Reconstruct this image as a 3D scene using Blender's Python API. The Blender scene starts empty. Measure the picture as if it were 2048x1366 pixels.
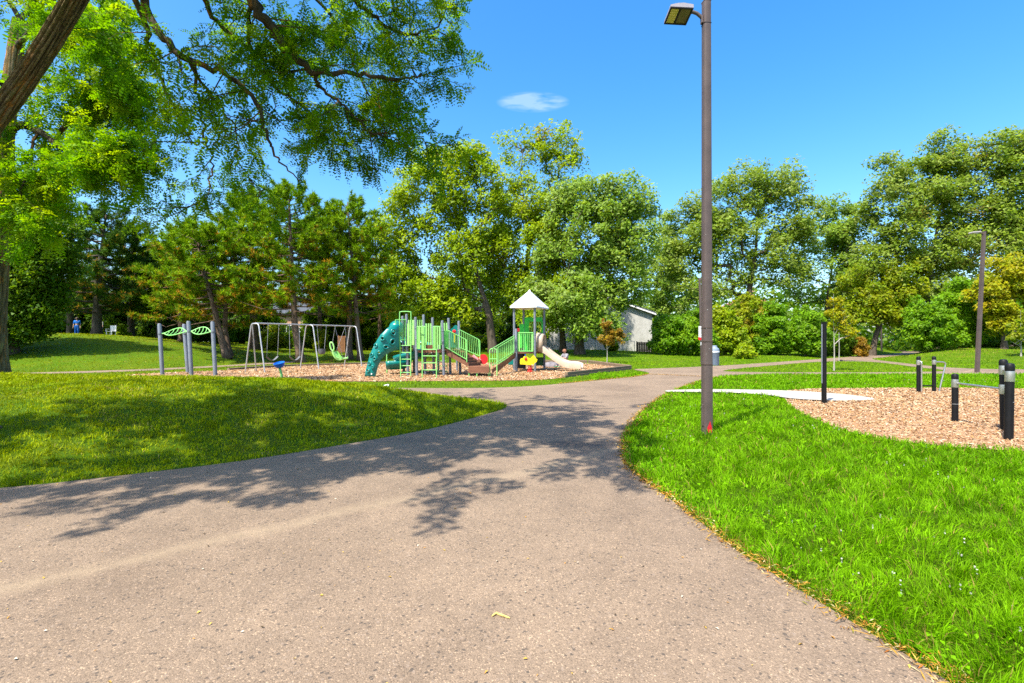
import bpy, math, random
import numpy as np
from mathutils import Vector, Matrix
from mathutils.geometry import delaunay_2d_cdt

S = bpy.context.scene
COL = S.collection
RNG = np.random.default_rng(7)
random.seed(7)

# ---------------------------------------------------------------- camera
EYE = 1.55            # camera height in metres
F = 1000.0            # focal length in photo pixels (2048 wide)
cam_data = bpy.data.cameras.new("camera")
cam = bpy.data.objects.new("camera", cam_data)
COL.objects.link(cam)
cam.location = (0, 0, EYE)
cam.rotation_euler = (math.radians(90), 0, 0)
cam_data.sensor_width = 36
cam_data.lens = F / 2048 * 36
cam_data.shift_y = 0.0005
cam_data.clip_start = 0.05
cam_data.clip_end = 3000
S.camera = cam

# ---------------------------------------------------------------- sky, sun, exposure
SUN_DIR = Vector((-0.40, -0.48, 1.0)).normalized()      # from the ground to the sun
SUN_EL = math.asin(SUN_DIR.z)
SUN_AZ = math.atan2(SUN_DIR.x, SUN_DIR.y)
world = bpy.data.worlds.new("World")
S.world = world
world.use_nodes = True
nt = world.node_tree
nt.nodes.clear()
w_out = nt.nodes.new("ShaderNodeOutputWorld")
w_bg = nt.nodes.new("ShaderNodeBackground")
w_bg.inputs["Strength"].default_value = 0.108
sky = nt.nodes.new("ShaderNodeTexSky")
sky.sky_type = 'NISHITA'
sky.sun_disc = False
sky.sun_elevation = SUN_EL
sky.sun_rotation = SUN_AZ
sky.air_density = 1.0
sky.dust_density = 2.2
sky.ozone_density = 2.0
sky.altitude = 100
hsv = nt.nodes.new("ShaderNodeHueSaturation")
hsv.inputs["Saturation"].default_value = 1.42
hsv.inputs["Hue"].default_value = 0.498
nt.links.new(sky.outputs[0], hsv.inputs["Color"])
# one thin wisp of cloud, high up
geo = nt.nodes.new("ShaderNodeNewGeometry")
def wmath(op, a, b=None, c=None):
    n = nt.nodes.new("ShaderNodeMath"); n.operation = op
    for i, v in enumerate((a, b, c)):
        if v is None: continue
        if isinstance(v, (int, float)): n.inputs[i].default_value = v
        else: nt.links.new(v, n.inputs[i])
    return n.outputs[0]
tc = nt.nodes.new("ShaderNodeTexCoord")
sx = nt.nodes.new("ShaderNodeSeparateXYZ")
nt.links.new(tc.outputs["Generated"], sx.inputs[0])
ysafe = wmath('MAXIMUM', sx.outputs[1], 0.01)
cu = wmath('DIVIDE', sx.outputs[0], ysafe)
cv = wmath('DIVIDE', sx.outputs[2], ysafe)
comb = nt.nodes.new("ShaderNodeCombineXYZ")
nt.links.new(wmath('MULTIPLY', cu, 14.0), comb.inputs[0])
nt.links.new(wmath('MULTIPLY', cv, 55.0), comb.inputs[1])
cn = nt.nodes.new("ShaderNodeTexNoise")
cn.inputs["Scale"].default_value = 1.6
cn.inputs["Detail"].default_value = 5
cn.inputs["Distortion"].default_value = 0.6
nt.links.new(comb.outputs[0], cn.inputs["Vector"])
du = wmath('DIVIDE', wmath('SUBTRACT', cu, 0.042), 0.075)
dv = wmath('DIVIDE', wmath('SUBTRACT', cv, 0.480), 0.022)
rr = wmath('ADD', wmath('MULTIPLY', du, du), wmath('MULTIPLY', dv, dv))
fall = wmath('MAXIMUM', wmath('SUBTRACT', 1.0, rr), 0.0)
dens = wmath('MULTIPLY', wmath('MULTIPLY', fall, wmath('MAXIMUM', wmath('SUBTRACT', cn.outputs[0], 0.28), 0.0)), 1.5)
dens = wmath('MINIMUM', dens, 0.30)
cmix = nt.nodes.new("ShaderNodeMix"); cmix.data_type = 'RGBA'
nt.links.new(dens, cmix.inputs[0])
nt.links.new(hsv.outputs[0], cmix.inputs[6])
cmix.inputs[7].default_value = (3.2, 3.6, 4.2, 1)
nt.links.new(cmix.outputs[2], w_bg.inputs["Color"])
nt.links.new(w_bg.outputs[0], w_out.inputs[0])

sun_l = bpy.data.lights.new("sun", 'SUN')
sun_l.energy = 3.0
sun_l.angle = math.radians(0.6)
sun_l.color = (1.0, 0.94, 0.84)
sun_o = bpy.data.objects.new("sun", sun_l)
COL.objects.link(sun_o)
sun_o.rotation_euler = SUN_DIR.to_track_quat('Z', 'Y').to_euler()
sun_o.location = (-20, -24, 50)

S.view_settings.view_transform = 'Standard'
S.view_settings.look = 'None'
S.view_settings.exposure = 1.75
S.view_settings.gamma = 1.0
S.view_settings.use_curve_mapping = False
S.render.engine = 'CYCLES'
S.cycles.max_bounces = 6
S.cycles.diffuse_bounces = 4
S.cycles.transmission_bounces = 4
S.cycles.transparent_max_bounces = 4
S.cycles.caustics_reflective = False
S.cycles.caustics_refractive = False
S.cycles.use_denoising = False
try:
    S.cycles.denoiser = 'OPENIMAGEDENOISE'
    S.cycles.denoising_prefilter = 'ACCURATE'
except Exception:
    pass

# ---------------------------------------------------------------- helpers
def XY(px, py, z=0.0):
    """ground point (at height z) seen at photo pixel px, py"""
    D = F * (EYE - z) / (py - 684.0)
    return ((px - 1024.0) / F * D, D)

def P3(px, py, D):
    """point at depth D seen at photo pixel px, py"""
    return Vector(((px - 1024.0) / F * D, D, EYE - (py - 684.0) / F * D))

def hash2(ix, iy, seed):
    h = np.sin(ix * 127.1 + iy * 311.7 + seed * 74.7) * 43758.5453
    return h - np.floor(h)

def vnoise(x, y, scale=1.0, seed=0):
    x = np.asarray(x, float) * scale; y = np.asarray(y, float) * scale
    ix = np.floor(x); iy = np.floor(y)
    fx = x - ix; fy = y - iy
    fx = fx * fx * (3 - 2 * fx); fy = fy * fy * (3 - 2 * fy)
    a = hash2(ix, iy, seed); b = hash2(ix + 1, iy, seed)
    c = hash2(ix, iy + 1, seed); d = hash2(ix + 1, iy + 1, seed)
    return (a * (1 - fx) + b * fx) * (1 - fy) + (c * (1 - fx) + d * fx) * fy

def smooth(a, b, x):
    t = np.clip((np.asarray(x, float) - a) / (b - a), 0, 1)
    return t * t * (3 - 2 * t)

def chaikin(pts, n=2):
    pts = [tuple(p) for p in pts]
    for _ in range(n):
        out = []
        for i in range(len(pts)):
            p, q = pts[i], pts[(i + 1) % len(pts)]
            out.append((p[0] * .75 + q[0] * .25, p[1] * .75 + q[1] * .25))
            out.append((p[0] * .25 + q[0] * .75, p[1] * .25 + q[1] * .75))
        pts = out
    return pts

def inside(x, y, poly):
    x = np.asarray(x, float); y = np.asarray(y, float)
    r = np.zeros(x.shape, bool)
    n = len(poly)
    for i in range(n):
        x1, y1 = poly[i]; x2, y2 = poly[(i + 1) % n]
        if y1 == y2: continue
        c = ((y1 > y) != (y2 > y)) & (x < (x2 - x1) * (y - y1) / (y2 - y1) + x1)
        r ^= c
    return r

def edge_dist(x, y, poly):
    x = np.asarray(x, float); y = np.asarray(y, float)
    d = np.full(x.shape, 1e9)
    n = len(poly)
    for i in range(n):
        x1, y1 = poly[i]; x2, y2 = poly[(i + 1) % n]
        dx, dy = x2 - x1, y2 - y1
        L = dx * dx + dy * dy + 1e-12
        t = np.clip(((x - x1) * dx + (y - y1) * dy) / L, 0, 1)
        d = np.minimum(d, (x - x1 - t * dx) ** 2 + (y - y1 - t * dy) ** 2)
    return np.sqrt(d)

# ------------------------------------------------ materials
def new_mat(name):
    m = bpy.data.materials.new(name)
    m.use_nodes = True
    n = m.node_tree
    return m, n, n.nodes["Principled BSDF"], n.nodes["Material Output"]

def node(n, t, **kw):
    x = n.nodes.new(t)
    for k, v in kw.items(): setattr(x, k, v)
    return x

def ramp(n, fac, stops):
    r = n.nodes.new("ShaderNodeValToRGB")
    while len(r.color_ramp.elements) < len(stops): r.color_ramp.elements.new(0.5)
    for e, (p, c) in zip(r.color_ramp.elements, stops):
        e.position = p; e.color = (*c, 1) if len(c) == 3 else c
    n.links.new(fac, r.inputs[0])
    return r.outputs[0]

def noise(n, scale, detail=4, rough=0.6, vec=None, dist=0.0):
    x = n.nodes.new("ShaderNodeTexNoise")
    x.inputs["Scale"].default_value = scale
    x.inputs["Detail"].default_value = detail
    x.inputs["Roughness"].default_value = rough
    x.inputs["Distortion"].default_value = dist
    if vec is not None: n.links.new(vec, x.inputs["Vector"])
    return x.outputs[0]

def mixc(n, fac, a, b, mode='MIX'):
    x = n.nodes.new("ShaderNodeMix"); x.data_type = 'RGBA'; x.blend_type = mode
    for s, v in ((0, fac), (6, a), (7, b)):
        if isinstance(v, (int, float)): x.inputs[s].default_value = v
        elif isinstance(v, tuple): x.inputs[s].default_value = (*v, 1) if len(v) == 3 else v
        else: n.links.new(v, x.inputs[s])
    return x.outputs[2]

def objvec(n):
    return n.nodes.new("ShaderNodeTexCoord").outputs["Object"]

def bump(n, b, height, strength=0.3, dist=0.02):
    x = n.nodes.new("ShaderNodeBump")
    x.inputs["Strength"].default_value = strength
    x.inputs["Distance"].default_value = dist
    n.links.new(height, x.inputs["Height"])
    n.links.new(x.outputs[0], b.inputs["Normal"])

def paint(name, col, rough=0.45, var=0.12, scale=6.0, metal=0.0, bmp=0.0, spec=0.4):
    """painted / plastic / metal surface with slight dirt variation"""
    m, n, b, o = new_mat(name)
    v = objvec(n)
    f = noise(n, scale, 5, 0.65, v)
    lo = tuple(max(0, c * (1 - var * 2)) for c in col)
    hi = tuple(min(1, c * (1 + var)) for c in col)
    c = ramp(n, f, [(0.3, lo), (0.55, col), (0.75, hi)])
    n.links.new(c, b.inputs["Base Color"])
    b.inputs["Roughness"].default_value = rough
    b.inputs["Metallic"].default_value = metal
    b.inputs["Specular IOR Level"].default_value = spec
    if bmp: bump(n, b, noise(n, scale * 8, 3, .6, v), bmp, .01)
    return m

def leaf_mat(name, trans=0.35, rough=0.5, spec=0.25, sat=1.0):
    m, n, b, o = new_mat(name)
    at = node(n, "ShaderNodeAttribute", attribute_name="tint")
    nz = noise(n, 3.0, 2, .5, objvec(n))
    c = mixc(n, 1.0, at.outputs["Color"], ramp(n, nz, [(0.3, (.82, .82, .82)), (0.7, (1.12, 1.12, 1.12))]), 'MULTIPLY')
    n.links.new(c, b.inputs["Base Color"])
    b.inputs["Roughness"].default_value = rough
    b.inputs["Specular IOR Level"].default_value = spec
    t = n.nodes.new("ShaderNodeBsdfTranslucent")
    tcol = mixc(n, 1.0, c, (1.3, 1.15, 0.4), 'MULTIPLY')
    n.links.new(tcol, t.inputs["Color"])
    mx = n.nodes.new("ShaderNodeMixShader")
    mx.inputs[0].default_value = trans
    n.links.new(b.outputs[0], mx.inputs[1]); n.links.new(t.outputs[0], mx.inputs[2])
    n.links.new(mx.outputs[0], o.inputs[0])
    return m

# ------------------------------------------------ mesh builders
class MB:
    """collects shapes into one mesh, in world coordinates"""
    def __init__(s): s.v = []; s.f = []
    def add(s, V, Fc):
        k = len(s.v)
        s.v.extend([tuple(p) for p in V])
        s.f.extend([tuple(i + k for i in f) for f in Fc])
        return s
    def box(s, c, size, rz=0.0, rot=None, bev=0.0):
        hx, hy, hz = size[0] / 2, size[1] / 2, size[2] / 2
        R = rot if rot is not None else Matrix.Rotation(rz, 3, 'Z')
        c = Vector(c)
        if bev <= 0:
            V = [c + R @ Vector((x * hx, y * hy, z * hz)) for z in (-1, 1) for x, y in ((-1, -1), (1, -1), (1, 1), (-1, 1))]
            Fc = [(3, 2, 1, 0), (4, 5, 6, 7), (0, 1, 5, 4), (1, 2, 6, 5), (2, 3, 7, 6), (3, 0, 4, 7)]
            return s.add(V, Fc)
        # chamfered vertical profile: two inset caps
        b = min(bev, hx * .9, hy * .9, hz * .9)
        ring = lambda ix, iy, z: [c + R @ Vector((x, y, z)) for x, y in
                ((-hx + ix, -hy), (hx - ix, -hy), (hx, -hy + iy), (hx, hy - iy), (hx - ix, hy), (-hx + ix, hy), (-hx, hy - iy), (-hx, -hy + iy))]
        inner = lambda z: [c + R @ Vector((x * (hx - b) / hx if abs(x) > hx - 1e-9 else x, y * (hy - b) / hy if abs(y) > hy - 1e-9 else y, z)) for x, y in
                ((-hx + b, -hy), (hx - b, -hy), (hx, -hy + b), (hx, hy - b), (hx - b, hy), (-hx + b, hy), (-hx, hy - b), (-hx, -hy + b))]
        L = [inner(-hz), ring(b, b, -hz + b), ring(b, b, hz - b), inner(hz)]
        V = [p for l in L for p in l]
        Fc = [tuple(range(7, -1, -1)), tuple(range(24, 32))]
        for k in range(3):
            for i in range(8):
                j = (i + 1) % 8
                Fc.append((k * 8 + i, k * 8 + j, (k + 1) * 8 + j, (k + 1) * 8 + i))
        return s.add(V, Fc)
    def tube(s, pts, r, n=8, cap=True, closed=False):
        pts = [Vector(p) for p in pts]
        m = len(pts)
        rad = r if hasattr(r, '__len__') else [r] * m
        V = []; Fc = []
        up = None
        for i, p in enumerate(pts):
            if closed:
                t = pts[(i + 1) % m] - pts[i - 1]
            else:
                t = pts[min(i + 1, m - 1)] - pts[max(i - 1, 0)]
            if t.length < 1e-9: t = Vector((0, 0, 1))
            t.normalize()
            if up is None:
                a = Vector((0, 0, 1)) if abs(t.z) < .9 else Vector((1, 0, 0))
                up = (a - t * a.dot(t)).normalized()
            else:
                up = (up - t * up.dot(t))
                if up.length < 1e-6:
                    a = Vector((1, 0, 0)); up = a - t * a.dot(t)
                up.normalize()
            w = t.cross(up)
            for k in range(n):
                an = 2 * math.pi * k / n
                V.append(p + (up * math.cos(an) + w * math.sin(an)) * rad[i])
        for i in range(m if closed else m - 1):
            a = i * n; b = ((i + 1) % m) * n
            for k in range(n):
                k2 = (k + 1) % n
                Fc.append((a + k, a + k2, b + k2, b + k))
        if cap and not closed:
            Fc.append(tuple(range(n - 1, -1, -1)))
            Fc.append(tuple((m - 1) * n + k for k in range(n)))
        return s.add(V, Fc)
    def lathe(s, c, prof, n=20, axis=None):
        """prof: list of (radius, height) about vertical axis through c"""
        c = Vector(c); V = []; Fc = []
        R = axis if axis is not None else Matrix.Identity(3)
        for r, z in prof:
            for k in range(n):
                an = 2 * math.pi * k / n
                V.append(c + R @ Vector((r * math.cos(an), r * math.sin(an), z)))
        for i in range(len(prof) - 1):
            for k in range(n):
                k2 = (k + 1) % n
                Fc.append((i * n + k, i * n + k2, (i + 1) * n + k2, (i + 1) * n + k))
        Fc.append(tuple(range(n - 1, -1, -1)))
        Fc.append(tuple((len(prof) - 1) * n + k for k in range(n)))
        return s.add(V, Fc)
    def prism(s, pts, thick):
        """closed planar outline (3D points) pushed along vector thick"""
        t = Vector(thick); n = len(pts)
        V = [Vector(p) for p in pts] + [Vector(p) + t for p in pts]
        Fc = [tuple(range(n - 1, -1, -1)), tuple(range(n, 2 * n))]
        for i in range(n):
            j = (i + 1) % n
            Fc.append((i, j, n + j, n + i))
        return s.add(V, Fc)

LOC = {}
def setp(o, label=None, cat=None, group=None, kind=None):
    if label: o["label"] = label
    if cat: o["category"] = cat
    if group: o["group"] = group
    if kind: o["kind"] = kind
    return o

def thing(name, label, cat, loc=(0, 0, 0), group=None):
    o = bpy.data.objects.new(name, None)
    COL.objects.link(o)
    o.location = loc
    o.empty_display_size = 0.2
    LOC[o.name] = Vector(loc)
    return setp(o, label, cat, group)

def link(name, mesh, mat, parent=None):
    o = bpy.data.objects.new(name, mesh)
    COL.objects.link(o)
    if mat is not None and not mesh.materials: mesh.materials.append(mat)
    if parent is not None: o.parent = parent
    return o

def root_of(p):
    while p.parent is not None: p = p.parent
    return LOC.get(p.name, Vector((0, 0, 0)))

def part(name, mb, mat, parent=None, smooth_angle=None, label=None, kind=None):
    off = root_of(parent) if parent is not None else Vector((0, 0, 0))
    me = bpy.data.meshes.new(name)
    me.from_pydata([(p[0] - off.x, p[1] - off.y, p[2] - off.z) for p in mb.v], [], mb.f)
    me.update()
    if smooth_angle:
        me.polygons.foreach_set("use_smooth", [True] * len(me.polygons))
        try: me.set_sharp_from_angle(angle=math.radians(smooth_angle))
        except Exception: pass
    o = link(name, me, mat, parent)
    setp(o, label, None, None, kind)
    return o

def solo(name, mb, mat, label, cat, group=None, smooth_angle=None):
    """a thing that is one mesh; origin at its first vertex's ground point"""
    o = part(name, mb, mat, None, smooth_angle)
    return setp(o, label, cat, group)

def np_mesh(name, V, Fc, tint=None, smooth_f=False):
    V = np.asarray(V, np.float32); Fc = np.asarray(Fc, np.int32)
    me = bpy.data.meshes.new(name)
    k = Fc.shape[1]
    me.vertices.add(len(V)); me.vertices.foreach_set("co", V.ravel())
    me.loops.add(Fc.size); me.loops.foreach_set("vertex_index", Fc.ravel())
    me.polygons.add(len(Fc))
    me.polygons.foreach_set("loop_start", np.arange(0, Fc.size, k, dtype=np.int32))
    me.polygons.foreach_set("loop_total", np.full(len(Fc), k, np.int32))
    if smooth_f: me.polygons.foreach_set("use_smooth", np.ones(len(Fc), bool))
    me.update(calc_edges=True)
    if tint is not None:
        a = me.attributes.new("tint", 'FLOAT_COLOR', 'POINT')
        c = np.ones((len(V), 4), np.float32); c[:, :3] = tint
        a.data.foreach_set("color", c.ravel())
    return me

def unit(v):
    return v / np.maximum(np.linalg.norm(v, axis=1, keepdims=True), 1e-9)

def leaf_quads(C, N, A, L, W, tint, fold=0.12):
    """diamond leaves: centres C, normals N, axes A, lengths L, widths W, colours tint -> arrays"""
    n = len(C)
    A = unit(A - N * np.sum(A * N, axis=1, keepdims=True))
    B = np.cross(N, A)
    L = np.asarray(L).reshape(-1, 1); W = np.asarray(W).reshape(-1, 1)
    V = np.empty((n, 4, 3), np.float32)
    V[:, 0] = C - A * L * .5 - N * L * fold
    V[:, 1] = C + B * W * .5 + A * L * .06 + N * L * fold * .6
    V[:, 2] = C + A * L * .5 - N * L * fold
    V[:, 3] = C - B * W * .5 + A * L * .06 + N * L * fold * .6
    Fc = np.arange(n * 4, dtype=np.int32).reshape(n, 4)
    T = np.repeat(tint, 4, axis=0)
    return V.reshape(-1, 3), Fc, T

def leaf_tris(C, N, A, L, W, tint, fold=0.0):
    """single-triangle leaf clumps, for crowns far off"""
    n = len(C)
    A = unit(A - N * np.sum(A * N, axis=1, keepdims=True))
    B = np.cross(N, A)
    L = np.asarray(L).reshape(-1, 1); W = np.asarray(W).reshape(-1, 1)
    V = np.empty((n, 3, 3), np.float32)
    V[:, 0] = C - A * L * .45 + B * W * .55
    V[:, 1] = C - A * L * .45 - B * W * .55
    V[:, 2] = C + A * L * .60
    return V.reshape(-1, 3), np.arange(n * 3, dtype=np.int32).reshape(n, 3), np.repeat(tint, 3, axis=0)

def merge(parts):
    V = []; Fc = []; T = []; k = 0
    for v, f, t in parts:
        V.append(v); Fc.append(f + k); T.append(t); k += len(v)
    return np.concatenate(V), np.concatenate(Fc), np.concatenate(T)
# ---------------------------------------------------------------- ground plan
ASPH = chaikin([(2.6, -12), (2.25, 0.5), (1.99, 2.27), (1.82, 2.95), (1.66, 3.64), (1.61, 4.29), (1.53, 5.07), (1.42, 5.83),
    (1.46, 6.7), (1.74, 7.9), (2.22, 9.34), (3.15, 11.8), (4.47, 14.6), (6.1, 17.6), (8.2, 21.0), (10.2, 23.2), (13, 23.9),
    (24.4, 23.8), (50, 24), (50, 28.6), (28.4, 27.6), (25.9, 29.8), (27.5, 33.7), (32.0, 45), (36, 49), (53, 65.5), (78, 92), (72, 95),
    (58.7, 73.8), (38.6, 55), (28.1, 45.6), (20.8, 38.75), (12.6, 31.6), (7.6, 28.75), (6.95, 28.5), (6.8, 27.6), (7.0, 24.9),
    (5.7, 22.3), (3.6, 20.3), (1.4, 18), (-0.4, 16.75), (-2.9, 16.7), (-5.5, 16.85), (-12, 18.2), (-20, 20.9), (-26, 23.9), (-45, 29),
    (-45, 27), (-26, 22.3), (-20, 19.4), (-12, 16.8), (-5.4, 15.75), (-4.1, 15.4), (-1.7, 13.75), (-0.35, 12.9), (-0.02, 11.9),
    (-0.6, 10.5), (-1.5, 8.7), (-2.5, 7.52), (-3.5, 6.43), (-4.47, 5.78), (-5.36, 5.24), (-8, 4.3), (-16, 2.6), (-34, 0.4), (-34, -12)], 2)
ISLE = chaikin([(11.2, 27.2), (18, 33.7), (24.2, 39.5), (28.2, 40.1), (27.2, 36), (24.6, 30.2), (23.7, 27.0), (21.5, 25.7), (17, 25.3), (11.2, 25.6)], 2)
PATHB = chaikin([(-27, 22.6), (-23.2, 23.6), (-20.6, 25.6), (-19.2, 27.6), (-18.3, 30.2), (-17.0, 34), (-16.2, 41), (-17.9, 41), (-18.7, 34.2),
    (-20.0, 30.6), (-20.9, 28.6), (-22.3, 26.9), (-24.2, 25.2), (-27, 24.2)], 2)
CONC = chaikin([(4.75, 15.55), (5.4, 15.75), (6.07, 15.9), (8.2, 15.66), (9.5, 14.7), (9.75, 13.3), (9.1, 12.75), (8.0, 12.8), (7.35, 13.3), (7.3, 14.2), (6.4, 14.95), (5.2, 15.05), (4.6, 15.0)], 2)
CHIPS = chaikin([(-17.8, 21.9), (-12, 20.2), (-6.4, 19.4), (-3, 19.7), (0.2, 19.95), (1.6, 20.6), (2.3, 21.7), (6.72, 28.4), (5.6, 36.3),
    (-0.9, 37), (-9.5, 35.8), (-14.2, 31.4), (-15.4, 26.8), (-17.9, 24.2)], 1)
FIT = chaikin([(8.6, 16.1), (11.5, 16.6), (17.5, 16.6), (19.0, 12.5), (15, 8), (9.2, 6.9), (7.3, 7.0), (6.45, 7.3), (5.95, 7.75), (5.75, 8.5), (5.95, 9.7), (6.5, 11.6), (7.2, 13.2)], 2)
MOUND = [p for p in [(-0.02, 11.9), (-0.6, 10.5), (-1.5, 8.7), (-2.5, 7.52), (-3.5, 6.43), (-4.47, 5.78), (-5.36, 5.24), (-8, 4.3), (-16, 2.6), (-34, 0.4),
    (-45, 10), (-45, 27), (-26, 22.3), (-20, 19.4), (-12, 16.8), (-5.4, 15.75), (-4.1, 15.4), (-1.7, 13.75), (-0.35, 12.9)]]

def on_asphalt(x, y):
    return (inside(x, y, ASPH) & ~inside(x, y, ISLE)) | inside(x, y, PATHB)

def path_dist(x, y):
    d = np.minimum(np.minimum(edge_dist(x, y, ASPH), edge_dist(x, y, ISLE)), edge_dist(x, y, PATHB))
    return np.where(on_asphalt(x, y), 0.0, d)

def height(x, y):
    x = np.asarray(x, float); y = np.asarray(y, float)
    d = path_dist(x, y)
    de = np.maximum(0, d - 0.7)
    dc = np.minimum(edge_dist(x, y, CHIPS), edge_dist(x, y, FIT))
    inn = inside(x, y, CHIPS) | inside(x, y, FIT)
    dc = np.maximum(0, np.where(inn, 0, dc) - .7)
    m = inside(x, y, MOUND)
    h1 = np.where(m, 0.80 * (1 - np.exp(-(np.maximum(0, d - .25) / 2.5) ** 1.4)), 0)
    # the hill beyond the playground
    prof = 1.95 * smooth(-15, -35, x) * (1 - .25 * smooth(-40, -60, x)) + 0.25 * smooth(-9, -18, x)
    hill = prof * smooth(25.5, 37.5, y) * (1 - 0.35 * smooth(40, 52, y))
    back = 0.65 * smooth(37.5, 50, y) * smooth(-30, -20, x) * (1 - smooth(8, 20, x)) + .3 * smooth(40, 52, y) * smooth(8, 20, x)
    right = 0.75 * smooth(30, 44, y) * smooth(28, 44, x)
    fade = 1 - np.exp(-(de / 2.2) ** 2)
    fade2 = 1 - np.exp(-(dc / 2.0) ** 2)
    h = h1 + np.maximum(hill, back) * fade * fade2 + right * fade
    far = smooth(90, 200, np.hypot(x, y))
    tiny = 0.02 * (vnoise(x, y, .9, 3) - .5) * np.clip(de, 0, 1) * np.clip(dc, 0, 1)
    return h * (1 - far) + tiny

def hz(x, y):
    return float(height(np.array([x]), np.array([y]))[0])

def axis(lims):
    out = []
    for a, b, st in lims: out.append(np.arange(a, b, st))
    return np.unique(np.round(np.concatenate(out), 4))

gx = axis([(-900, -200, 70), (-200, -60, 10), (-60, -28, 1.2), (-28, 28, .5), (28, 80, 1.2), (80, 200, 10), (200, 901, 70)])
gy = axis([(-500, -60, 40), (-60, -4, 4), (-4, 26, .4), (26, 60, .8), (60, 100, 2.5), (100, 200, 10), (200, 1400, 80)])
GX, GY = np.meshgrid(gx, gy)
GZ = height(GX.ravel(), GY.ravel())
nx, ny = len(gx), len(gy)
idx = np.arange(nx * ny).reshape(ny, nx)
gf = np.stack([idx[:-1, :-1].ravel(), idx[:-1, 1:].ravel(), idx[1:, 1:].ravel(), idx[1:, :-1].ravel()], 1)

# ---- ground material: soil under turf, with drier and greener patches
m_ground, n, b, o = new_mat("turf")
v = objvec(n)
big = noise(n, .35, 4, .6, v)
mid = noise(n, 2.2, 5, .65, v)
fine = noise(n, 60, 4, .7, v)
c = ramp(n, big, [(0.3, (.060, .13, .002)), (0.5, (.085, .17, .002)), (0.7, (.13, .18, .004))])
c = mixc(n, ramp(n, mid, [(.45, (0, 0, 0)), (.75, (.55, .55, .55))]), c, (.13, .14, .012))
c = mixc(n, 1.0, c, ramp(n, fine, [(.25, (.35, .35, .35)), (.6, (1.1, 1.1, 1.1)), (.8, (1.5, 1.5, 1.4))]), 'MULTIPLY')
n.links.new(c, b.inputs["Base Color"]); b.inputs["Roughness"].default_value = .9
b.inputs["Specular IOR Level"].default_value = .1
bump(n, b, fine, .9, .05)
ground = link("ground", np_mesh("ground", np.stack([GX.ravel(), GY.ravel(), GZ], 1), gf, smooth_f=True), m_ground)
setp(ground, None, None, None, "structure")

def sheet(name, poly, z, mat, hole=None, step=1.0, ymax=200):
    """flat sheet filling poly (minus hole), triangulated with interior points so that it follows the ground"""
    pts = [Vector(p) for p in poly]
    edges = [(i, (i + 1) % len(poly)) for i in range(len(poly))]
    if hole:
        k = len(pts)
        pts += [Vector(p) for p in hole]
        edges += [(k + i, k + (i + 1) % len(hole)) for i in range(len(hole))]
    P = np.array(poly)
    xs = np.arange(P[:, 0].min(), P[:, 0].max(), step * 2); ys = np.arange(P[:, 1].min(), P[:, 1].max(), step * 2)
    X, Y = np.meshgrid(xs, ys); X = X.ravel() + .013; Y = Y.ravel() + .017
    k = inside(X, Y, poly) & (edge_dist(X, Y, poly) > .3)
    if hole: k &= ~inside(X, Y, hole)
    pts += [Vector((a, c_)) for a, c_ in zip(X[k], Y[k])]
    vv, ee, ff, *_ = delaunay_2d_cdt(pts, edges, [], 0, 1e-4)
    V = np.array([(p.x, p.y) for p in vv])
    T = np.array([f for f in ff if len(f) == 3], int)
    cen = V[T].mean(1)
    ok = inside(cen[:, 0], cen[:, 1], poly)
    if hole: ok &= ~inside(cen[:, 0], cen[:, 1], hole)
    T = T[ok]
    Z = z + np.zeros(len(V)) if np.isscalar(z) else z(V[:, 0], V[:, 1])
    me = np_mesh(name, np.column_stack([V, Z]), T, smooth_f=True)
    ob = link(name, me, mat)
    return setp(ob, None, None, None, "structure")

# ---- asphalt: worn, dusty, with exposed aggregate
m_asph, n, b, o = new_mat("worn_asphalt")
v = objvec(n)
big = noise(n, .45, 5, .6, v, .4)
mid = noise(n, 3.0, 5, .7, v)
vo = node(n, "ShaderNodeTexVoronoi"); vo.inputs["Scale"].default_value = 150; n.links.new(v, vo.inputs["Vector"])
vsep = node(n, "ShaderNodeSeparateColor"); n.links.new(vo.outputs["Color"], vsep.inputs[0])
vo2 = node(n, "ShaderNodeTexVoronoi"); vo2.inputs["Scale"].default_value = 75; n.links.new(v, vo2.inputs["Vector"])
v2sep = node(n, "ShaderNodeSeparateColor"); n.links.new(vo2.outputs["Color"], v2sep.inputs[0])
c = ramp(n, big, [(0.28, (.158, .115, .080)), (0.5, (.204, .150, .104)), (0.72, (.236, .173, .119))])
c = mixc(n, 1.0, c, ramp(n, mid, [(.3, (.86, .86, .86)), (.7, (1.10, 1.09, 1.07))]), 'MULTIPLY')
c = mixc(n, 1.0, c, ramp(n, vsep.outputs[0], [(0.0, (.64, .64, .64)), (.22, (.90, .90, .90)), (.7, (1.08, 1.08, 1.08)), (.93, (1.2, 1.2, 1.18)), (1.0, (2.1, 2.05, 1.95))]), 'MULTIPLY')
c = mixc(n, ramp(n, v2sep.outputs[1], [(.965, (0, 0, 0)), (.98, (.6, .6, .6))]), c, (.26, .20, .15))
c = mixc(n, ramp(n, v2sep.outputs[2], [(.965, (0, 0, 0)), (.98, (.7, .7, .7))]), c, (.05, .045, .04))
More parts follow.
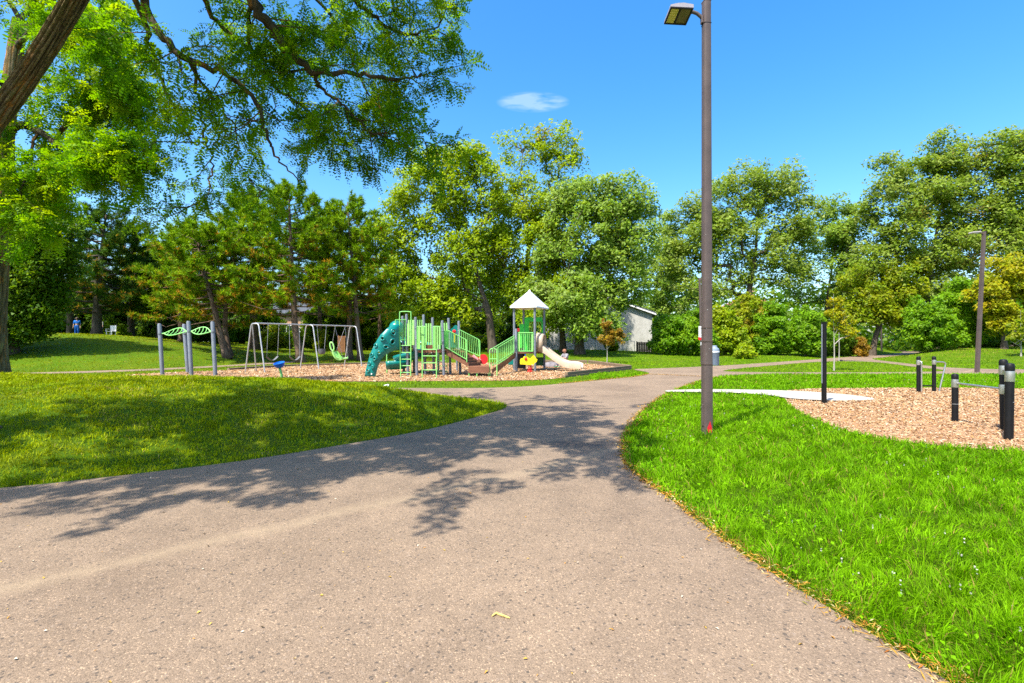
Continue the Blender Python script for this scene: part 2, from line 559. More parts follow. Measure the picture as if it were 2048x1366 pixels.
# a pale band of sand washed along the path, a dark damp patch near the junction
sep = node(n, "ShaderNodeSeparateXYZ"); n.links.new(v, sep.inputs[0])
def mm(op, a, b2=None):
    x = n.nodes.new("ShaderNodeMath"); x.operation = op
    for i, q in enumerate((a, b2)):
        if q is None: continue
        if isinstance(q, (int, float)): x.inputs[i].default_value = q
        else: n.links.new(q, x.inputs[i])
    return x.outputs[0]
lin = mm('ADD', mm('MULTIPLY', sep.outputs[0], -.65), mm('MULTIPLY', sep.outputs[1], .76))
wob = mm('MULTIPLY', mm('SUBTRACT', noise(n, 1.1, 3, .6, v), .5), .5)
dl = mm('ABSOLUTE', mm('SUBTRACT', mm('ADD', lin, wob), 4.42))
band = mm('MULTIPLY', mm('MAXIMUM', mm('SUBTRACT', 1.0, mm('DIVIDE', dl, .16)), 0.0), noise(n, 5, 4, .7, v))
c = mixc(n, band, c, (.30, .225, .145))
ex = mm('DIVIDE', mm('SUBTRACT', sep.outputs[0], 1.0), .62); ey = mm('DIVIDE', mm('SUBTRACT', sep.outputs[1], 7.55), .35)
er = mm('MAXIMUM', mm('SUBTRACT', 1.0, mm('ADD', mm('MULTIPLY', ex, ex), mm('MULTIPLY', ey, ey))), 0.0)
c = mixc(n, mm('MINIMUM', mm('MULTIPLY', mm('MULTIPLY', er, noise(n, 7, 4, .7, v)), 1.5), .6), c, (.05, .045, .042))
n.links.new(c, b.inputs["Base Color"]); b.inputs["Roughness"].default_value = .88
b.inputs["Specular IOR Level"].default_value = .2
hh = mm('ADD', mm('MULTIPLY', vo.outputs["Distance"], -1.0), mm('MULTIPLY', noise(n, 30, 3, .6, v), .6))
bump(n, b, hh, .30, .010)
sheet("asphalt_path", ASPH, 0.012, m_asph, ISLE)
sheet("back_path", PATHB, 0.008, m_asph)

# ---- pale concrete strip
m_conc, n, b, o = new_mat("pale_concrete")
v = objvec(n)
c = ramp(n, noise(n, 4, 5, .65, v), [(.3, (.33, .30, .25)), (.7, (.42, .39, .33))])
c = mixc(n, 1.0, c, ramp(n, noise(n, 90, 3, .6, v), [(.3, (.85, .85, .85)), (.7, (1.08, 1.08, 1.08))]), 'MULTIPLY')
n.links.new(c, b.inputs["Base Color"]); b.inputs["Roughness"].default_value = .85
sheet("concrete_path", CONC, 0.055, m_conc)

# ---- wood chip beds
m_chip, n, b, o = new_mat("chip_bed")
v = objvec(n)
vo = node(n, "ShaderNodeTexVoronoi"); vo.inputs["Scale"].default_value = 26
mp = node(n, "ShaderNodeMapping"); mp.inputs["Scale"].default_value = (1, 1.5, 1); n.links.new(v, mp.inputs[0])
n.links.new(mp.outputs[0], vo.inputs["Vector"])
vs = node(n, "ShaderNodeSeparateColor"); n.links.new(vo.outputs["Color"], vs.inputs[0])
c = ramp(n, vs.outputs[0], [(0, (.13, .055, .022)), (.3, (.29, .160, .080)), (.65, (.38, .235, .13)), (1.0, (.48, .34, .22))])
c = mixc(n, 1.0, c, ramp(n, noise(n, 1.3, 4, .6, v), [(.3, (.82, .74, .64)), (.7, (1.12, 1.1, 1.08))]), 'MULTIPLY')
n.links.new(c, b.inputs["Base Color"]); b.inputs["Roughness"].default_value = .9
b.inputs["Specular IOR Level"].default_value = .15
bump(n, b, vs.outputs[1], .8, .03)
def chip_z(x, y): return 0.016 + .045 * vnoise(x, y, .8, 5) * np.clip(edge_dist(x, y, CHIPS) / 1.5, 0, 1)
def fit_z(x, y): return 0.014 - .03 * inside(x, y, CONC) + .04 * vnoise(x, y, .9, 6) * np.clip(edge_dist(x, y, FIT) / 1.0, 0, 1)
sheet("playground_chip_bed", CHIPS, chip_z, m_chip, step=.4)
sheet("fitness_chip_bed", FIT, fit_z, m_chip, step=.3)

def chips(name, poly, zf, n, size, rng):
    P = np.array(poly)
    x = rng.uniform(P[:, 0].min(), P[:, 0].max(), n * 3); y = rng.uniform(P[:, 1].min(), P[:, 1].max(), n * 3)
    k = inside(x, y, poly) & (np.abs(x) < y * 1.15)
    k &= rng.random(len(x)) < np.clip(12.0 / np.maximum(y, 6), .25, 1)
    x, y = x[k][:n], y[k][:n]
    if poly is FIT:
        k = ~inside(x, y, CONC); x, y = x[k], y[k]
    m = len(x)
    z = zf(x, y) + rng.uniform(.004, .02, m)
    C = np.column_stack([x, y, z])
    sc = size * np.clip(y / 9, 1, 2.2)
    an = rng.uniform(0, 2 * np.pi, m); ti = rng.normal(0, .35, m)
    A = np.column_stack([np.cos(an), np.sin(an), ti]); A = unit(A)
    N = unit(np.column_stack([rng.normal(0, .35, m), rng.normal(0, .35, m), np.ones(m)]))
    B = unit(np.cross(N, A)); N = np.cross(A, B)
    L = (sc * rng.uniform(.6, 1.5, m))[:, None]; W = L * rng.uniform(.22, .45, m)[:, None]; T = L * .12
    V = np.empty((m, 5, 3), np.float32)
    V[:, 0] = C - A * L * .5 - B * W * .5; V[:, 1] = C + A * L * .5 - B * W * .3
    V[:, 2] = C + A * L * .45 + B * W * .5; V[:, 3] = C - A * L * .5 + B * W * .4
    V[:, 4] = C + N * T + A * L * .1
    base = (np.arange(m) * 5)[:, None]
    Fc = np.concatenate([base + np.array(q) for q in ((0, 1, 4), (1, 2, 4), (2, 3, 4), (3, 0, 4))])
    pal = np.array([(.40, .25, .13), (.46, .31, .17), (.33, .17, .07), (.52, .40, .26), (.40, .20, .07), (.20, .10, .045), (.56, .46, .34)])
    t = pal[rng.choice(len(pal), m, p=[.24, .22, .16, .12, .10, .10, .06])] * np.array([.98, .97, .95]) * rng.uniform(.74, 1.08, (m, 1))
    ob = link(name, np_mesh(name, V.reshape(-1, 3), Fc, np.repeat(t, 5, 0)), m_chips)
    return setp(ob, None, None, None, "stuff")
m_chips = leaf_mat("wood_chips", 0.0, .85, .15)
chips("playground_wood_chips", CHIPS, chip_z, 24000, .042, np.random.default_rng(2))
chips("fitness_wood_chips", FIT, fit_z, 32000, .038, np.random.default_rng(3))

# ---------------------------------------------------------------- grass
m_grass = leaf_mat("grass_blades", .38, .6, .08)

def sample_fan(n, d0, d1, px0, px1, rng, p=1.4):
    """points spread by distance so that near turf is denser"""
    q = 2 - p
    u = rng.random(n)
    D = (d0 ** q + u * (d1 ** q - d0 ** q)) ** (1 / q)
    px = rng.uniform(px0, px1, n)
    return (px - 1024) / F * D, D

def blades(x, y, hgt, wid, tint, rng, lean=.75, simple=False):
    """bent grass blades; kites of two triangles, or single slivers far off"""
    m = len(x)
    z = height(x, y)
    # neighbouring blades lean the same way, as mown and wind-combed turf does
    an = 6.28 * vnoise(x, y, 5.0, 91) * 1.6 + rng.normal(0, .9, m)
    dirx, diry = np.cos(an), np.sin(an)
    ln = np.abs(rng.normal(0, lean, m)) + .12
    tw = rng.uniform(0, 2 * np.pi, m)
    wx, wy = np.cos(tw), np.sin(tw)
    h = hgt; w = wid * .5
    up = 1 / np.sqrt(1 + ln * ln)
    if simple:
        V = np.empty((m, 3, 3), np.float32)
        V[:, 0] = np.column_stack([x - wx * w, y - wy * w, z - .005]); V[:, 1] = np.column_stack([x + wx * w, y + wy * w, z - .005])
        V[:, 2] = np.column_stack([x + dirx * ln * up * h, y + diry * ln * up * h, z + h * up])
        return V.reshape(-1, 3), np.arange(m * 3).reshape(-1, 3), np.repeat(tint, 3, 0)
    V = np.empty((m, 4, 3), np.float32)
    V[:, 0] = np.column_stack([x, y, z - .008])
    q = ln * up * .42
    mx, my, zm = x + dirx * q * h, y + diry * q * h, z + h * up * .62
    V[:, 1] = np.column_stack([mx - wx * w, my - wy * w, zm]); V[:, 3] = np.column_stack([mx + wx * w, my + wy * w, zm])
    V[:, 2] = np.column_stack([x + dirx * ln * up * 1.25 * h, y + diry * ln * up * 1.25 * h, z + h * up * np.clip(1.05 - .25 * ln, .55, 1.05)])
    base = (np.arange(m) * 4)[:, None]
    Fc = np.concatenate([base + np.array(q) for q in ((0, 1, 3), (1, 2, 3))])
    return V.reshape(-1, 3), Fc, np.repeat(tint, 4, 0)

def grass_area(name, n, d0, d1, px0, px1, keep, hfun, tfun, seed, p=1.4, wscale=1.0, simple=False):
    rng = np.random.default_rng(seed)
    x, y = sample_fan(n, d0, d1, px0, px1, rng, p)
    # clumps: pull some points toward tuft centres
    jx = (vnoise(x, y, 9, seed) - .5) * .10; jy = (vnoise(x, y, 9, seed + 5) - .5) * .10
    x = x + jx; y = y + jy
    k = keep(x, y) & (rng.random(len(x)) < .30 + 1.25 * vnoise(x, y, 11, seed + 9))
    for poly in (FIT, CHIPS, CONC): k &= ~inside(x, y, poly)
    pd = path_dist(x, y)
    k &= pd > np.abs(rng.normal(0, .03, len(x))) - .03 * (vnoise(x, y, 4, 1) - .3)
    x, y, pd = x[k], y[k], pd[k]
    h = hfun(x, y, rng)
    w = wscale * np.clip(.0055 * (np.maximum(y, 1.5) / 3.5) ** .85, .0045, .08) * rng.uniform(.7, 1.4, len(x))
    t = tfun(x, y, rng)
    V, Fc, T = blades(x, y, h, w, t, rng, simple=simple)
    ob = link(name, np_mesh(name, V, Fc, T), m_grass)
    return setp(ob, None, None, None, "stuff")

def tint_mix(cols, w):
    cols = np.array(cols); w = np.stack(w, 1); w = w / w.sum(1, keepdims=True)
    return w @ cols

def right_tint(x, y, r):
    m = len(x)
    a = vnoise(x, y, 1.3, 11); b_ = vnoise(x, y, 4.5, 12); c_ = vnoise(x, y, .5, 13)
    t = tint_mix([(.120, .310, .001), (.190, .380, .002), (.070, .200, .001)], [np.full(m, .5), .15 + 1.2 * np.clip(a - .35, 0, 1) + .5 * b_, 1.1 * np.clip(.62 - b_, 0, 1) + .05])
    dry = (r.random(m) < .035 + .10 * np.exp(-path_dist(x, y) / .18))
    t[dry] = np.array((.30, .22, .055)) * r.uniform(.7, 1.2, (dry.sum(), 1))
    return t * r.uniform(.72, 1.3, (m, 1))
def right_h(x, y, r):
    return (.050 + .065 * vnoise(x, y, 1.8, 21) + .05 * vnoise(x, y, 7, 22)) * r.uniform(.5, 1.3, len(x))

def mound_tint(x, y, r):
    m = len(x)
    a = vnoise(x, y, .55, 31); b_ = vnoise(x, y, 2.2, 32)
    t = tint_mix([(.215, .305, .001), (.345, .385, .002), (.140, .225, .001)], [np.full(m, .45), 1.3 * np.clip(a - .3, 0, 1) + .3 * b_, .9 * np.clip(.6 - b_, 0, 1) + .05])
    dry = r.random(m) < .015 + .9 * np.clip(a * b_ - .42, 0, 1)
    t[dry] = np.array((.34, .29, .07)) * r.uniform(.7, 1.2, (dry.sum(), 1))
    return t * (.78 + .44 * vnoise(x, y, 3.7, 33))[:, None] * r.uniform(.82, 1.18, (m, 1))
def mound_h(x, y, r):
    return (.038 + .045 * vnoise(x, y, 1.5, 41)) * r.uniform(.6, 1.3, len(x)) * np.clip(y / 9, .9, 1.5)

keep_r = lambda x, y: (x > 0.5) & (y < 24.5) & ~on_asphalt(x, y)
keep_m = lambda x, y: inside(x, y, MOUND)
keep_far = lambda x, y: ~on_asphalt(x, y) & ~inside(x, y, MOUND) & ~((x > .5) & (y < 24.4) & (x > 8.3 - (24.4 - y) * .2)) & ((x < 6) & (y > 16.5) | (y > 24.3))
grass_area("lawn_grass", 270000, 1.75, 24.5, 1180, 2280, keep_r, right_h, right_tint, 101, 1.45)
grass_area("mound_grass", 215000, 4.0, 22, -130, 1020, keep_m, mound_h, mound_tint, 102, 1.15, 1.15)

def far_tint(x, y, r):
    m = len(x)
    a = vnoise(x, y, .18, 51); b_ = vnoise(x, y, .8, 52)
    left = smooth(0, -14, x)[:, None]
    g1 = tint_mix([(.140, .300, .001), (.210, .350, .002), (.090, .210, .001)], [np.full(m, .5), a + .1, .8 * np.clip(.7 - b_, 0, 1) + .05])
    g2 = tint_mix([(.190, .270, .001), (.290, .320, .002), (.130, .200, .001)], [np.full(m, .5), a + .1, .8 * np.clip(.7 - b_, 0, 1) + .05])
    t = g1 * (1 - left) + g2 * left
    # pine litter below the pines
    pin = np.exp(-(((x + 17) / 9) ** 2 + ((y - 41) / 6) ** 2))
    br = r.random(m) < .55 * pin * (.4 + b_)
    t[br] = np.array((.24, .13, .045)) * r.uniform(.6, 1.2, (br.sum(), 1))
    dry = r.random(m) < .025 + .3 * smooth(29, 40, x) * smooth(34, 44, y) + .6 * np.exp(-edge_dist(x, y, CHIPS) / .45) * vnoise(x, y, .9, 8)
    t[dry] = np.array((.30, .27, .05)) * r.uniform(.7, 1.2, (dry.sum(), 1))
    return t * (.75 + .5 * vnoise(x, y, 1.7, 53))[:, None] * r.uniform(.85, 1.15, (m, 1))
def far_h(x, y, r):
    return (.05 + .05 * vnoise(x, y, .7, 61)) * r.uniform(.6, 1.3, len(x))
grass_area("far_lawn_grass", 190000, 16.6, 75, -180, 2240, keep_far, far_h, far_tint, 103, .95, 1.5, simple=True)

# broad-leaved weeds and clover in the near lawn
rng = np.random.default_rng(5)
x, y = sample_fan(16000, 2.0, 15, 1230, 2200, rng, 1.3)
pd = path_dist(x, y)
k = keep_r(x, y) & ~inside(x, y, FIT) & ~inside(x, y, CONC) & (pd > .04)
k &= rng.random(len(x)) < np.clip(1.2 * np.exp(-pd / .55) + .9 * np.clip(vnoise(x, y, 1.6, 77) - .55, 0, 1) * 2, 0, 1)
x, y = x[k], y[k]; m = len(x)
C = np.column_stack([x, y, height(x, y) + rng.uniform(.02, .075, m)])
N = unit(np.column_stack([rng.normal(0, .45, m), rng.normal(0, .45, m), np.ones(m)]))
A = rng.normal(0, 1, (m, 3))
L = rng.uniform(.016, .038, m) * np.clip(y / 4, 1, 2.5)
t = np.array((.16, .37, .002)) * rng.uniform(.7, 1.35, (m, 1))
V, Fc, T = leaf_quads(C, N, A, L, L * .7, t, .1)
setp(link("lawn_weeds", np_mesh("lawn_weeds", V, Fc, T), m_grass), None, None, None, "stuff")
# white clover heads
x, y = sample_fan(520, 2.5, 20, 1300, 2200, rng, 1.2)
k = keep_r(x, y) & ~inside(x, y, FIT) & ~inside(x, y, CONC) & (vnoise(x, y, .8, 78) > .52) & (path_dist(x, y) > .3)
x, y = x[k], y[k]; m = len(x)
Vs, Fs, Ts = [], [], []
for j in range(3):
    C = np.column_stack([x, y, height(x, y) + rng.uniform(.09, .12, m)])
    N = unit(rng.normal(0, 1, (m, 3)))
    Vs.append(leaf_quads(C, N, rng.normal(0, 1, (m, 3)), np.full(m, .014) * np.clip(y / 6, 1, 1.8), np.full(m, .012) * np.clip(y / 6, 1, 1.8), np.tile((.5, .5, .42), (m, 1)), .0))
V, Fc, T = merge(Vs)
setp(link("clover_flowers", np_mesh("clover_flowers", V, Fc, T), m_grass), None, None, None, "stuff")

# dry clippings and straw along the asphalt edge
rng = np.random.default_rng(15)
E = np.array([p for p in ASPH if 0.3 < p[1] < 24 and 1.2 < p[0] < 9])
seg = np.linalg.norm(np.diff(E, axis=0), axis=1)
def along_edge(E, nn, rng, spread, off):
    seg = np.linalg.norm(np.diff(E, axis=0), axis=1); cum = np.concatenate([[0], np.cumsum(seg)])
    s = rng.random(nn) ** 1.5 * cum[-1]
    i = np.clip(np.searchsorted(cum, s) - 1, 0, len(seg) - 1)
    f = ((s - cum[i]) / seg[i])[:, None]
    p = E[i] * (1 - f) + E[i + 1] * f
    d = (E[i + 1] - E[i]) / seg[i][:, None]
    nr = np.column_stack([d[:, 1], -d[:, 0]])
    w = rng.normal(off, spread, nn)[:, None] * (.4 + 1.3 * vnoise(p[:, 0], p[:, 1], 2.2, 9))[:, None]
    return p + nr * w
p = along_edge(E, 9000, rng, .055, .02)
m = len(p)
C = np.column_stack([p, np.full(m, .016) + rng.uniform(0, .03, m)])
N = unit(np.column_stack([rng.normal(0, .3, m), rng.normal(0, .3, m), np.ones(m)]))
an = rng.uniform(0, 2 * np.pi, m)
A = np.column_stack([np.cos(an), np.sin(an), rng.normal(0, .15, m)])
L = rng.uniform(.02, .075, m); W = rng.uniform(.0035, .008, m) * np.clip(p[:, 1] / 3, 1, 3)
pal = np.array([(.36, .18, .02), (.42, .25, .05), (.30, .10, .015), (.42, .34, .17), (.18, .17, .01)])
t = pal[rng.choice(5, m, p=[.34, .26, .16, .12, .12])] * rng.uniform(.75, 1.2, (m, 1))
V, Fc, T = leaf_quads(C, N, A, L, W, t, .05)
setp(link("dry_clippings", np_mesh("dry_clippings", V, Fc, T), m_chips), None, None, None, "stuff")

# small fallen leaves and crumbs scattered over the asphalt
x, y = sample_fan(900, 1.9, 20, -80, 1900, rng, 1.2)
k = inside(x, y, ASPH); x, y = x[k], y[k]; m = len(x)
C = np.column_stack([x, y, np.full(m, .02)])
N = unit(np.column_stack([rng.normal(0, .25, m), rng.normal(0, .25, m), np.ones(m)]))
A = rng.normal(0, 1, (m, 3))
L = rng.uniform(.012, .03, m); 
pal = np.array([(.50, .33, .06), (.40, .20, .04), (.07, .05, .03), (.60, .54, .40)])
t = pal[rng.choice(4, m, p=[.42, .16, .27, .15])]
V, Fc, T = leaf_quads(C, N, A, L, L * rng.uniform(.3, .6, m), t, .12)
setp(link("fallen_leaf_litter", np_mesh("fallen_leaf_litter", V, Fc, T), m_chips), None, None, None, "stuff")
# ---------------------------------------------------------------- trees
def bark_mat(name, lo, hi, streak=None, scale=5.0, bmp=.8):
    m, n, b, o = new_mat(name)
    v = objvec(n)
    mp = node(n, "ShaderNodeMapping"); mp.inputs["Scale"].default_value = (1, 1, .28); n.links.new(v, mp.inputs[0])
    f = noise(n, scale, 6, .7, mp.outputs[0], .6)
    c = ramp(n, f, [(.32, lo), (.55, tuple((a + b_) / 2 for a, b_ in zip(lo, hi))), (.72, hi)])
    if streak is not None:
        f2 = noise(n, scale * .8, 4, .6, mp.outputs[0], 1.0)
        c = mixc(n, ramp(n, f2, [(.55, (0, 0, 0)), (.66, (.9, .9, .9))]), c, streak)
        f3 = noise(n, 2.2, 4, .6, v)
        c = mixc(n, ramp(n, f3, [(.5, (0, 0, 0)), (.7, (.55, .55, .55))]), c, (.10, .11, .035))
    n.links.new(c, b.inputs["Base Color"]); b.inputs["Roughness"].default_value = .95
    b.inputs["Specular IOR Level"].default_value = .1
    bump(n, b, f, bmp, .05)
    return m
M_BARK = bark_mat("grey_brown_bark", (.045, .035, .026), (.15, .12, .09))
M_PINEBARK = bark_mat("pine_bark", (.07, .045, .032), (.23, .16, .115))
M_LOCUST = bark_mat("locust_bark", (.028, .024, .017), (.125, .10, .065), (.30, .145, .04), 5.5, 1.0)
M_PALEBARK = bark_mat("pale_sapling_bark", (.25, .23, .19), (.42, .40, .34))
M_LEAF = leaf_mat("broad_leaves", .50, .5, .2)
M_NEEDLE = leaf_mat("pine_needles", .28, .6, .1)
M_FROND = leaf_mat("locust_leaves", .58, .5, .1)

GREENS = {
    'maple': [(.235, .365, .002), (.310, .430, .003), (.150, .255, .002), (.380, .440, .006)],
    'silver': [(.185, .315, .016), (.260, .390, .034), (.115, .225, .010), (.345, .430, .140)],
    'olive': [(.180, .285, .012), (.255, .345, .024), (.110, .205, .008), (.345, .405, .110)],
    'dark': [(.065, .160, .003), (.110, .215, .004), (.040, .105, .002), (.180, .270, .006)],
    'bush': [(.120, .280, .002), (.180, .350, .003), (.075, .190, .002), (.240, .380, .006)],
    'lime': [(.225, .350, .002), (.290, .390, .003), (.140, .260, .002), (.350, .390, .005)],
    'yellow': [(.270, .320, .003), (.390, .360, .004), (.180, .290, .003), (.440, .300, .006)],
    'mixed': [(.190, .300, .003), (.270, .320, .004), (.115, .210, .002), (.370, .320, .006)],
    'rust': [(.280, .145, .010), (.340, .210, .012), (.190, .120, .010), (.220, .240, .012)],
}

def grow_tree(base, trunk, r0, blobs, leaf, per, pal, rng, rc=0.75, accent=None, accent_p=0.0, side=4, hollow=.35, lean=None, squash=.8, bare=0.0, wid=.62, minr=.012, dense=1.2):
    """trunk: polyline of 3D points; blobs: (centre, radii, n clumps). Returns wood MB and (V, F, T) leaves."""
    wood = MB()
    pts = [Vector(p) for p in trunk]
    # densify the trunk
    tr = []
    for a, c in zip(pts[:-1], pts[1:]):
        k = max(2, int((c - a).length / .7))
        for i in range(k): tr.append(a.lerp(c, i / k))
    tr.append(pts[-1])
    nodes = np.array([tuple(p) for p in tr]); parent = list(range(-1, len(tr) - 1)); 
    cl = []
    for (c, r, nn) in blobs:
        nn = max(2, int(nn * dense))
        d = unit(rng.normal(0, 1, (nn, 3)))
        rad = rng.uniform(hollow ** 3, 1.0, nn)[:, None] ** (1 / 3) * .97
        cl.append(np.array(c) + d * rad * np.array(r))
    cl = np.concatenate(cl)
    cl = cl[cl[:, 2] > base[2] + .35]
    start = np.array(tr[len(tr) // 3])
    order = np.argsort(np.linalg.norm(cl - start, axis=1))
    nodes = list(map(tuple, nodes)); kids = {}
    NA = np.array(nodes)
    low = len(tr) // 4
    branches = []
    for ci in order:
        c = cl[ci]
        dv = c - NA
        dd = np.linalg.norm(dv, axis=1) + .9 * np.maximum(0, NA[:, 2] - c[2] + .2)
        dd[:low] += 6
        j = int(np.argmin(dd))
        a = NA[j]
        L = np.linalg.norm(c - a)
        ns = max(2, min(6, int(L / .8) + 1))
        new = []; prev = j
        mid_off = rng.normal(0, .10 * L, 3); mid_off[2] += .10 * L
        for s in range(1, ns + 1):
            t = s / ns
            p = a * (1 - t) + c * t + mid_off * (4 * t * (1 - t)) * .6
            nodes.append(tuple(p)); parent.append(prev); prev = len(nodes) - 1
            new.append(prev)
        NA = np.vstack([NA, np.array([nodes[q] for q in new])])
        branches.append([j] + new)
    cnt = np.zeros(len(nodes))
    for br in branches: cnt[br[-1]] += 1
    for i in range(len(nodes) - 1, 0, -1):
        if parent[i] >= 0: cnt[parent[i]] += cnt[i]
    tot = max(cnt.max(), 1)
    rad = np.maximum(minr, r0 * .9 * (cnt / tot) ** .55)
    nt_ = len(tr)
    ztr = np.linspace(0, 1, nt_)
    flare = 1 + .55 * np.exp(-ztr * nt_ * .7 / .5)
    trr = np.maximum(np.minimum(r0 * (1 - .55 * ztr), r0), minr) * flare
    wood.tube(tr, list(np.maximum(trr * np.clip((cnt[:nt_] / tot) ** .45 * 1.02, .25, 1), minr)), 9)
    for br in branches:
        P = [NA[i] for i in br]
        R = [min(rad[br[0]] * .8, rad[br[1]] * 1.15)] + [rad[i] for i in br[1:]]
        wood.tube(P, R, side if R[0] < .06 else 6, cap=False)
    # leaves
    nb = len(cl)
    keep = rng.random(nb) >= bare
    cl2 = cl[keep]; nb = len(cl2)
    pern = rng.integers(int(per * (1.0 if leaf > .2 else .8)), int(per * (2.1 if leaf > .2 else 1.6)), nb)
    C = np.repeat(cl2, pern, 0)
    m = len(C)
    off = rng.normal(0, 1, (m, 3)); off = unit(off) * rng.uniform(.15, 1, (m, 1)) ** .6 * rc * rng.uniform(.7, 1.3, nb).repeat(pern)[:, None]
    off[:, 2] *= squash
    if lean is not None: off += np.abs(off[:, 2:3]) * np.array(lean)
    C = C + off
    N = unit(rng.normal(0, .62, (m, 3)) + np.array([-.38, -.50, .80]) + off / rc * .3)
    A = rng.normal(0, 1, (m, 3)) + np.array([0, 0, -.5])
    if lean is not None: A = A + np.array(lean) * 1.5
    L = leaf * (.86 if leaf > .2 else 1) * rng.uniform(.6, 1.35, m)
    pal = np.array(pal)
    w = rng.dirichlet(np.array([1.3, 1.0, .9, .45]), nb)
    t = (w @ pal).repeat(pern, 0)
    jit = rng.integers(0, 4, m)
    t = t * .65 + pal[jit] * .35
    if accent is not None:
        acl = rng.random(nb) < accent_p
        ac = acl.repeat(pern) & (rng.random(m) < .75)
        t[ac] = np.array(accent) * rng.uniform(.7, 1.25, (ac.sum(), 1))
    t = t * rng.uniform(.75, 1.3, (m, 1))
    f_ = leaf_tris if leaf > .14 else leaf_quads
    return wood, f_(C, N, A, L * (1.12 if leaf > .14 else 1), L * wid * 1.1, t, .14)

def put_tree(name, label, group, base, wood, leaves, bark, leafm, cat="tree"):
    th = thing(name, label, cat, base, group)
    off = Vector(base)
    part("trunk", wood, bark, th, 40)
    V, Fc, T = leaves
    link("crown", np_mesh("crown", V - np.array(base, np.float32), Fc, T), leafm, th)
    return th

def px_blobs(lst, D, spread=.75):
    """(px, py, rx, ry, n[, dD]) in photo pixels at depth D -> blobs in metres"""
    out = []
    for q in lst:
        px, py, rx, ry, nn = q[:5]
        dD = q[5] if len(q) > 5 else 0
        d = D + dD
        c = P3(px, py, d)
        r = (rx * 1.08 * d / F, max(rx, ry) * d / F * spread, ry * 1.08 * d / F)
        out.append((tuple(c), r, nn))
    return out

def broadleaf(label, D, bpx, trunk_px, r0, blobs, leaf, per, pal, seed, name="broadleaf_tree", group="broadleaf trees behind the playground", gz=None, **kw):
    bx = (bpx - 1024) / F * D
    bz = hz(bx, D) if gz is None else gz
    tr = [(bx, D, bz - .1)] + [tuple(P3(x_, y_, D + d_)) for x_, y_, d_ in trunk_px]
    rng = np.random.default_rng(seed)
    wood, lv = grow_tree((bx, D, bz), tr, r0, px_blobs(blobs, D), leaf, per, pal, rng, **kw)
    return put_tree(name, label, group, (bx, D, bz), wood, lv, kw.get('bark', M_BARK), M_LEAF)

# --- the tall trees behind the play tower
broadleaf("spreading bright green tree with leaning trunk between pines and play tower", 47, 987, [(977, 630, 0), (952, 541, 0), (938, 470, .5), (915, 400, .5), (890, 340, 0)], .42,
    [(855, 400, 85, 75, 46), (800, 450, 52, 70, 26), (905, 335, 60, 45, 22), (965, 375, 48, 58, 18), (855, 305, 30, 18, 5), (935, 300, 30, 20, 6), (875, 520, 105, 75, 46), (835, 610, 70, 45, 26, -1.5), (950, 450, 70, 80, 34), (905, 600, 50, 40, 14, -1), (945, 655, 50, 32, 14, 1), (790, 560, 40, 60, 14)],
    .30, 82, GREENS['maple'], 11, rc=1.1)
broadleaf("tallest loose crowned tree rising straight behind the play tower", 50, 1048, [(1045, 620, 0), (1052, 540, 0), (1058, 490, 0), (1050, 420, 0), (1042, 350, 0), (1046, 300, 0)], .40,
    [(1015, 340, 55, 50, 15), (1085, 300, 58, 36, 14), (1135, 330, 48, 48, 14), (1065, 400, 80, 60, 36), (1050, 480, 85, 70, 42), (1040, 580, 75, 60, 34), (1110, 268, 45, 16, 5), (1040, 280, 45, 16, 5), (985, 450, 48, 80, 22), (1000, 570, 60, 60, 22)],
    .30, 66, GREENS['maple'], 12, rc=1.05, accent=(.30, .24, .02), accent_p=.05)
broadleaf("rounded silvery green tree with low boughs in front of the white house", 45.5, 1159, [(1158, 640, 0), (1142, 575, 0), (1128, 520, 0), (1140, 450, 0), (1170, 400, 0)], .40,
    [(1215, 410, 80, 62, 48), (1262, 470, 52, 80, 38), (1170, 480, 85, 80, 52), (1215, 550, 78, 55, 36), (1145, 600, 70, 48, 34, -2), (1248, 590, 40, 36, 12), (1190, 650, 55, 30, 16, -2), (1150, 400, 45, 45, 18), (1100, 540, 50, 60, 22)],
    .29, 90, GREENS['silver'], 13, rc=1.1)
broadleaf("second trunk close beside the silvery tree before the white house", 47, 1126, [(1124, 640, 0), (1112, 560, 0), (1098, 500, 0)], .30,
    [(1095, 500, 60, 60, 26), (1120, 590, 55, 45, 20, -1.5), (1080, 640, 45, 30, 14, -1.5), (1085, 430, 45, 50, 14)],
    .29, 80, GREENS['lime'], 14, rc=1.0)

# --- the windswept trees beyond the paths
WG = "windswept tall trees beyond the paths"
wind = (.75, 0, .15)
broadleaf("broad windswept olive green tree behind the near lamp post", 60, 1490, [(1492, 640, 0), (1500, 570, 0), (1512, 500, 0), (1515, 430, 0), (1520, 370, 0)], .48,
    [(1520, 365, 80, 45, 36), (1440, 410, 65, 60, 34), (1385, 470, 55, 65, 30), (1560, 420, 75, 60, 38), (1470, 490, 100, 65, 50), (1590, 470, 42, 45, 16), (1345, 530, 38, 50, 16), (1400, 560, 70, 45, 26), (1540, 540, 70, 45, 24), (1340, 470, 30, 50, 12)],
    .33, 84, GREENS['olive'], 21, group=WG, rc=1.25, lean=wind)
broadleaf("lower green tree filling the dip between two windswept crowns", 64, 1650, [(1652, 640, 0), (1660, 560, 0), (1672, 490, 0)], .36,
    [(1680, 440, 38, 42, 18), (1650, 480, 52, 50, 26), (1712, 500, 55, 55, 28), (1640, 560, 80, 55, 34), (1710, 580, 60, 50, 24)],
    .33, 84, GREENS['silver'], 22, group=WG, rc=1.25, lean=wind)
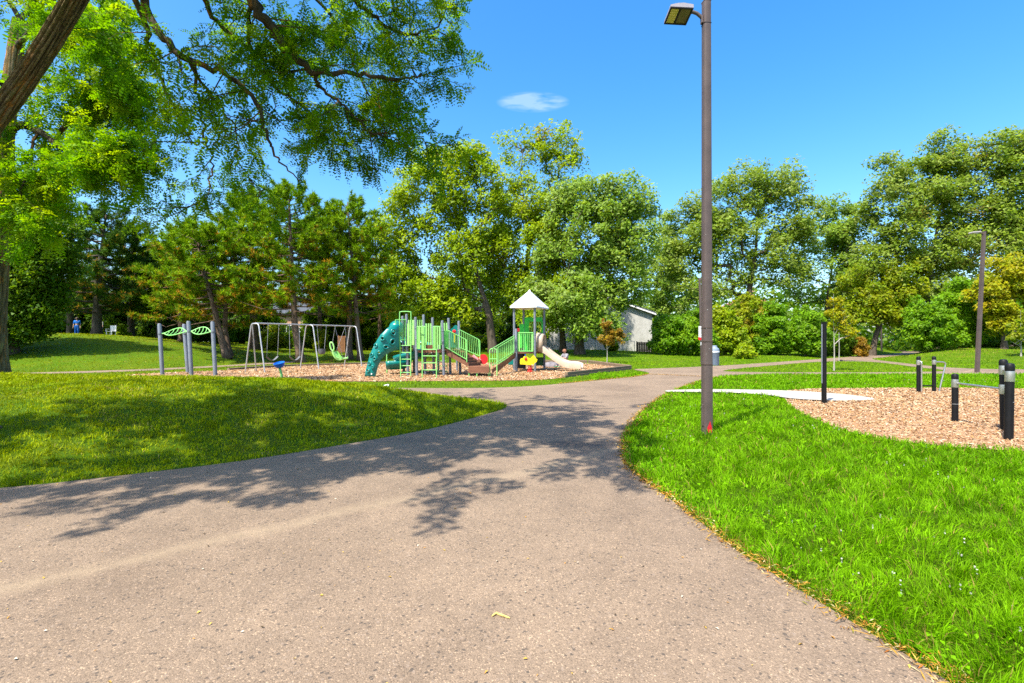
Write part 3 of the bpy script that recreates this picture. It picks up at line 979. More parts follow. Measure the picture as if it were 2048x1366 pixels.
broadleaf("highest windswept tree with forked trunk near the far lamp post", 58, 1868, [(1862, 640, 0), (1858, 570, 0), (1868, 500, 0), (1880, 420, 0), (1895, 340, 0)], .50,
    [(1905, 310, 60, 45, 26), (1845, 380, 82, 60, 44), (1780, 420, 52, 80, 34), (1925, 400, 80, 70, 44), (1865, 480, 100, 65, 54), (1775, 520, 70, 60, 34), (1940, 490, 70, 60, 32), (1870, 560, 80, 40, 26), (1765, 345, 30, 38, 7), (1860, 325, 40, 30, 10)],
    .33, 84, GREENS['olive'], 23, group=WG, rc=1.25, lean=wind, accent=(.28, .24, .04), accent_p=.04)
broadleaf("windswept tree at the edge whose top leans past the far lamp post", 56, 2020, [(2022, 620, 0), (2015, 520, 0), (2020, 430, 0), (2030, 340, 0)], .42,
    [(2015, 310, 55, 55, 28), (2060, 300, 50, 60, 22), (2030, 410, 65, 60, 34), (2090, 420, 60, 90, 30), (2010, 480, 50, 50, 20), (2070, 540, 70, 60, 26)],
    .33, 84, GREENS['olive'], 24, group=WG, rc=1.25, lean=wind)
broadleaf("yellowing tree with slanting trunk standing where the far path vanishes", 57, 1743, [(1752, 670, 0), (1768, 630, 0), (1790, 590, 0)], .33,
    [(1770, 600, 52, 42, 28), (1805, 560, 48, 45, 24), (1745, 625, 45, 30, 16), (1815, 620, 38, 38, 16), (1720, 580, 45, 45, 18)],
    .30, 84, GREENS['mixed'], 25, group=WG, rc=1.05)
broadleaf("yellow autumn tree behind the leaning far lamp post", 46, 2008, [(2008, 650, 0), (2004, 600, 0), (2006, 560, 0)], .22,
    [(2015, 550, 48, 40, 24), (1985, 590, 45, 40, 22), (2040, 600, 48, 50, 24), (2000, 640, 38, 30, 14), (2060, 560, 40, 50, 16)],
    .26, 90, GREENS['yellow'], 26, name="autumn_tree", group=None, rc=.7)

broadleaf("distant green tree closing the gap between the silvery tree and the windswept ones", 72, 1322, [(1322, 640, 0), (1324, 570, 0), (1322, 520, 0)], .3,
    [(1322, 520, 42, 60, 26), (1300, 580, 50, 50, 22), (1350, 590, 48, 45, 20), (1318, 460, 26, 36, 8)], .36, 84, GREENS['silver'], 27, group=WG, rc=1.15)
broadleaf("distant green tree behind the spreading and the tallest trees", 70, 985, [(985, 640, 0), (988, 560, 0), (985, 480, 0)], .3,
    [(985, 500, 50, 70, 28), (975, 590, 60, 55, 26), (1005, 440, 34, 45, 12), (900, 560, 60, 60, 24)], .36, 84, GREENS['maple'], 28, rc=1.15)

# --- dark trees on the hill
broadleaf("dense dark green tree drooping to the grass on the hilltop", 31, 20, [(25, 610, 0), (35, 540, 0), (50, 470, 0)], .34,
    [(60, 470, 80, 50, 52), (-10, 500, 80, 70, 44), (84, 540, 58, 66, 46), (20, 590, 80, 62, 60), (80, 605, 42, 44, 30), (-40, 620, 60, 60, 30), (40, 650, 70, 30, 34), (0, 670, 55, 20, 18, -1)],
    .17, 135, GREENS['dark'], 31, name="broadleaf_tree", group=None, rc=.68, squash=.9)
broadleaf("bright green bushy tree between the dark pines and the red pines", 50, 318, [(318, 640, 0), (320, 570, 0), (322, 520, 0)], .25,
    [(310, 530, 42, 36, 20), (345, 560, 40, 46, 20), (300, 600, 46, 40, 20), (270, 560, 30, 40, 12)],
    .28, 90, GREENS['maple'], 32, group=None, rc=1.0)

# ---------------------------------------------------------------- pines
def tufts(C, Dn, size, nn, t, rng):
    """star-shaped needle tufts: centres C, outward directions Dn"""
    m = len(C)
    Ci = np.repeat(C, nn, 0); Di = np.repeat(Dn, nn, 0); Si = np.repeat(size, nn) * rng.uniform(.7, 1.2, m * nn)
    a = unit(rng.normal(0, 1, (m * nn, 3)) * .85 + Di * .6)
    s = unit(np.cross(a, rng.normal(0, 1, (m * nn, 3))))
    w = (Si * .085)[:, None]
    V = np.empty((m * nn, 3, 3), np.float32)
    V[:, 0] = Ci - s * w; V[:, 1] = Ci + s * w; V[:, 2] = Ci + a * Si[:, None]
    T = np.repeat(np.repeat(t, nn, 0) * rng.uniform(.75, 1.25, (m * nn, 1)), 3, 0)
    return V.reshape(-1, 3), np.arange(m * nn * 3, dtype=np.int32).reshape(-1, 3), T

def grow_pine(h, r0, trunk, envelope, rng, first=.30, nbr=62, green=((.160, .300, .003), (.225, .360, .004), (.100, .205, .003)), orange=(.44, .24, .018), tuft=.35, oran=.5):
    """a pine of height h along trunk polyline (local); envelope(t) -> branch length for t in 0..1"""
    wood = MB()
    tr = [Vector(p) for p in trunk]
    n = len(tr)
    def at(t):
        q = t * (n - 1); i = min(int(q), n - 2); return tr[i].lerp(tr[i + 1], q - i)
    T_ = [at(i / 14) for i in range(15)]
    wood.tube(T_, [r0 * (1 - .86 * i / 14) * (1.45 if i == 0 else 1) for i in range(15)], 9)
    Cs, Ds, Ts, Ss = [], [], [], []
    g = np.array(green)
    az = rng.uniform(0, 6.28)
    for k in range(nbr):
        t = first + (1 - first) * ((k + rng.uniform(0, .8)) / nbr) ** .92
        p0 = at(min(t, .99))
        az += 2.4 + rng.normal(0, .35)
        L = envelope(t) * rng.uniform(.70, 1.12)
        up = -.05 + .55 * max(0, t - .55) / .45 + rng.normal(0, .08)
        d = Vector((math.cos(az), math.sin(az), up)).normalized()
        pts = []
        ns = 5
        for i in range(ns + 1):
            s = i / ns
            pts.append(p0 + d * (L * s) + Vector((0, 0, -.10 * L * s * (1 - s) * 2 + .16 * L * s * s)) + Vector(rng.normal(0, .03 * L, 3)) * s)
        rb = max(.018, r0 * .24 * (L / 4) ** .8)
        wood.tube(pts, [rb * (1 - .75 * i / ns) for i in range(ns + 1)], 4, cap=False)
        # twigs carrying tufts over the outer part
        ntw = max(4, int(L * 5.6))
        dead = t < first + .07 and rng.random() < .5
        if dead: continue
        for q in range(ntw):
            s = .30 + .70 * (q + rng.random()) / ntw
            i = min(int(s * ns), ns - 1); b0 = pts[i].lerp(pts[i + 1], s * ns - i)
            sd = rng.normal(0, 1, 3); sd[2] = abs(sd[2]) * .45 + .05
            sv = Vector(sd).normalized() * .75 + d * .65
            tl = (.35 + .42 * (1 - s)) * min(1.0, L / 2.2) * rng.uniform(.6, 1.2) + .12
            e = b0 + sv.normalized() * tl
            wood.tube([b0, e], [.014, .008], 3, cap=False)
            nT = 4
            for u in range(nT):
                pp = b0.lerp(e, (u + 1) / nT)
                Cs.append(tuple(pp)); dv = sv.normalized() + Vector((0, 0, .45)); Ds.append(tuple(dv.normalized()))
                pr = oran * (1.25 * max(0, .78 - t) / .5) * (1.25 - .9 * (u / (nT - 1))) * (1.3 - .6 * s)
                if rng.random() < pr * .62:
                    col = np.array(orange) * rng.uniform(.6, 1.3) if rng.random() < .75 else np.array((.30, .24, .008)) * rng.uniform(.7, 1.2)
                else:
                    col = g[rng.choice(3, p=[.45, .33, .22])] * rng.uniform(.75, 1.25)
                Ts.append(col); Ss.append(tuft * rng.uniform(.75, 1.2))
    return wood, tufts(np.array(Cs), np.array(Ds), np.array(Ss), 12, np.array(Ts), rng)

PG = "red pines beside the swings"
def pine(label, D, pxs, top, r0, env, seed, name="red_pine", group=PG, bark=None, nd=None, **kw):
    """pxs: trunk pixels from base to top"""
    bx = (pxs[0] - 1024) / F * D
    bz = hz(bx, D)
    tr = [(0, 0, -.1)]
    for (x_, y_) in top:
        p = P3(x_, y_, D) - Vector((bx, D, bz)); tr.append(tuple(p))
    h = tr[-1][2]
    rng = np.random.default_rng(seed)
    wood, lv = grow_pine(h, r0, tr, env, rng, **kw)
    th = thing(name, label, "pine tree", (bx, D, bz), group)
    me = bpy.data.meshes.new("trunk"); me.from_pydata(wood.v, [], wood.f); me.update()
    me.polygons.foreach_set("use_smooth", [True] * len(me.polygons))
    link("trunk", me, bark or M_PINEBARK, th)
    V, Fc, T = lv
    link("crown", np_mesh("crown", V, Fc, T), M_NEEDLE, th)
    return th

def env(maxr, peak=.45, tip=.25):
    def f(t, maxr=maxr * 1.12):
        if t < peak: return maxr * (.72 + .28 * t / peak)
        q = (t - peak) / (1 - peak)
        return maxr * ((1 - q ** 1.7) * (1 - tip) + tip)
    return f

pine("wide red pine with leaning trunk behind the overhead leaf bars", 37, (455,), [(440, 668), (425, 600), (405, 540), (398, 500), (395, 462)], .27, env(3.7, .5, .3), 41, first=.22, nbr=58, oran=.75)
pine("upright stem twinned with the leaning red pine at its foot", 38, (460,), [(450, 660), (452, 600), (468, 520), (480, 450), (488, 402)], .22, env(2.7, .5, .2), 42, first=.34, nbr=54, oran=.55)
pine("tall red pine with thick trunk behind the first swing frame", 47, (509,), [(508, 650), (504, 591), (505, 520), (500, 450), (497, 393)], .40, env(4.1, .5, .25), 43, first=.30, nbr=66, oran=.6)
pine("tallest red pine with curved trunk between the swing frames", 37, (603,), [(590, 655), (587, 591), (583, 520), (580, 450), (578, 384)], .29, env(3.5, .55, .25), 44, first=.28, nbr=66, oran=.6)
pine("red pine behind the last swing frame, nearer the tall one", 41, (699,), [(699, 660), (699, 600), (690, 540), (670, 480), (655, 430)], .27, env(3.2, .5, .3), 45, first=.32, nbr=52, oran=.55)
pine("red pine with ragged top closest to the teal climbing wall", 40, (722,), [(716, 670), (711, 600), (705, 530), (698, 460), (695, 404)], .26, env(3.0, .5, .22), 46, first=.30, nbr=58, oran=.55)
pine("short red pine low at the flank of the pine group over the hill slope", 42, (362,), [(362, 660), (360, 600), (362, 560), (366, 510), (370, 470)], .24, env(3.1, .45, .25), 47, first=.22, nbr=48, oran=.7)
pine("red pine filling the gap at the back of the pine group", 52, (640,), [(640, 640), (638, 560), (635, 500), (632, 440)], .28, env(4.0, .5, .3), 48, first=.26, nbr=52, oran=.45)
pine("red pine peeping out beside the spreading tree at the back of the group", 50, (760,), [(760, 640), (758, 560), (752, 500), (748, 465)], .25, env(3.0, .5, .25), 49, first=.22, nbr=44, oran=.4)
DG = "dark pines on the hill"
dk = ((.050, .120, .008), (.085, .165, .008), (.030, .080, .006))
pine("dark pine with bare thick trunk standing on the hilltop", 44, (193,), [(194, 620), (196, 560), (205, 490), (212, 428)], .42, env(4.2, .45, .25), 51, group=DG, bark=M_BARK, first=.22, nbr=60, green=dk, oran=.30, name="dark_pine")
pine("dark pine with shorter rounded top next to the bright bushy tree", 48, (262,), [(262, 620), (262, 560), (264, 510), (266, 458)], .34, env(3.4, .45, .3), 52, group=DG, bark=M_BARK, first=.2, nbr=52, green=dk, oran=.22, name="dark_pine")
pine("dark pine half hidden behind the drooping tree", 50, (140,), [(140, 620), (140, 560), (142, 500), (140, 440)], .34, env(4.0, .45, .3), 53, group=DG, bark=M_BARK, first=.18, nbr=52, green=dk, oran=.15, name="dark_pine")

# ---------------------------------------------------------------- shrubs
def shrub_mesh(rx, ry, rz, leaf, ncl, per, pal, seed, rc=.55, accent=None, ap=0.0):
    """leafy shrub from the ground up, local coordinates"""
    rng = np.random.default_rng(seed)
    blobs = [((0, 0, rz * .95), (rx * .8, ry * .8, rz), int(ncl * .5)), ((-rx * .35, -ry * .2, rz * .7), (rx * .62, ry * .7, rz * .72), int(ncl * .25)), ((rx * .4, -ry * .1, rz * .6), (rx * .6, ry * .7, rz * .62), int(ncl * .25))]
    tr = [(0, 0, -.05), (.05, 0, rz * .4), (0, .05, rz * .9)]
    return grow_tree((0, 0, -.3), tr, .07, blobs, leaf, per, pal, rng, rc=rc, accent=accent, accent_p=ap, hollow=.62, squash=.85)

def shrub(name, label, group, px, py, D, rx, rz, leaf, ncl, per, pal, seed, cat="shrub", accent=None, ap=0.0, ry=None, rc=.55):
    bx = (px - 1024) / F * D; bz = hz(bx, D)
    wood, (V, Fc, T) = shrub_mesh(rx, ry or rx * .8, rz, leaf, ncl, per, pal, seed, rc, accent, ap)
    th = thing(name, label, cat, (bx, D, bz), group)
    me = bpy.data.meshes.new("stems"); me.from_pydata(wood.v, [], wood.f); me.update()
    link("stems", me, M_BARK, th)
    link("foliage", np_mesh("foliage", V, Fc, T), M_LEAF, th)
    return th

def copy_thing(th, label, loc, rz=0.0, sc=(1, 1, 1)):
    c = th.copy(); COL.objects.link(c)
    c.location = loc; c.rotation_euler = (0, 0, rz); c.scale = sc
    c["label"] = label
    LOC[c.name] = Vector(loc)
    for ch in list(th.children):
        d = ch.copy(); COL.objects.link(d); d.parent = c
        for g in list(ch.children):
            e = g.copy(); COL.objects.link(e); e.parent = d
    return c

BG = "shrubs along the far edge of the lawn"
shrub("shrub", "dark glossy green shrub hiding the eave of the white house", BG, 1340, 0, 47, 2.0, 2.25, .24, 70, 95, GREENS['bush'], 61)
shrub("shrub", "mid green shrub directly behind the lamp with the white and red sign", BG, 1392, 0, 48, 1.9, 2.3, .24, 70, 90, GREENS['bush'], 62)
shrub("shrub", "lime tinted shrub right behind the litter bin", BG, 1445, 0, 49, 2.1, 2.5, .25, 76, 90, GREENS['lime'], 63)
shrub("shrub", "tall shrub with a yellow autumn top beyond the litter bin", BG, 1496, 0, 51, 2.0, 3.3, .25, 84, 90, GREENS['mixed'], 64, accent=(.34, .27, .015), ap=.3)
shrub("shrub", "wide fresh green shrub with feathery outline near the path fork", BG, 1548, 0, 50, 2.4, 2.7, .25, 86, 90, GREENS['bush'], 65)
shrub("shrub", "dense green shrub just behind the tall black post", BG, 1610, 0, 50, 2.4, 2.6, .25, 84, 90, GREENS['bush'], 66)
shrub("shrub", "shaded shrub behind the pair of yellow saplings", BG, 1668, 0, 53, 2.2, 2.7, .25, 74, 90, GREENS['dark'], 67)
shrub("shrub", "small pale green mound of leaves low in front of the taller shrubs", BG, 1488, 0, 44, .95, .65, .2, 30, 70, GREENS['lime'], 68, rc=.35)
BG2 = "shrubs beside the leaning far lamp"
shrub("shrub", "large rounded bright shrub where the far path disappears", BG2, 1862, 0, 47, 2.5, 2.9, .25, 96, 90, GREENS['bush'], 71)
shrub("shrub", "tall bright shrub just before the leaning far lamp", BG2, 1922, 0, 49, 2.3, 3.6, .25, 96, 90, GREENS['bush'], 72)
shrub("shrub", "dark leafy shrub directly behind the leaning far lamp", BG2, 1972, 0, 50, 2.0, 2.6, .25, 76, 90, GREENS['dark'], 73)
shrub("shrub", "shaded shrub beneath the yellow autumn tree", BG2, 2030, 0, 52, 2.3, 2.2, .25, 76, 90, GREENS['bush'], 74)
shrub("rust_shrub", "little rust orange shrub near the far slim lamp", None, 1722, 0, 52, .75, 1.05, .18, 34, 60, GREENS['rust'], 75, rc=.35)
# dark backing shrubs under the pines and behind the play structure
HB = "dark hedge shrubs behind the swings"
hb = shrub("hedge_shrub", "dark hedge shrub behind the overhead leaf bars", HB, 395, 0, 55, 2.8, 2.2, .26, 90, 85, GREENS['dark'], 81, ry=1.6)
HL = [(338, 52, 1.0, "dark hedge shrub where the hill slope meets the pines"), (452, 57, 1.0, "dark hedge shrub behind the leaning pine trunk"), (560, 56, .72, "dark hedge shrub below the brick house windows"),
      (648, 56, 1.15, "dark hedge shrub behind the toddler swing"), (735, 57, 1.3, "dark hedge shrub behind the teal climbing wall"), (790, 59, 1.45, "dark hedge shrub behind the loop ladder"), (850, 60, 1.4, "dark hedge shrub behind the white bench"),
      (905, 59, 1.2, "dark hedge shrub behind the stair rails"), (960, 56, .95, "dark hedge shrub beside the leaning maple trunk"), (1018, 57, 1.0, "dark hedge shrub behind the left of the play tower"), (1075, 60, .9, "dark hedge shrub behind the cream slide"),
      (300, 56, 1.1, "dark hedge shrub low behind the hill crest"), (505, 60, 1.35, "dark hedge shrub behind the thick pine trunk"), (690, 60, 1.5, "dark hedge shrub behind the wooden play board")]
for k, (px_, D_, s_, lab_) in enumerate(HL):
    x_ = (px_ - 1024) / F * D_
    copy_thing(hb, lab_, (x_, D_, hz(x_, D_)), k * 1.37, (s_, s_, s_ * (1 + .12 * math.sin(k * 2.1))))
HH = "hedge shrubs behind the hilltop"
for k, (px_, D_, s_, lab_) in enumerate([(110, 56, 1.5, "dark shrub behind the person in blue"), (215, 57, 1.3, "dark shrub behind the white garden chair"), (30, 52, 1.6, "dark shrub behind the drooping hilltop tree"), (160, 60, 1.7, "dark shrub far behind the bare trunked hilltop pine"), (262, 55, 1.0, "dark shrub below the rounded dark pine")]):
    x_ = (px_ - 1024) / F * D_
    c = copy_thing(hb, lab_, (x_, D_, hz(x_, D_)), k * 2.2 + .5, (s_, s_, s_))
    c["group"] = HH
shrub("lime_shrub", "small lime green shrub on the hilltop near the white chair", None, 242, 0, 46, .8, .75, .16, 30, 60, GREENS['lime'], 83, rc=.35)
gs = shrub("garden_shrub", "garden shrub with yellowing leaves seen through the first swings", "garden shrubs before the brick house", 545, 0, 50, 1.5, 1.25, .18, 46, 70, GREENS['mixed'], 84, rc=.4)
copy_thing(gs, "garden shrub with yellowing leaves near the middle swing frame", ((640 - 1024) / F * 51, 51, hz(-19.6, 51)), 2.0, (.8, .8, .9))
copy_thing(gs, "garden shrub low before the shed wall of the white house", ((1225 - 1024) / F * 50, 50, hz(10, 50)), 4.0, (.7, .7, .7))
# backing woodland far off, reads as one mass
rng = np.random.default_rng(90)
Cs = []
for k in range(1100):
    a = rng.uniform(-1.2, 1.2); D_ = rng.uniform(78, 112)
    Cs.append((a * D_, D_, 11.5 * rng.random() ** 1.4 * (.55 + .6 * float(vnoise(a * 9, 0, 1, 4)))))
Cs = np.array(Cs)
pern = 62
C = np.repeat(Cs, pern, 0) + rng.normal(0, 1, (len(Cs) * pern, 3)) * np.array([2.4, 2.0, 1.5])
C[:, 2] = np.maximum(C[:, 2], .2)
N = unit(rng.normal(0, .7, C.shape) + np.array([0, -.3, .6])); A = rng.normal(0, 1, C.shape)
pal = np.array(GREENS['dark'])
t = pal[rng.integers(0, 4, len(C))] * rng.uniform(.8, 1.3, (len(C), 1))
L = rng.uniform(.5, .95, len(C))
V, Fc, T = leaf_tris(C, N, A, L, L * .75, t)
setp(link("far_wood", np_mesh("far_wood", V, Fc, T), M_LEAF), None, None, None, "stuff")

# ---------------------------------------------------------------- saplings
def sapling(label, D, px, top_y, fork_y, crown, pal, seed, r=.035, leaf=.13, per=26, group="young trees on the lawn"):
    bx = (px - 1024) / F * D; bz = hz(bx, D)
    zt = P3(px, top_y, D).z; zf = P3(px, fork_y, D).z
    tr = [(bx, D, bz - .05), (bx + .02, D, (bz + zf) / 2), (bx, D, zf), (bx - .03, D, (zf + zt) / 2), (bx - .02, D, zt)]
    rng = np.random.default_rng(seed)
    wood, lv = grow_tree((bx, D, zf - .4), tr, r, px_blobs(crown, D, .8), leaf, per, pal, rng, rc=.22, hollow=.2, minr=.006, bare=.12)
    return put_tree("young_tree", label, group, (bx, D, bz), wood, lv, M_PALEBARK, M_LEAF)
sapling("thin sapling with pale trunk and yellow leaves behind the tall black post", 27.0, 1668, 588, 672, [(1680, 640, 24, 22, 26), (1668, 618, 16, 20, 16), (1690, 660, 22, 16, 14), (1678, 600, 12, 10, 6)], GREENS['yellow'], 91, leaf=.12)
sapling("second yellow green sapling with pale stake straight behind the first", 40.0, 1678, 620, 668, [(1692, 648, 22, 18, 22), (1684, 632, 18, 14, 14)], GREENS['mixed'], 92, leaf=.16)
sapling("small orange brown sapling by the corner of the timber edging", 37.0, 1214, 632, 690, [(1212, 650, 10, 14, 14), (1228, 670, 14, 14, 18), (1212, 682, 16, 12, 16), (1240, 675, 8, 14, 8)], GREENS['rust'], 93, leaf=.15)
sapling("young tree with yellow green crown on the grassy rise beyond the far lamp", 39.0, 2042, 620, 690, [(2040, 660, 24, 22, 30), (2060, 640, 22, 24, 22), (2025, 678, 16, 12, 10)], GREENS['mixed'], 94, leaf=.17, r=.05)
mb = MB(); x_, y_ = XY(1678, 722.5); mb.lathe((x_, 40.0, hz(x_, 40.0) - .02), [(.10, 0), (.11, .12), (.06, .16)], 10)
solo("tree_guard", mb, paint("black_plastic", (.02, .02, .022), .5), "short black guard round the foot of the second sapling", "tree guard")

# ---------------------------------------------------------------- honey locusts at the near left
def frond_set(P, D, U, L, tint, rng, nl=9):
    wl = .52 if nl > 3 else .6
    """pinnate leaves: base P, direction D, face normal U, length L; nl leaflet pairs"""
    m = len(P)
    D = unit(D); U = unit(U - D * np.sum(U * D, 1, keepdims=True)); B = np.cross(D, U)
    s = (np.arange(nl) + .6) / nl
    ll = L[:, None] * (1.75 / nl) * (np.sin(np.pi * (s * .82 + .14)) ** .5)[None, :]
    droop = (s ** 2)[None, :, None] * L[:, None, None] * .22 * np.array([0, 0, -1.0])
    base = P[:, None, :] + D[:, None, :] * (L[:, None] * s[None, :])[:, :, None] + droop
    out = []
    for sg in (-1, 1):
        ax = unit((B[:, None, :] * sg + D[:, None, :] * .45 + rng.normal(0, .12, (m, nl, 3))).reshape(-1, 3))
        lq = ll.reshape(-1) * rng.uniform(.85, 1.1, m * nl)
        c = base.reshape(-1, 3) + ax * lq[:, None] * .55
        nn = unit(np.repeat(U, nl, 0) + rng.normal(0, .25, (m * nl, 3)))
        out.append(leaf_quads(c, nn, ax, lq, lq * wl, np.repeat(tint, nl, 0) * rng.uniform(.85, 1.15, (m * nl, 1)), .04))
    # the thin rachis as a sliver
    c = P + D * L[:, None] * .5 + np.array([0, 0, -1.0]) * L[:, None] * .06
    out.append(leaf_quads(c, U, D, L, np.full(m, .004), tint * .8, .02))
    return merge(out)

def leafy_twigs(starts, dirs, lens, rng, wood, per=7, flen=.15, nl=9, pal=None, droop=.35, r=.005):
    """twigs growing from starts, each carrying fronds; adds wood and returns leaf arrays"""
    P, D, U, L, T = [], [], [], [], []
    for p, d, l in zip(starts, dirs, lens):
        p = Vector(p); d = Vector(d).normalized()
        ns = 4; pts = [p]
        for i in range(ns):
            d = (d + Vector(rng.normal(0, .16, 3)) + Vector((0, 0, -droop * .25))).normalized()
            pts.append(pts[-1] + d * (l / ns))
        wood.tube(pts, [r * (1 - .7 * i / ns) for i in range(ns + 1)], 3, cap=False)
        w = pal[rng.integers(0, len(pal))]
        for k in range(per):
            s = (k + .5 + rng.uniform(-.3, .3)) / per
            i = min(int(s * ns), ns - 1); b0 = pts[i].lerp(pts[i + 1], s * ns - i)
            dd = (pts[i + 1] - pts[i]).normalized()
            for _ in range(2):
                a = Vector(rng.normal(0, 1, 3)); a = (a - dd * a.dot(dd)); 
                if a.length < .01: continue
                a.normalize()
                fd = (a * .85 + dd * .6 + Vector((0, 0, -.30))).normalized()
                u = Vector(rng.normal(0, .45, 3)) + Vector((0, 0, 1))
                P.append(tuple(b0)); D.append(tuple(fd)); U.append(tuple(u)); L.append(flen * rng.uniform(.6, 1.25)); T.append(np.array(w) * rng.uniform(.8, 1.25))
    return frond_set(np.array(P), np.array(D), np.array(U), np.array(L), np.array(T), rng, nl)

def limb_pts(poly, n=10, rng=None, wob=.04):
    """smooth polyline through control points"""
    pts = [Vector(p) for p in poly]; out = []
    m = len(pts)
    for i in range(m - 1):
        p0, p1, p2, p3 = pts[max(i - 1, 0)], pts[i], pts[i + 1], pts[min(i + 2, m - 1)]
        for k in range(n):
            t = k / n
            q = .5 * ((2 * p1) + (p2 - p0) * t + (2 * p0 - 5 * p1 + 4 * p2 - p3) * t * t + (3 * p1 - p0 - 3 * p2 + p3) * t ** 3)
            if rng is not None: q = q + Vector(rng.normal(0, wob, 3)) * .5
            out.append(q)
    out.append(pts[-1])
    return out

def rough_trunk(pts, radii, n=120, amp=.05, seed=0):
    """trunk with interlacing bark ridges; returns verts, quads and a ridge colour per vertex"""
    pts = [Vector(p) for p in pts]; m = len(pts)
    up = Vector((1, 0, 0)); U, W = [], []
    acc = [0.0]
    for i, p in enumerate(pts):
        t = (pts[min(i + 1, m - 1)] - pts[max(i - 1, 0)]).normalized()
        up = (up - t * up.dot(t)).normalized(); U.append(tuple(up)); W.append(tuple(t.cross(up)))
        if i: acc.append(acc[-1] + (pts[i] - pts[i - 1]).length)
    U = np.array(U)[:, None, :]; W = np.array(W)[:, None, :]; P = np.array([tuple(p) for p in pts])[:, None, :]
    R = np.array(radii)[:, None]; A = np.array(acc)[:, None] + np.zeros((1, n))
    an = (np.arange(n) / n * 2 * np.pi)[None, :] + np.zeros((m, 1))
    # seamless round the trunk: noise is read on a cylinder laid out as cos/sin
    cx, cy = np.cos(an), np.sin(an)
    warp = .35 * (vnoise(A * 2.3, cx * 1.5, 1, seed + 1) - .5)
    a2 = an + warp
    fold = np.abs(np.sin(a2 * 6 + 5.0 * vnoise(A * 1.6 + cx, cy * 1.4 + 4, 1, seed)))
    fold2 = np.abs(np.sin(a2 * 7 - 6.0 * vnoise(A * 1.9 + cy * 1.2, cx + 9, 1, seed + 2)))
    ridge = np.minimum(fold, fold2 + .15) ** .65
    fine = vnoise(cx * 9 + A * 4, cy * 9 + A * 7, 1, seed + 4)
    ridge = np.clip(ridge * (.78 + .44 * fine), 0, 1)
    V = P + (U * np.cos(an)[:, :, None] + W * np.sin(an)[:, :, None]) * (R * (1 + amp * (ridge - .6) * 2))[:, :, None]
    idx = np.arange(m * n).reshape(m, n)
    nx_ = np.roll(idx, -1, axis=1)
    Fq = np.stack([idx[:-1], nx_[:-1], nx_[1:], idx[1:]], -1).reshape(-1, 4)
    patch = vnoise(A * 3.1 + cx * 2, cy * 2 + A, 1, seed + 6)[:, :, None]
    moss = np.clip(vnoise(A * 2 + cx * 3, cy * 3, 1, seed + 7) - .55, 0, 1)[:, :, None] * 1.6
    r_ = ridge[:, :, None]
    col = np.array((.018, .012, .008)) * (1 - r_) + np.array((.21, .165, .095)) * r_
    orange = np.clip((.62 - r_) * 3, 0, 1) * np.clip((r_ - .18) * 5, 0, 1) * np.clip((patch - .42) * 4, 0, 1)
    col = col * (1 - orange) + np.array((.50, .22, .045)) * orange
    col = col * (1 - moss * r_) + np.array((.15, .16, .035)) * moss * r_
    col *= (.7 + .6 * fine)[:, :, None]
    return V.reshape(-1, 3), Fq, col.reshape(-1, 3)

def put_trunk(pts, radii, n, amp, seed, parent, base):
    V, Fq, C = rough_trunk(pts, radii, n, amp, seed)
    me = np_mesh("trunk", V - np.array(base, np.float32), Fq, C, smooth_f=True)
    return link("trunk", me, M_RIDGE, parent)

def ridge_mat():
    m, n, b, o = new_mat("ridged_bark")
    at = node(n, "ShaderNodeAttribute", attribute_name="tint")
    v = objvec(n)
    f = noise(n, 26, 6, .75, v, .8); g = noise(n, 9, 4, .6, v)
    c = mixc(n, 1.0, at.outputs["Color"], ramp(n, f, [(.3, (.35, .33, .3)), (.5, (.95, .95, .95)), (.7, (1.7, 1.65, 1.5))]), 'MULTIPLY')
    c = mixc(n, ramp(n, g, [(.52, (0, 0, 0)), (.68, (.5, .5, .5))]), c, (.10, .105, .03))
    n.links.new(c, b.inputs["Base Color"]); b.inputs["Roughness"].default_value = .95
    b.inputs["Specular IOR Level"].default_value = .08
    bump(n, b, f, .9, .03)
    return m
M_RIDGE = ridge_mat()

LOCG = [(.100, .250, .002), (.140, .310, .003), (.070, .190, .002), (.185, .330, .004)]
rng = np.random.default_rng(201)
base1 = Vector((-7.55, 6.15, 0)); base1.z = hz(base1.x, base1.y)
near = thing("honey_locust", "near honey locust with thick ridged leaning trunk and branches overhanging the path", "tree", base1)
tp = limb_pts([base1 + Vector((0, 0, -.2)), base1 + Vector((.15, 0, 1.6)), base1 + Vector((.45, .05, 3.0)), P3(-30, 265, 6.4), P3(62, 140, 6.4), P3(150, -2, 6.4), P3(215, -130, 6.3), P3(300, -300, 6.1)], 22)
rr_ = [.128 - .025 * i / len(tp) + .30 * math.exp(-i / 9.0) for i in range(len(tp))]
put_trunk(tp, rr_, 110, .13, 5, near, base1); mbT = MB()
# root flare reaching into the grass
for a_, l_ in ((-.05, 1.25), (.9, .9), (-1.3, 1.0), (2.6, 1.0)):
    e = base1 + Vector((math.cos(a_) * l_, math.sin(a_) * l_, 0)); e.z = hz(e.x, e.y) - .02
    mid_ = base1 + Vector((math.cos(a_) * l_ * .55, math.sin(a_) * l_ * .55, 0)); mid_.z = hz(mid_.x, mid_.y) + .03
    mbT.tube([base1 + Vector((0, 0, .45)), mid_, e], [.22, .12, .04], 10)
part("root_flare", mbT, M_LOCUST, near, 60)
lw = MB()
def add_limb(ctrl, r0, r1, n=7):
    p = limb_pts(ctrl, n, rng, .035)
    lw.tube(p, [r0 + (r1 - r0) * i / (len(p) - 1) for i in range(len(p))], 7, cap=True)
    return p
LIMBS = []
T_ = tp[-1]; Tm = tp[int(len(tp) * .80)]
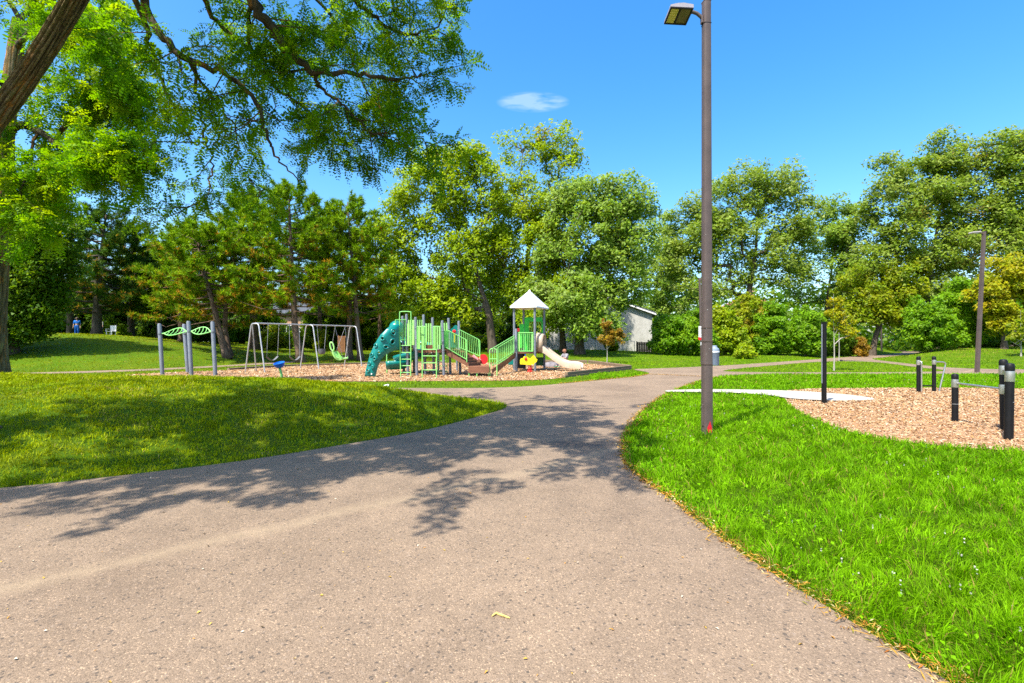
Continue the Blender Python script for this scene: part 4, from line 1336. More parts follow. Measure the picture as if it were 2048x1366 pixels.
# limbs seen against the sky (depth varies along each)
LIMBS.append((add_limb([T_, P3(420, -170, 6.0), P3(504, 0, 6.1), P3(545, 62, 6.3), P3(590, 118, 6.5), P3(632, 143, 6.7), P3(705, 146, 6.9), P3(790, 158, 7.1), P3(845, 150, 7.3)], .085, .012), 1.0))
LIMBS.append((add_limb([Tm, P3(255, -60, 6.2), P3(318, 66, 6.2), P3(377, 118, 6.2), P3(454, 152, 6.3), P3(512, 208, 6.4), P3(531, 272, 6.5), P3(558, 320, 6.5), P3(602, 362, 6.5)], .06, .006), .62))
LIMBS.append((add_limb([P3(262, -40, 6.2), P3(300, 80, 6.6), P3(320, 150, 6.8), P3(363, 245, 7.0), P3(390, 290, 7.1)], .04, .006), .22))
LIMBS.append((add_limb([P3(377, 118, 6.2), P3(400, 210, 6.6), P3(413, 281, 6.8), P3(428, 330, 6.9), P3(412, 392, 6.9), P3(405, 425, 6.9)], .022, .005), .36))
LIMBS.append((add_limb([P3(504, 0, 6.1), P3(500, 90, 7.0), P3(545, 170, 7.4), P3(620, 225, 7.6), P3(640, 270, 7.6), P3(690, 300, 7.6)], .03, .005), 1.0))
LIMBS.append((add_limb([P3(632, 143, 6.7), P3(636, 170, 6.9), P3(690, 215, 7.1), P3(740, 262, 7.2), P3(800, 265, 7.3), P3(860, 285, 7.3)], .028, .004), .9))
LIMBS.append((add_limb([P3(420, -170, 6.0), P3(620, -90, 6.6), P3(720, 10, 7.0), P3(790, 60, 7.3), P3(860, 60, 7.5), P3(895, 20, 7.6)], .05, .005), .9))
LIMBS.append((add_limb([P3(330, -200, 6.2), P3(400, -20, 7.5), P3(450, 60, 8.0), P3(560, 130, 8.4), P3(650, 60, 8.6), P3(760, 110, 8.8)], .05, .006), 1.1))
LIMBS.append((add_limb([P3(420, -170, 6.0), P3(560, -60, 7.8), P3(660, 30, 8.3), P3(740, 190, 8.4), P3(800, 240, 8.4)], .04, .006), .9))
LIMBS.append((add_limb([P3(377, 118, 6.2), P3(430, 200, 7.2), P3(470, 260, 7.6), P3(480, 330, 7.6), P3(520, 385, 7.5)], .022, .004), .34))
# limbs over the viewer and to the sides, which shade the path and the mound
OUT = []
for (ex, ey, ez, mx, my, mz) in [(-5.3, 2.3, 6.3, -5.0, 4.0, 7.2), (-7.4, 2.0, 6.4, -6.8, 3.8, 7.2), (-7.6, 4.6, 7.6, -7.0, 5.4, 7.8), (-1.5, 3.9, 6.2, -3.4, 5.0, 7.2), (-3.3, 2.7, 6.3, -4.4, 4.6, 7.4), (-6.2, 2.4, 6.4, -6.0, 4.6, 7.2), (-9.4, 3.6, 6.6, -7.6, 5.4, 7.4), (-10.5, 7.0, 7.2, -8, 6.6, 7.8),
        (-9.4, 10.0, 9.2, -7.5, 8.3, 9.2), (-1.0, 5.3, 7.2, -2.8, 5.8, 8.0), (-.6, 7.4, 9.0, -2.6, 6.8, 9.2), (-5.0, 10.6, 9.8, -5.2, 8.6, 10.0), (-2.6, 9.2, 9.6, -3.8, 8.0, 9.6)]:
    OUT.append(add_limb([T_, ((T_.x + mx) / 2, (T_.y + my) / 2, (T_.z + mz) / 2 + .3), (mx, my, mz), ((mx + ex) / 2, (my + ey) / 2, (mz + ez) / 2 + .25), (ex, ey, ez)], .09, .012))
parts_ = []
def twig_field(limb, n, rng, spread, tl, per, flen, nl, t0=.15, droop=.35, pal=LOCG, t1=1.0):
    st, dr, ln = [], [], []
    m = len(limb)
    for _ in range(n):
        q = t0 + (t1 - t0) * rng.random() ** .85
        i = min(int(q * (m - 1)), m - 2)
        b0 = limb[i].lerp(limb[i + 1], rng.random())
        ax = (limb[i + 1] - limb[i]).normalized()
        a = Vector(rng.normal(0, 1, 3)); a.z *= .55
        d = (a.normalized() * spread + ax * .65).normalized()
        # a side twig, then leafy twigs along it
        l2 = tl * rng.uniform(.5, 1.25)
        e = b0 + d * l2 + Vector((0, 0, -.10 * l2))
        lw.tube([b0, b0.lerp(e, .5) + Vector(rng.normal(0, .03, 3)), e], [.010, .007, .004], 4, cap=False)
        for s in (.35, .65, 1.0):
            st.append(b0.lerp(e, s)); dr.append(Vector(rng.normal(0, .7, 3)) + d); ln.append(tl * rng.uniform(.35, .7))
    return leafy_twigs(st, dr, ln, rng, lw, per, flen, nl, pal, droop)
for k_, (lp, wgt) in enumerate(LIMBS):
    parts_.append(twig_field(lp, int(22 * wgt), rng, .9, .58, 5, .235, 7, t0=.2, droop=.25, t1=.72 if k_ == 1 else 1.0))
for lp in OUT:
    inview = lp[-1].y > 6.5
    parts_.append(twig_field(lp, 14 if inview else 24, rng, 1.05, .9, 5, .20 if inview else .26, 5 if inview else 3, t0=.25))
part("branches", lw, M_LOCUST, near, 60)
V, Fc, T = merge(parts_)
link("foliage", np_mesh("foliage", V - np.array(base1, np.float32), Fc, T), M_FROND, near)

# second honey locust, farther back
rng = np.random.default_rng(202)
b2 = Vector((-14.9, 14.2, 0)); b2.z = hz(b2.x, b2.y)
far_l = thing("honey_locust", "honey locust behind the near one with feathery light green boughs", "tree", b2)
D2 = 14.0
lw = MB()
tp = limb_pts([b2 + Vector((0, 0, -.2)), b2 + Vector((.1, 0, 1.6)), P3(-6, 480, D2), P3(6, 390, D2), P3(8, 280, D2), P3(20, 180, D2), P3(40, 40, D2)], 14)
put_trunk(tp, [.33 - .17 * i / len(tp) + .25 * math.exp(-i / 6.) for i in range(len(tp))], 80, .07, 8, far_l, b2)
L2 = []
def L2add(px_list, r0, r1): L2.append(add_limb([P3(a, b_, D2 + c_) for a, b_, c_ in px_list], r0, r1))
L2add([(8, 300, 0), (30, 252, -.3), (75, 262, -.6), (112, 285, -.8), (150, 312, -1), (180, 335, -1.2), (200, 350, -1.3)], .12, .02)
L2add([(112, 285, -.8), (130, 250, -.6), (155, 225, -.5), (205, 208, -.4), (245, 225, -.3), (280, 250, -.2)], .07, .014)
L2add([(140, 245, -.6), (145, 200, -.8), (175, 160, -1), (230, 150, -1), (280, 190, -1)], .045, .01)
L2add([(20, 180, 0), (60, 120, .5), (120, 90, 1), (200, 80, 1.5), (260, 110, 1.8)], .08, .012)
L2add([(8, 340, 0), (40, 360, .5), (80, 385, .8), (110, 400, 1)], .06, .01)
L2add([(75, 262, -.6), (60, 320, -1), (40, 400, -1.2), (60, 440, -1.2)], .04, .008)
L2add([(30, 100, 0), (80, 40, -1), (140, 20, -1.6), (200, 50, -2), (240, 115, -2)], .07, .014)
L2add([(40, 40, 0), (100, -20, 1), (180, 20, 1.6), (250, 10, 2)], .07, .012)
L2add([(20, 180, 0), (-40, 150, -1), (-90, 200, -1.5), (-120, 300, -2)], .07, .012)
L2add([(150, 315, -1), (200, 318, -1.4), (240, 320, -1.6), (270, 310, -1.6)], .03, .01)
L2add([(40, 40, 0), (-30, -60, 0), (-110, -60, 1)], .07, .012)
LG2 = [(.150, .330, .002), (.200, .380, .003), (.110, .265, .002), (.260, .400, .004)]
parts_ = []
for lp in L2:
    parts_.append(twig_field(lp, 34, rng, 1.0, .80, 6, .30, 5, t0=.14, droop=.3, pal=LG2))
part("branches", lw, M_LOCUST, far_l, 60)
V, Fc, T = merge(parts_)
link("foliage", np_mesh("foliage", V - np.array(b2, np.float32), Fc, T), M_FROND, far_l)
# ---------------------------------------------------------------- materials for built things
M_GREYPOST = paint("slate_grey_steel", (.155, .175, .205), .45, .10, 4, spec=.4)
M_LIMEP = paint("lime_green_steel", (.22, .60, .15), .4, .06, 4)
M_LIMEPAN = paint("lime_green_plastic", (.30, .64, .17), .5, .06, 3)
M_GREEN = paint("bright_green_plastic", (.04, .58, .05), .45, .08, 3)
M_TEAL = paint("teal_plastic", (.0, .170, .150), .28, .08, 2.5, spec=.5)
M_BROWN = paint("brown_coated_deck", (.20, .082, .042), .6, .12, 5)
M_RED = paint("red_plastic", (.62, .015, .02), .4, .08, 4)
M_YEL = paint("yellow_plastic", (.80, .62, .01), .4, .06, 4)
M_BLUE = paint("blue_plastic", (.005, .13, .55), .35, .08, 5)
M_CREAM = paint("cream_plastic", (.43, .335, .24), .42, .05, 3)
M_SILV = paint("silver_roof_plastic", (.70, .70, .73), .4, .05, 2)
M_GALV = paint("galvanised_steel", (.42, .43, .44), .42, .12, 8, metal=.35)
M_STAIN = paint("stainless_steel", (.46, .45, .43), .28, .06, 9, metal=.8)
M_BLACK = paint("black_powder_coat", (.008, .008, .009), .5, .15, 6, spec=.2)
M_BRONZE = paint("bronze_painted_steel", (.095, .068, .060), .55, .14, 3, bmp=.1)
M_RUBBER = paint("black_rubber", (.02, .02, .022), .6, .1, 6)
M_WHITE = paint("white_plastic", (.72, .72, .70), .45, .06, 5)
M_TIMBER = None

# ---------------------------------------------------------------- near lamp post
def lamp_near():
    bx, by = XY(1414, 868)
    bz = hz(bx, by)
    th = thing("lamp_post", "tall brown square lamp post with red paint mark at its foot in the near grass", "lamp post", (bx, by, bz), "lamp posts along the paths")
    H = P3(1412, 5, by).z - bz
    m = MB()
    tx = -0.012; rzp = .10
    n = 24
    # square tapered shaft with rounded corners, as rings
    V = []; Fc = []
    def sq(cx, cy, z, s, r=.018):
        out = []
        for qx, qy, a0 in ((1, 1, 0), (-1, 1, 90), (-1, -1, 180), (1, -1, 270)):
            for a in (0, 45, 90):
                an = math.radians(a0 + a)
                p = Vector((qx * (s / 2 - r) + r * math.cos(an), qy * (s / 2 - r) + r * math.sin(an), 0))
                p.rotate(Matrix.Rotation(rzp, 3, 'Z'))
                out.append((bx + cx + p.x, by + cy + p.y, bz + z))
        return out
    for i in range(n + 1):
        t = i / n
        V += sq(tx * t, 0, -0.05 + t * (H + .05), .148 - .028 * t)
    for i in range(n):
        for k in range(12):
            k2 = (k + 1) % 12
            Fc.append((i * 12 + k, i * 12 + k2, (i + 1) * 12 + k2, (i + 1) * 12 + k))
    Fc.append(tuple(n * 12 + k for k in range(12)))
    m.add(V, Fc)
    part("pole", m, M_BRONZE, th, 40)
    # cap, joint line and straps
    R = Matrix.Rotation(rzp, 3, 'Z')
    m = MB(); m.box((bx + tx, by, bz + H + .012), (.126, .126, .024), rot=R, bev=.006); part("pole_cap", m, M_BRONZE, th)
    m = MB(); zj = P3(1412, 49, by).z - bz; m.box((bx + tx, by, bz + zj), (.1232, .1232, .012), rot=R); part("joint_band", m, M_BLACK, th)
    ruststrap = paint("rusted_strap", (.07, .045, .03), .7, .25, 20)
    for py_ in (656, 683, 729):
        z_ = P3(1412, py_, by).z - bz; s_ = .148 - .028 * z_ / H + .005
        m = MB(); m.box((bx + tx * z_ / H, by, bz + z_), (s_, s_, .016), rot=R); part("strap", m, ruststrap, th)
    m = MB(); zc = P3(1412, 820, by).z - bz
    m.box((bx - .079, by - .02, bz + zc - .08), (.020, .045, .36), rot=R, bev=.005); part("access_cover", m, M_BRONZE, th)
    # red paint mark: an arrow-like splash on the front face
    m = MB()
    zf = bz + P3(1414, 866, by).z - bz
    yf = by - .0775
    out = [(-.040, .02), (.042, .02), (.046, .09), (.034, .13), (.010, .21), (-.018, .14), (-.042, .09)]
    m.prism([(bx + .012 + a, yf - .0005 + (a * .1), zf + c) for a, c in out], (0, .004, 0))
    part("paint_mark", m, paint("red_spray_paint", (.55, .01, .02), .6, .2, 14), th)
    m = MB()
    for i in range(11):
        zz = random.uniform(1.0, 3.4); xx = random.uniform(-.055, .055); s_ = random.uniform(.003, .008)
        m.box((bx + xx, by - .0745 + .0045 * zz / 3.0 * .6 + xx * .1, bz + zz), (s_, .003, s_ * random.uniform(.5, 1.6)))
    part("paint_chips", m, M_WHITE, th, kind="stuff")
    # arm and head
    ax = bx + tx; zt = bz + H
    pa = [P3(1404, 36, by), P3(1400, 32, by), P3(1394, 27, by), P3(1386, 24, by), P3(1378, 25, by)]
    m = MB(); m.tube(pa, .028, 10); part("arm", m, M_BRONZE, th, 50)
    m = MB(); m.box((ax - .075, by, zt - .30), (.03, .075, .12), bev=.008); part("arm_bracket", m, M_BRONZE, th)
    # head: flat housing, tilted so that its underside faces the path
    c = P3(1357, 29, by - .08)
    Rh = Matrix.Rotation(math.radians(3), 3, 'Y') @ Matrix.Rotation(math.radians(-8), 3, 'X')
    hx = .375; hy = .36
    m = MB()
    prof = [(-hx / 2, -.02), (-hx / 2, .015), (-hx / 2 + .12, .050), (hx / 2 - .16, .062), (hx / 2, .04), (hx / 2, -.02)]
    A_ = [c + Rh @ Vector((x_, -hy / 2, z_)) for x_, z_ in prof]
    m.prism(A_, Rh @ Vector((0, hy, 0)))
    part("lamp_housing", m, paint("pale_grey_casting", (.26, .24, .27), .5, .06, 4), th)
    m = MB()
    for a_, b_, sx_, sy_ in ((0, -hy / 2 + .012, hx, .024), (0, hy / 2 - .012, hx, .024), (-hx / 2 + .012, 0, .024, hy - .05), (hx / 2 - .012, 0, .024, hy - .05), (-.02, 0, .03, hy - .05)):
        m.box(c + Rh @ Vector((a_, b_, -.030)), (sx_, sy_, .020), rot=Rh)
    part("lamp_rim", m, M_BLACK, th)
    m = MB(); m.box(c + Rh @ Vector((.080, 0, -.026)), (.175, hy - .05, .010), rot=Rh); part("driver_cover", m, paint("olive_cover", (.13, .12, .035), .5, .2, 7), th)
    led = paint("led_panel", (.62, .56, .12), .4, .1, 30)
    lens = MB(); lens.box(c + Rh @ Vector((-.100, 0, -.026)), (.150, hy - .05, .010), rot=Rh); pl = part("light_panel", lens, led, th)
    m = MB()
    for i in range(4):
        for j in range(6):
            m.box(c + Rh @ Vector((-.155 + i * .036, -.128 + j * .051, -.034)), (.022, .030, .010), rot=Rh, bev=.004)
    part("light_lens", m, paint("led_lens", (.75, .70, .30), .2, .05, 30), pl, kind="stuff")
lamp_near()

def lamp_far(label, base_px, base_py, top_px, top_py, w, D=None, head_dir=-1, head=.42, bands=()):
    bx, by = XY(base_px, base_py); bz = hz(bx, by)
    th = thing("lamp_post", label, "lamp post", (bx, by, bz), "lamp posts along the paths")
    t = P3(top_px, top_py, by)
    m = MB(); b = Vector((bx, by, bz - .05))
    ax_ = (t - b)
    n_ = 10
    for i in range(n_):
        pass
    V = []; Fc = []
    for i in range(n_ + 1):
        p = b + ax_ * (i / n_); s = w * (1 - .2 * i / n_) / 2
        V += [(p.x - s, p.y - s, p.z), (p.x + s, p.y - s, p.z), (p.x + s, p.y + s, p.z), (p.x - s, p.y + s, p.z)]
    for i in range(n_):
        for k in range(4):
            k2 = (k + 1) % 4
            Fc.append((i * 4 + k, i * 4 + k2, i * 4 + 4 + k2, i * 4 + 4 + k))
    Fc.append((n_ * 4, n_ * 4 + 1, n_ * 4 + 2, n_ * 4 + 3))
    m.add(V, Fc); part("pole", m, M_BRONZE, th)
    m = MB(); e = t + Vector((head_dir * .22, 0, -.06))
    m.tube([t + Vector((0, 0, -.16)), t + Vector((head_dir * .10, 0, -.10)), e], .03, 8); part("arm", m, M_BRONZE, th, 50)
    m = MB(); c = e + Vector((head_dir * .24, 0, 0))
    Rm = Matrix.Rotation(math.radians(4 * head_dir), 3, 'Y')
    m.box(c, (head, .34, .09), rot=Rm, bev=.03); hd = part("lamp_head", m, paint("lamp_head_grey", (.30, .27, .27), .5, .1, 4), th)
    m = MB(); m.box(c + Rm @ Vector((head_dir * .05, 0, -.050)), (head * .5, .28, .012), rot=Rm); part("light_panel", m, M_WHITE, hd)
    return th, bx, by, bz
lamp_far("brown lamp post leaning away by the path beyond the exercise bars", 1954, 745, 1968, 463, .15, head_dir=-1)
lampS, lx, ly, lz = lamp_far("lamp post carrying a white and red sign, half hidden by the near lamp post", 1404, 729, 1399, 556, .14, head_dir=1)
lamp_far("slim dark lamp post under the trees where the far path goes in", 1763, 706, 1762, 590, .15, head_dir=1)
m = MB(); c = P3(1402.5, 666, ly - .12); m.box(c, (.36, .012, .93), bev=.004)
sg = thing("park_sign", "white sign with a red foot strapped to the half hidden lamp post", "sign", (c.x, c.y, c.z - .5))
part("sign_board", m, M_WHITE, sg)
m = MB()
pts = []
for k in range(13):
    an = math.pi + math.pi * k / 12
    pts.append((c.x + .205 * max(-1, min(1, 1.25 * math.cos(an))), c.y - .010, c.z - .36 + .13 * max(-1, 1.2 * math.sin(an))))
pts += [(c.x + .19, c.y - .010, c.z - .28), (c.x + .06, c.y - .010, c.z - .31), (c.x - .06, c.y - .010, c.z - .30), (c.x - .19, c.y - .010, c.z - .27)]
m.prism(pts, (0, .003, 0)); part("red_foot", m, M_RED, sg)
m = MB(); ink = paint("grey_ink", (.22, .23, .25), .6, .1, 9)
for i in range(7):
    wq = .26 - .02 * (i % 3); zq = c.z + .33 - i * .058
    k = 0; xq = c.x - wq / 2
    while xq < c.x + wq / 2:
        ww = random.uniform(.02, .05); m.box((xq + ww / 2, c.y - .0075, zq), (ww, .003, .022)); xq += ww + .014
part("print_lines", m, ink, sg, kind="stuff")
m = MB(); c2 = P3(1403.5, 686, ly - .11); m.box(c2, (.15, .010, .30), bev=.003)
ss = thing("small_sign", "small white plate just below the red footed sign", "sign", (c2.x, c2.y, c2.z))
part("plate", m, M_WHITE, ss)
m = MB()
for i in range(3): m.box((c2.x, c2.y - .0065, c2.z + .07 - i * .07), (.07, .003, .03))
part("print_lines", m, ink, ss, kind="stuff")

# ---------------------------------------------------------------- litter bin
bx, by = XY(1429, 731); bz = hz(bx, by)
th = thing("litter_bin", "blue grey litter bin with domed lid beside the near lamp post's shaft", "bin", (bx, by, bz))
m_bin = paint("bin_grey_blue", (.13, .165, .22), .5, .1, 5)
m = MB(); m.lathe((bx, by, bz), [(.28, 0), (.29, .04), (.29, .82), (.30, .84)], 24); part("bin_body", m, m_bin, th, 40)
m = MB(); m.lathe((bx, by, bz + .84), [(.305, 0), (.315, .03), (.315, .10), (.29, .13)], 24); part("bag_rim", m, paint("bin_bag", (.55, .58, .62), .5, .15, 10), th, 40)
m = MB(); m.lathe((bx, by, bz + .97), [(.30, 0), (.31, .05), (.27, .16), (.19, .20), (.165, .24), (.16, .32), (.13, .35)], 24); part("bin_lid", m, paint("bin_lid_blue", (.20, .26, .33), .4, .1, 5), th, 40)
m = MB()
for k in range(4): m.box((bx + .29 * math.cos(k * math.pi / 2 - .8), by + .29 * math.sin(k * math.pi / 2 - .8), bz + .45), (.02, .02, .7), rz=k * math.pi / 2 - .8)
part("bin_rib", m, m_bin, th, kind="stuff")

# ---------------------------------------------------------------- fitness equipment by the near chip bed
def fit_post(th, px, py, top, r, collars=(), lean=(0, 0), kink=None, seam=None):
    bx, by = XY(px, py); bz = hz(bx, by)
    zt = P3(px, top, by).z
    H = zt - bz
    m = MB()
    kx = kink or 0
    if kink: pp = [(bx, by, bz - .1), (bx, by, bz), (bx + kx, by, bz + H * .33), (bx + kx, by, zt - .09)]
    else: pp = [(bx, by, bz - .1), (bx + lean[0], by + lean[1], zt - .09)]
    m.tube(pp, r, 20); pst = part("post", m, M_BLACK, th, 40)
    cx = bx + (kx if kink else lean[0]); cy = by + lean[1]
    m = MB(); m.lathe((cx, cy, zt - .10), [(r * 1.06, 0), (r * 1.08, .04), (r * 1.02, .075), (r * .8, .098), (r * .3, .107)], 20); part("post_cap", m, M_BLACK, th, 40)
    for z0, z1 in collars:
        za = P3(px, z0, by).z; zb = P3(px, z1, by).z
        m = MB(); m.lathe((cx, cy, zb), [(r * 1.05, 0), (r * 1.06, .004), (r * 1.06, za - zb - .004), (r * 1.05, za - zb)], 20); part("collar", m, M_STAIN, th, 40)
    if seam:
        zs = P3(px, seam, by).z
        m = MB(); m.lathe((cx, cy, zs), [(r * 1.02, 0), (r * 1.02, .006)], 20); part("seam_ring", m, M_GALV, th)
    return Vector((cx, cy, 0)), zt
bx, by = XY(1910, 845)
th = thing("exercise_bar_station", "black exercise posts with silver collars joined by low steel bars", "exercise bars", (bx, by, hz(bx, by)), "outdoor exercise stations")
a, za = fit_post(th, 1910, 845, 748, .053, [(758, 774.5)], seam=808)
b_, zb = fit_post(th, 2009, 863, 719, .058, [(731, 749), (769, 788)], lean=(-.02, 0))
c_, zc = fit_post(th, 2017, 883, 727, .058, [(742, 763)], lean=(.02, 0), seam=804)
zb1 = P3(1910, 766, a.y).z
m = MB(); m.tube([(a.x, a.y, zb1), (b_.x, b_.y, P3(2008, 778, b_.y).z)], .019, 12); part("low_bar", m, M_STAIN, th, 60)
m = MB(); m.tube([(b_.x, b_.y, P3(2008, 740, b_.y).z), (c_.x, c_.y, P3(2017, 746, c_.y).z)], .019, 12); part("high_bar", m, M_STAIN, th, 60)
bx, by = XY(1837, 787)
th = thing("step_bar_station", "pair of black posts with a bent steel handrail and a low step bar", "exercise bars", (bx, by, hz(bx, by)), "outdoor exercise stations")
a, za = fit_post(th, 1837, 787, 713, .052, [(720, 730)])
b_, zb = fit_post(th, 1868, 786.5, 713, .052, [(719, 729)])
m = MB(); m.tube([(a.x, a.y, .23), (b_.x, b_.y, .23)], .022, 10); part("step_bar", m, M_BLACK, th, 60)
dz = lambda px, py: P3(px, py, b_.y)
m = MB(); m.tube(limb_pts([(b_.x, b_.y, dz(1868, 724).z), dz(1882, 724), dz(1889, 725.5), dz(1890.5, 731), dz(1886, 750), dz(1877, 788)], 6), .021, 10); part("handrail", m, M_STAIN, th, 60)
m = MB(); q = a + Vector((.03, -.075, 0)); m.tube(limb_pts([(q.x, a.y, dz(1838, 722).z), (q.x, q.y, dz(1838, 725).z), (q.x, q.y, dz(1838, 735).z), (q.x, q.y, .0)], 5), .020, 10); part("handrail", m, M_STAIN, th, 60)
bx, by = XY(1649, 809)
th = thing("tall_black_post", "tall thin black post standing at the tip of the pale concrete strip", "post", (bx, by, hz(bx, by)), None)
zt = P3(1646, 645, by).z
m = MB(); m.box((bx - .012, by, zt / 2 - .03), (.088, .088, zt + .06), rz=.3, bev=.008); part("post", m, M_BLACK, th)
m = MB(); m.box((bx - .012, by, zt + .006), (.094, .094, .014), rz=.3, bev=.003); part("post_cap", m, M_BLACK, th)
m = MB(); m.box((bx - .066, by - .005, zt * .62), (.006, .03, zt * .72), rz=.3); part("edge_strip", m, M_GREYPOST, th)
# the loose chain on the chips
def chain():
    pts = limb_pts([XY(1912, 841) + (.03,), XY(1945, 849) + (.03,), XY(1975, 856) + (.03,), XY(1990, 857) + (.035,), XY(1999, 858) + (.04,), XY(1997, 864) + (.035,), XY(1999, 872) + (.03,), XY(1994, 879) + (.03,), XY(2004, 881) + (.035,)], 14)
    m = MB(); acc = 0; last = pts[0]; k = 0
    for p, q in zip(pts[:-1], pts[1:]):
        acc += (q - p).length
        if acc < .034: continue
        acc = 0; d = (q - p).normalized()
        side = Vector((-d.y, d.x, 0)) if k % 2 else Vector((0, 0, 1))
        ring = [p + d * (.026 * math.cos(a_)) + side * (.013 * math.sin(a_)) for a_ in [i * math.pi / 4 for i in range(8)]]
        m.tube(ring, .0045, 5, closed=True); k += 1
    o = solo("chain", m, paint("rusty_chain", (.06, .04, .03), .6, .3, 30), "rusty chain lying on the chips below the exercise bars", "chain")
chain()

# ---------------------------------------------------------------- overhead leaf bars
def overhead():
    bx, by = XY(381, 752)
    th = thing("overhead_climber", "grey posts holding two lime green leaf shaped overhead bars", "climbing frame", (bx, by, hz(bx, by)))
    tops = []
    for px, py, ty, tx_ in ((325, 751, 647, 319), (376, 747, 648, 368), (383, 752, 642, 377), (431, 752, 643, 425)):
        x_, y_ = XY(px, py); z_ = hz(x_, y_)
        t = P3(tx_, ty, y_)
        m = MB(); m.tube([(x_, y_, z_ - .05), tuple(t - Vector((0, 0, .05))), tuple(t)], [.085, .085, .06], 14); part("post", m, M_GREYPOST, th, 40)
        zc = t.z - .52; f = (zc - z_) / (t.z - z_)
        p = Vector((x_, y_, zc)).lerp(Vector((t.x, y_, zc)), f)
        m = MB(); m.lathe(p, [(.092, 0), (.096, .02), (.096, .09), (.092, .11)], 14); part("collar", m, M_GREYPOST, th, 40)
        tops.append(p + Vector((0, 0, .05)))
    def leaf(a, b):
        ax = b - a; L = ax.length; d = ax.normalized(); w = Vector((-d.y, d.x, 0))
        o = MB(); rim1 = []; rim2 = []
        for i in range(15):
            t = i / 14; s = math.sin(math.pi * min(1, max(0, (t - .10) / .80)))
            up = .21 * s
            rim1.append(a + ax * t + w * (.20 * s) + Vector((0, 0, up)))
            rim2.append(a + ax * t - w * (.20 * s) + Vector((0, 0, -.13 * s)))
        o.tube(rim1, .026, 8); part("leaf_rim", o, M_LIMEP, th, 60)
        o = MB(); o.tube(rim2, .026, 8); part("leaf_rim", o, M_LIMEP, th, 60)
        for i in range(3, 12, 2):
            o = MB(); q = rim1[i]; r_ = rim2[min(13, i + 1)]
            mid = (rim1[i + 1] + rim2[i + 1]) / 2
            o.tube([q, mid, r_], .018, 6); part("rung", o, M_LIMEP, th, 60)
    leaf(tops[0] + Vector((.06, 0, 0)), tops[2]); leaf(tops[2], tops[3])
    m = MB(); m.tube([tops[1], tops[2]], .03, 8); part("link_bar", m, M_GREYPOST, th, 60)
overhead()

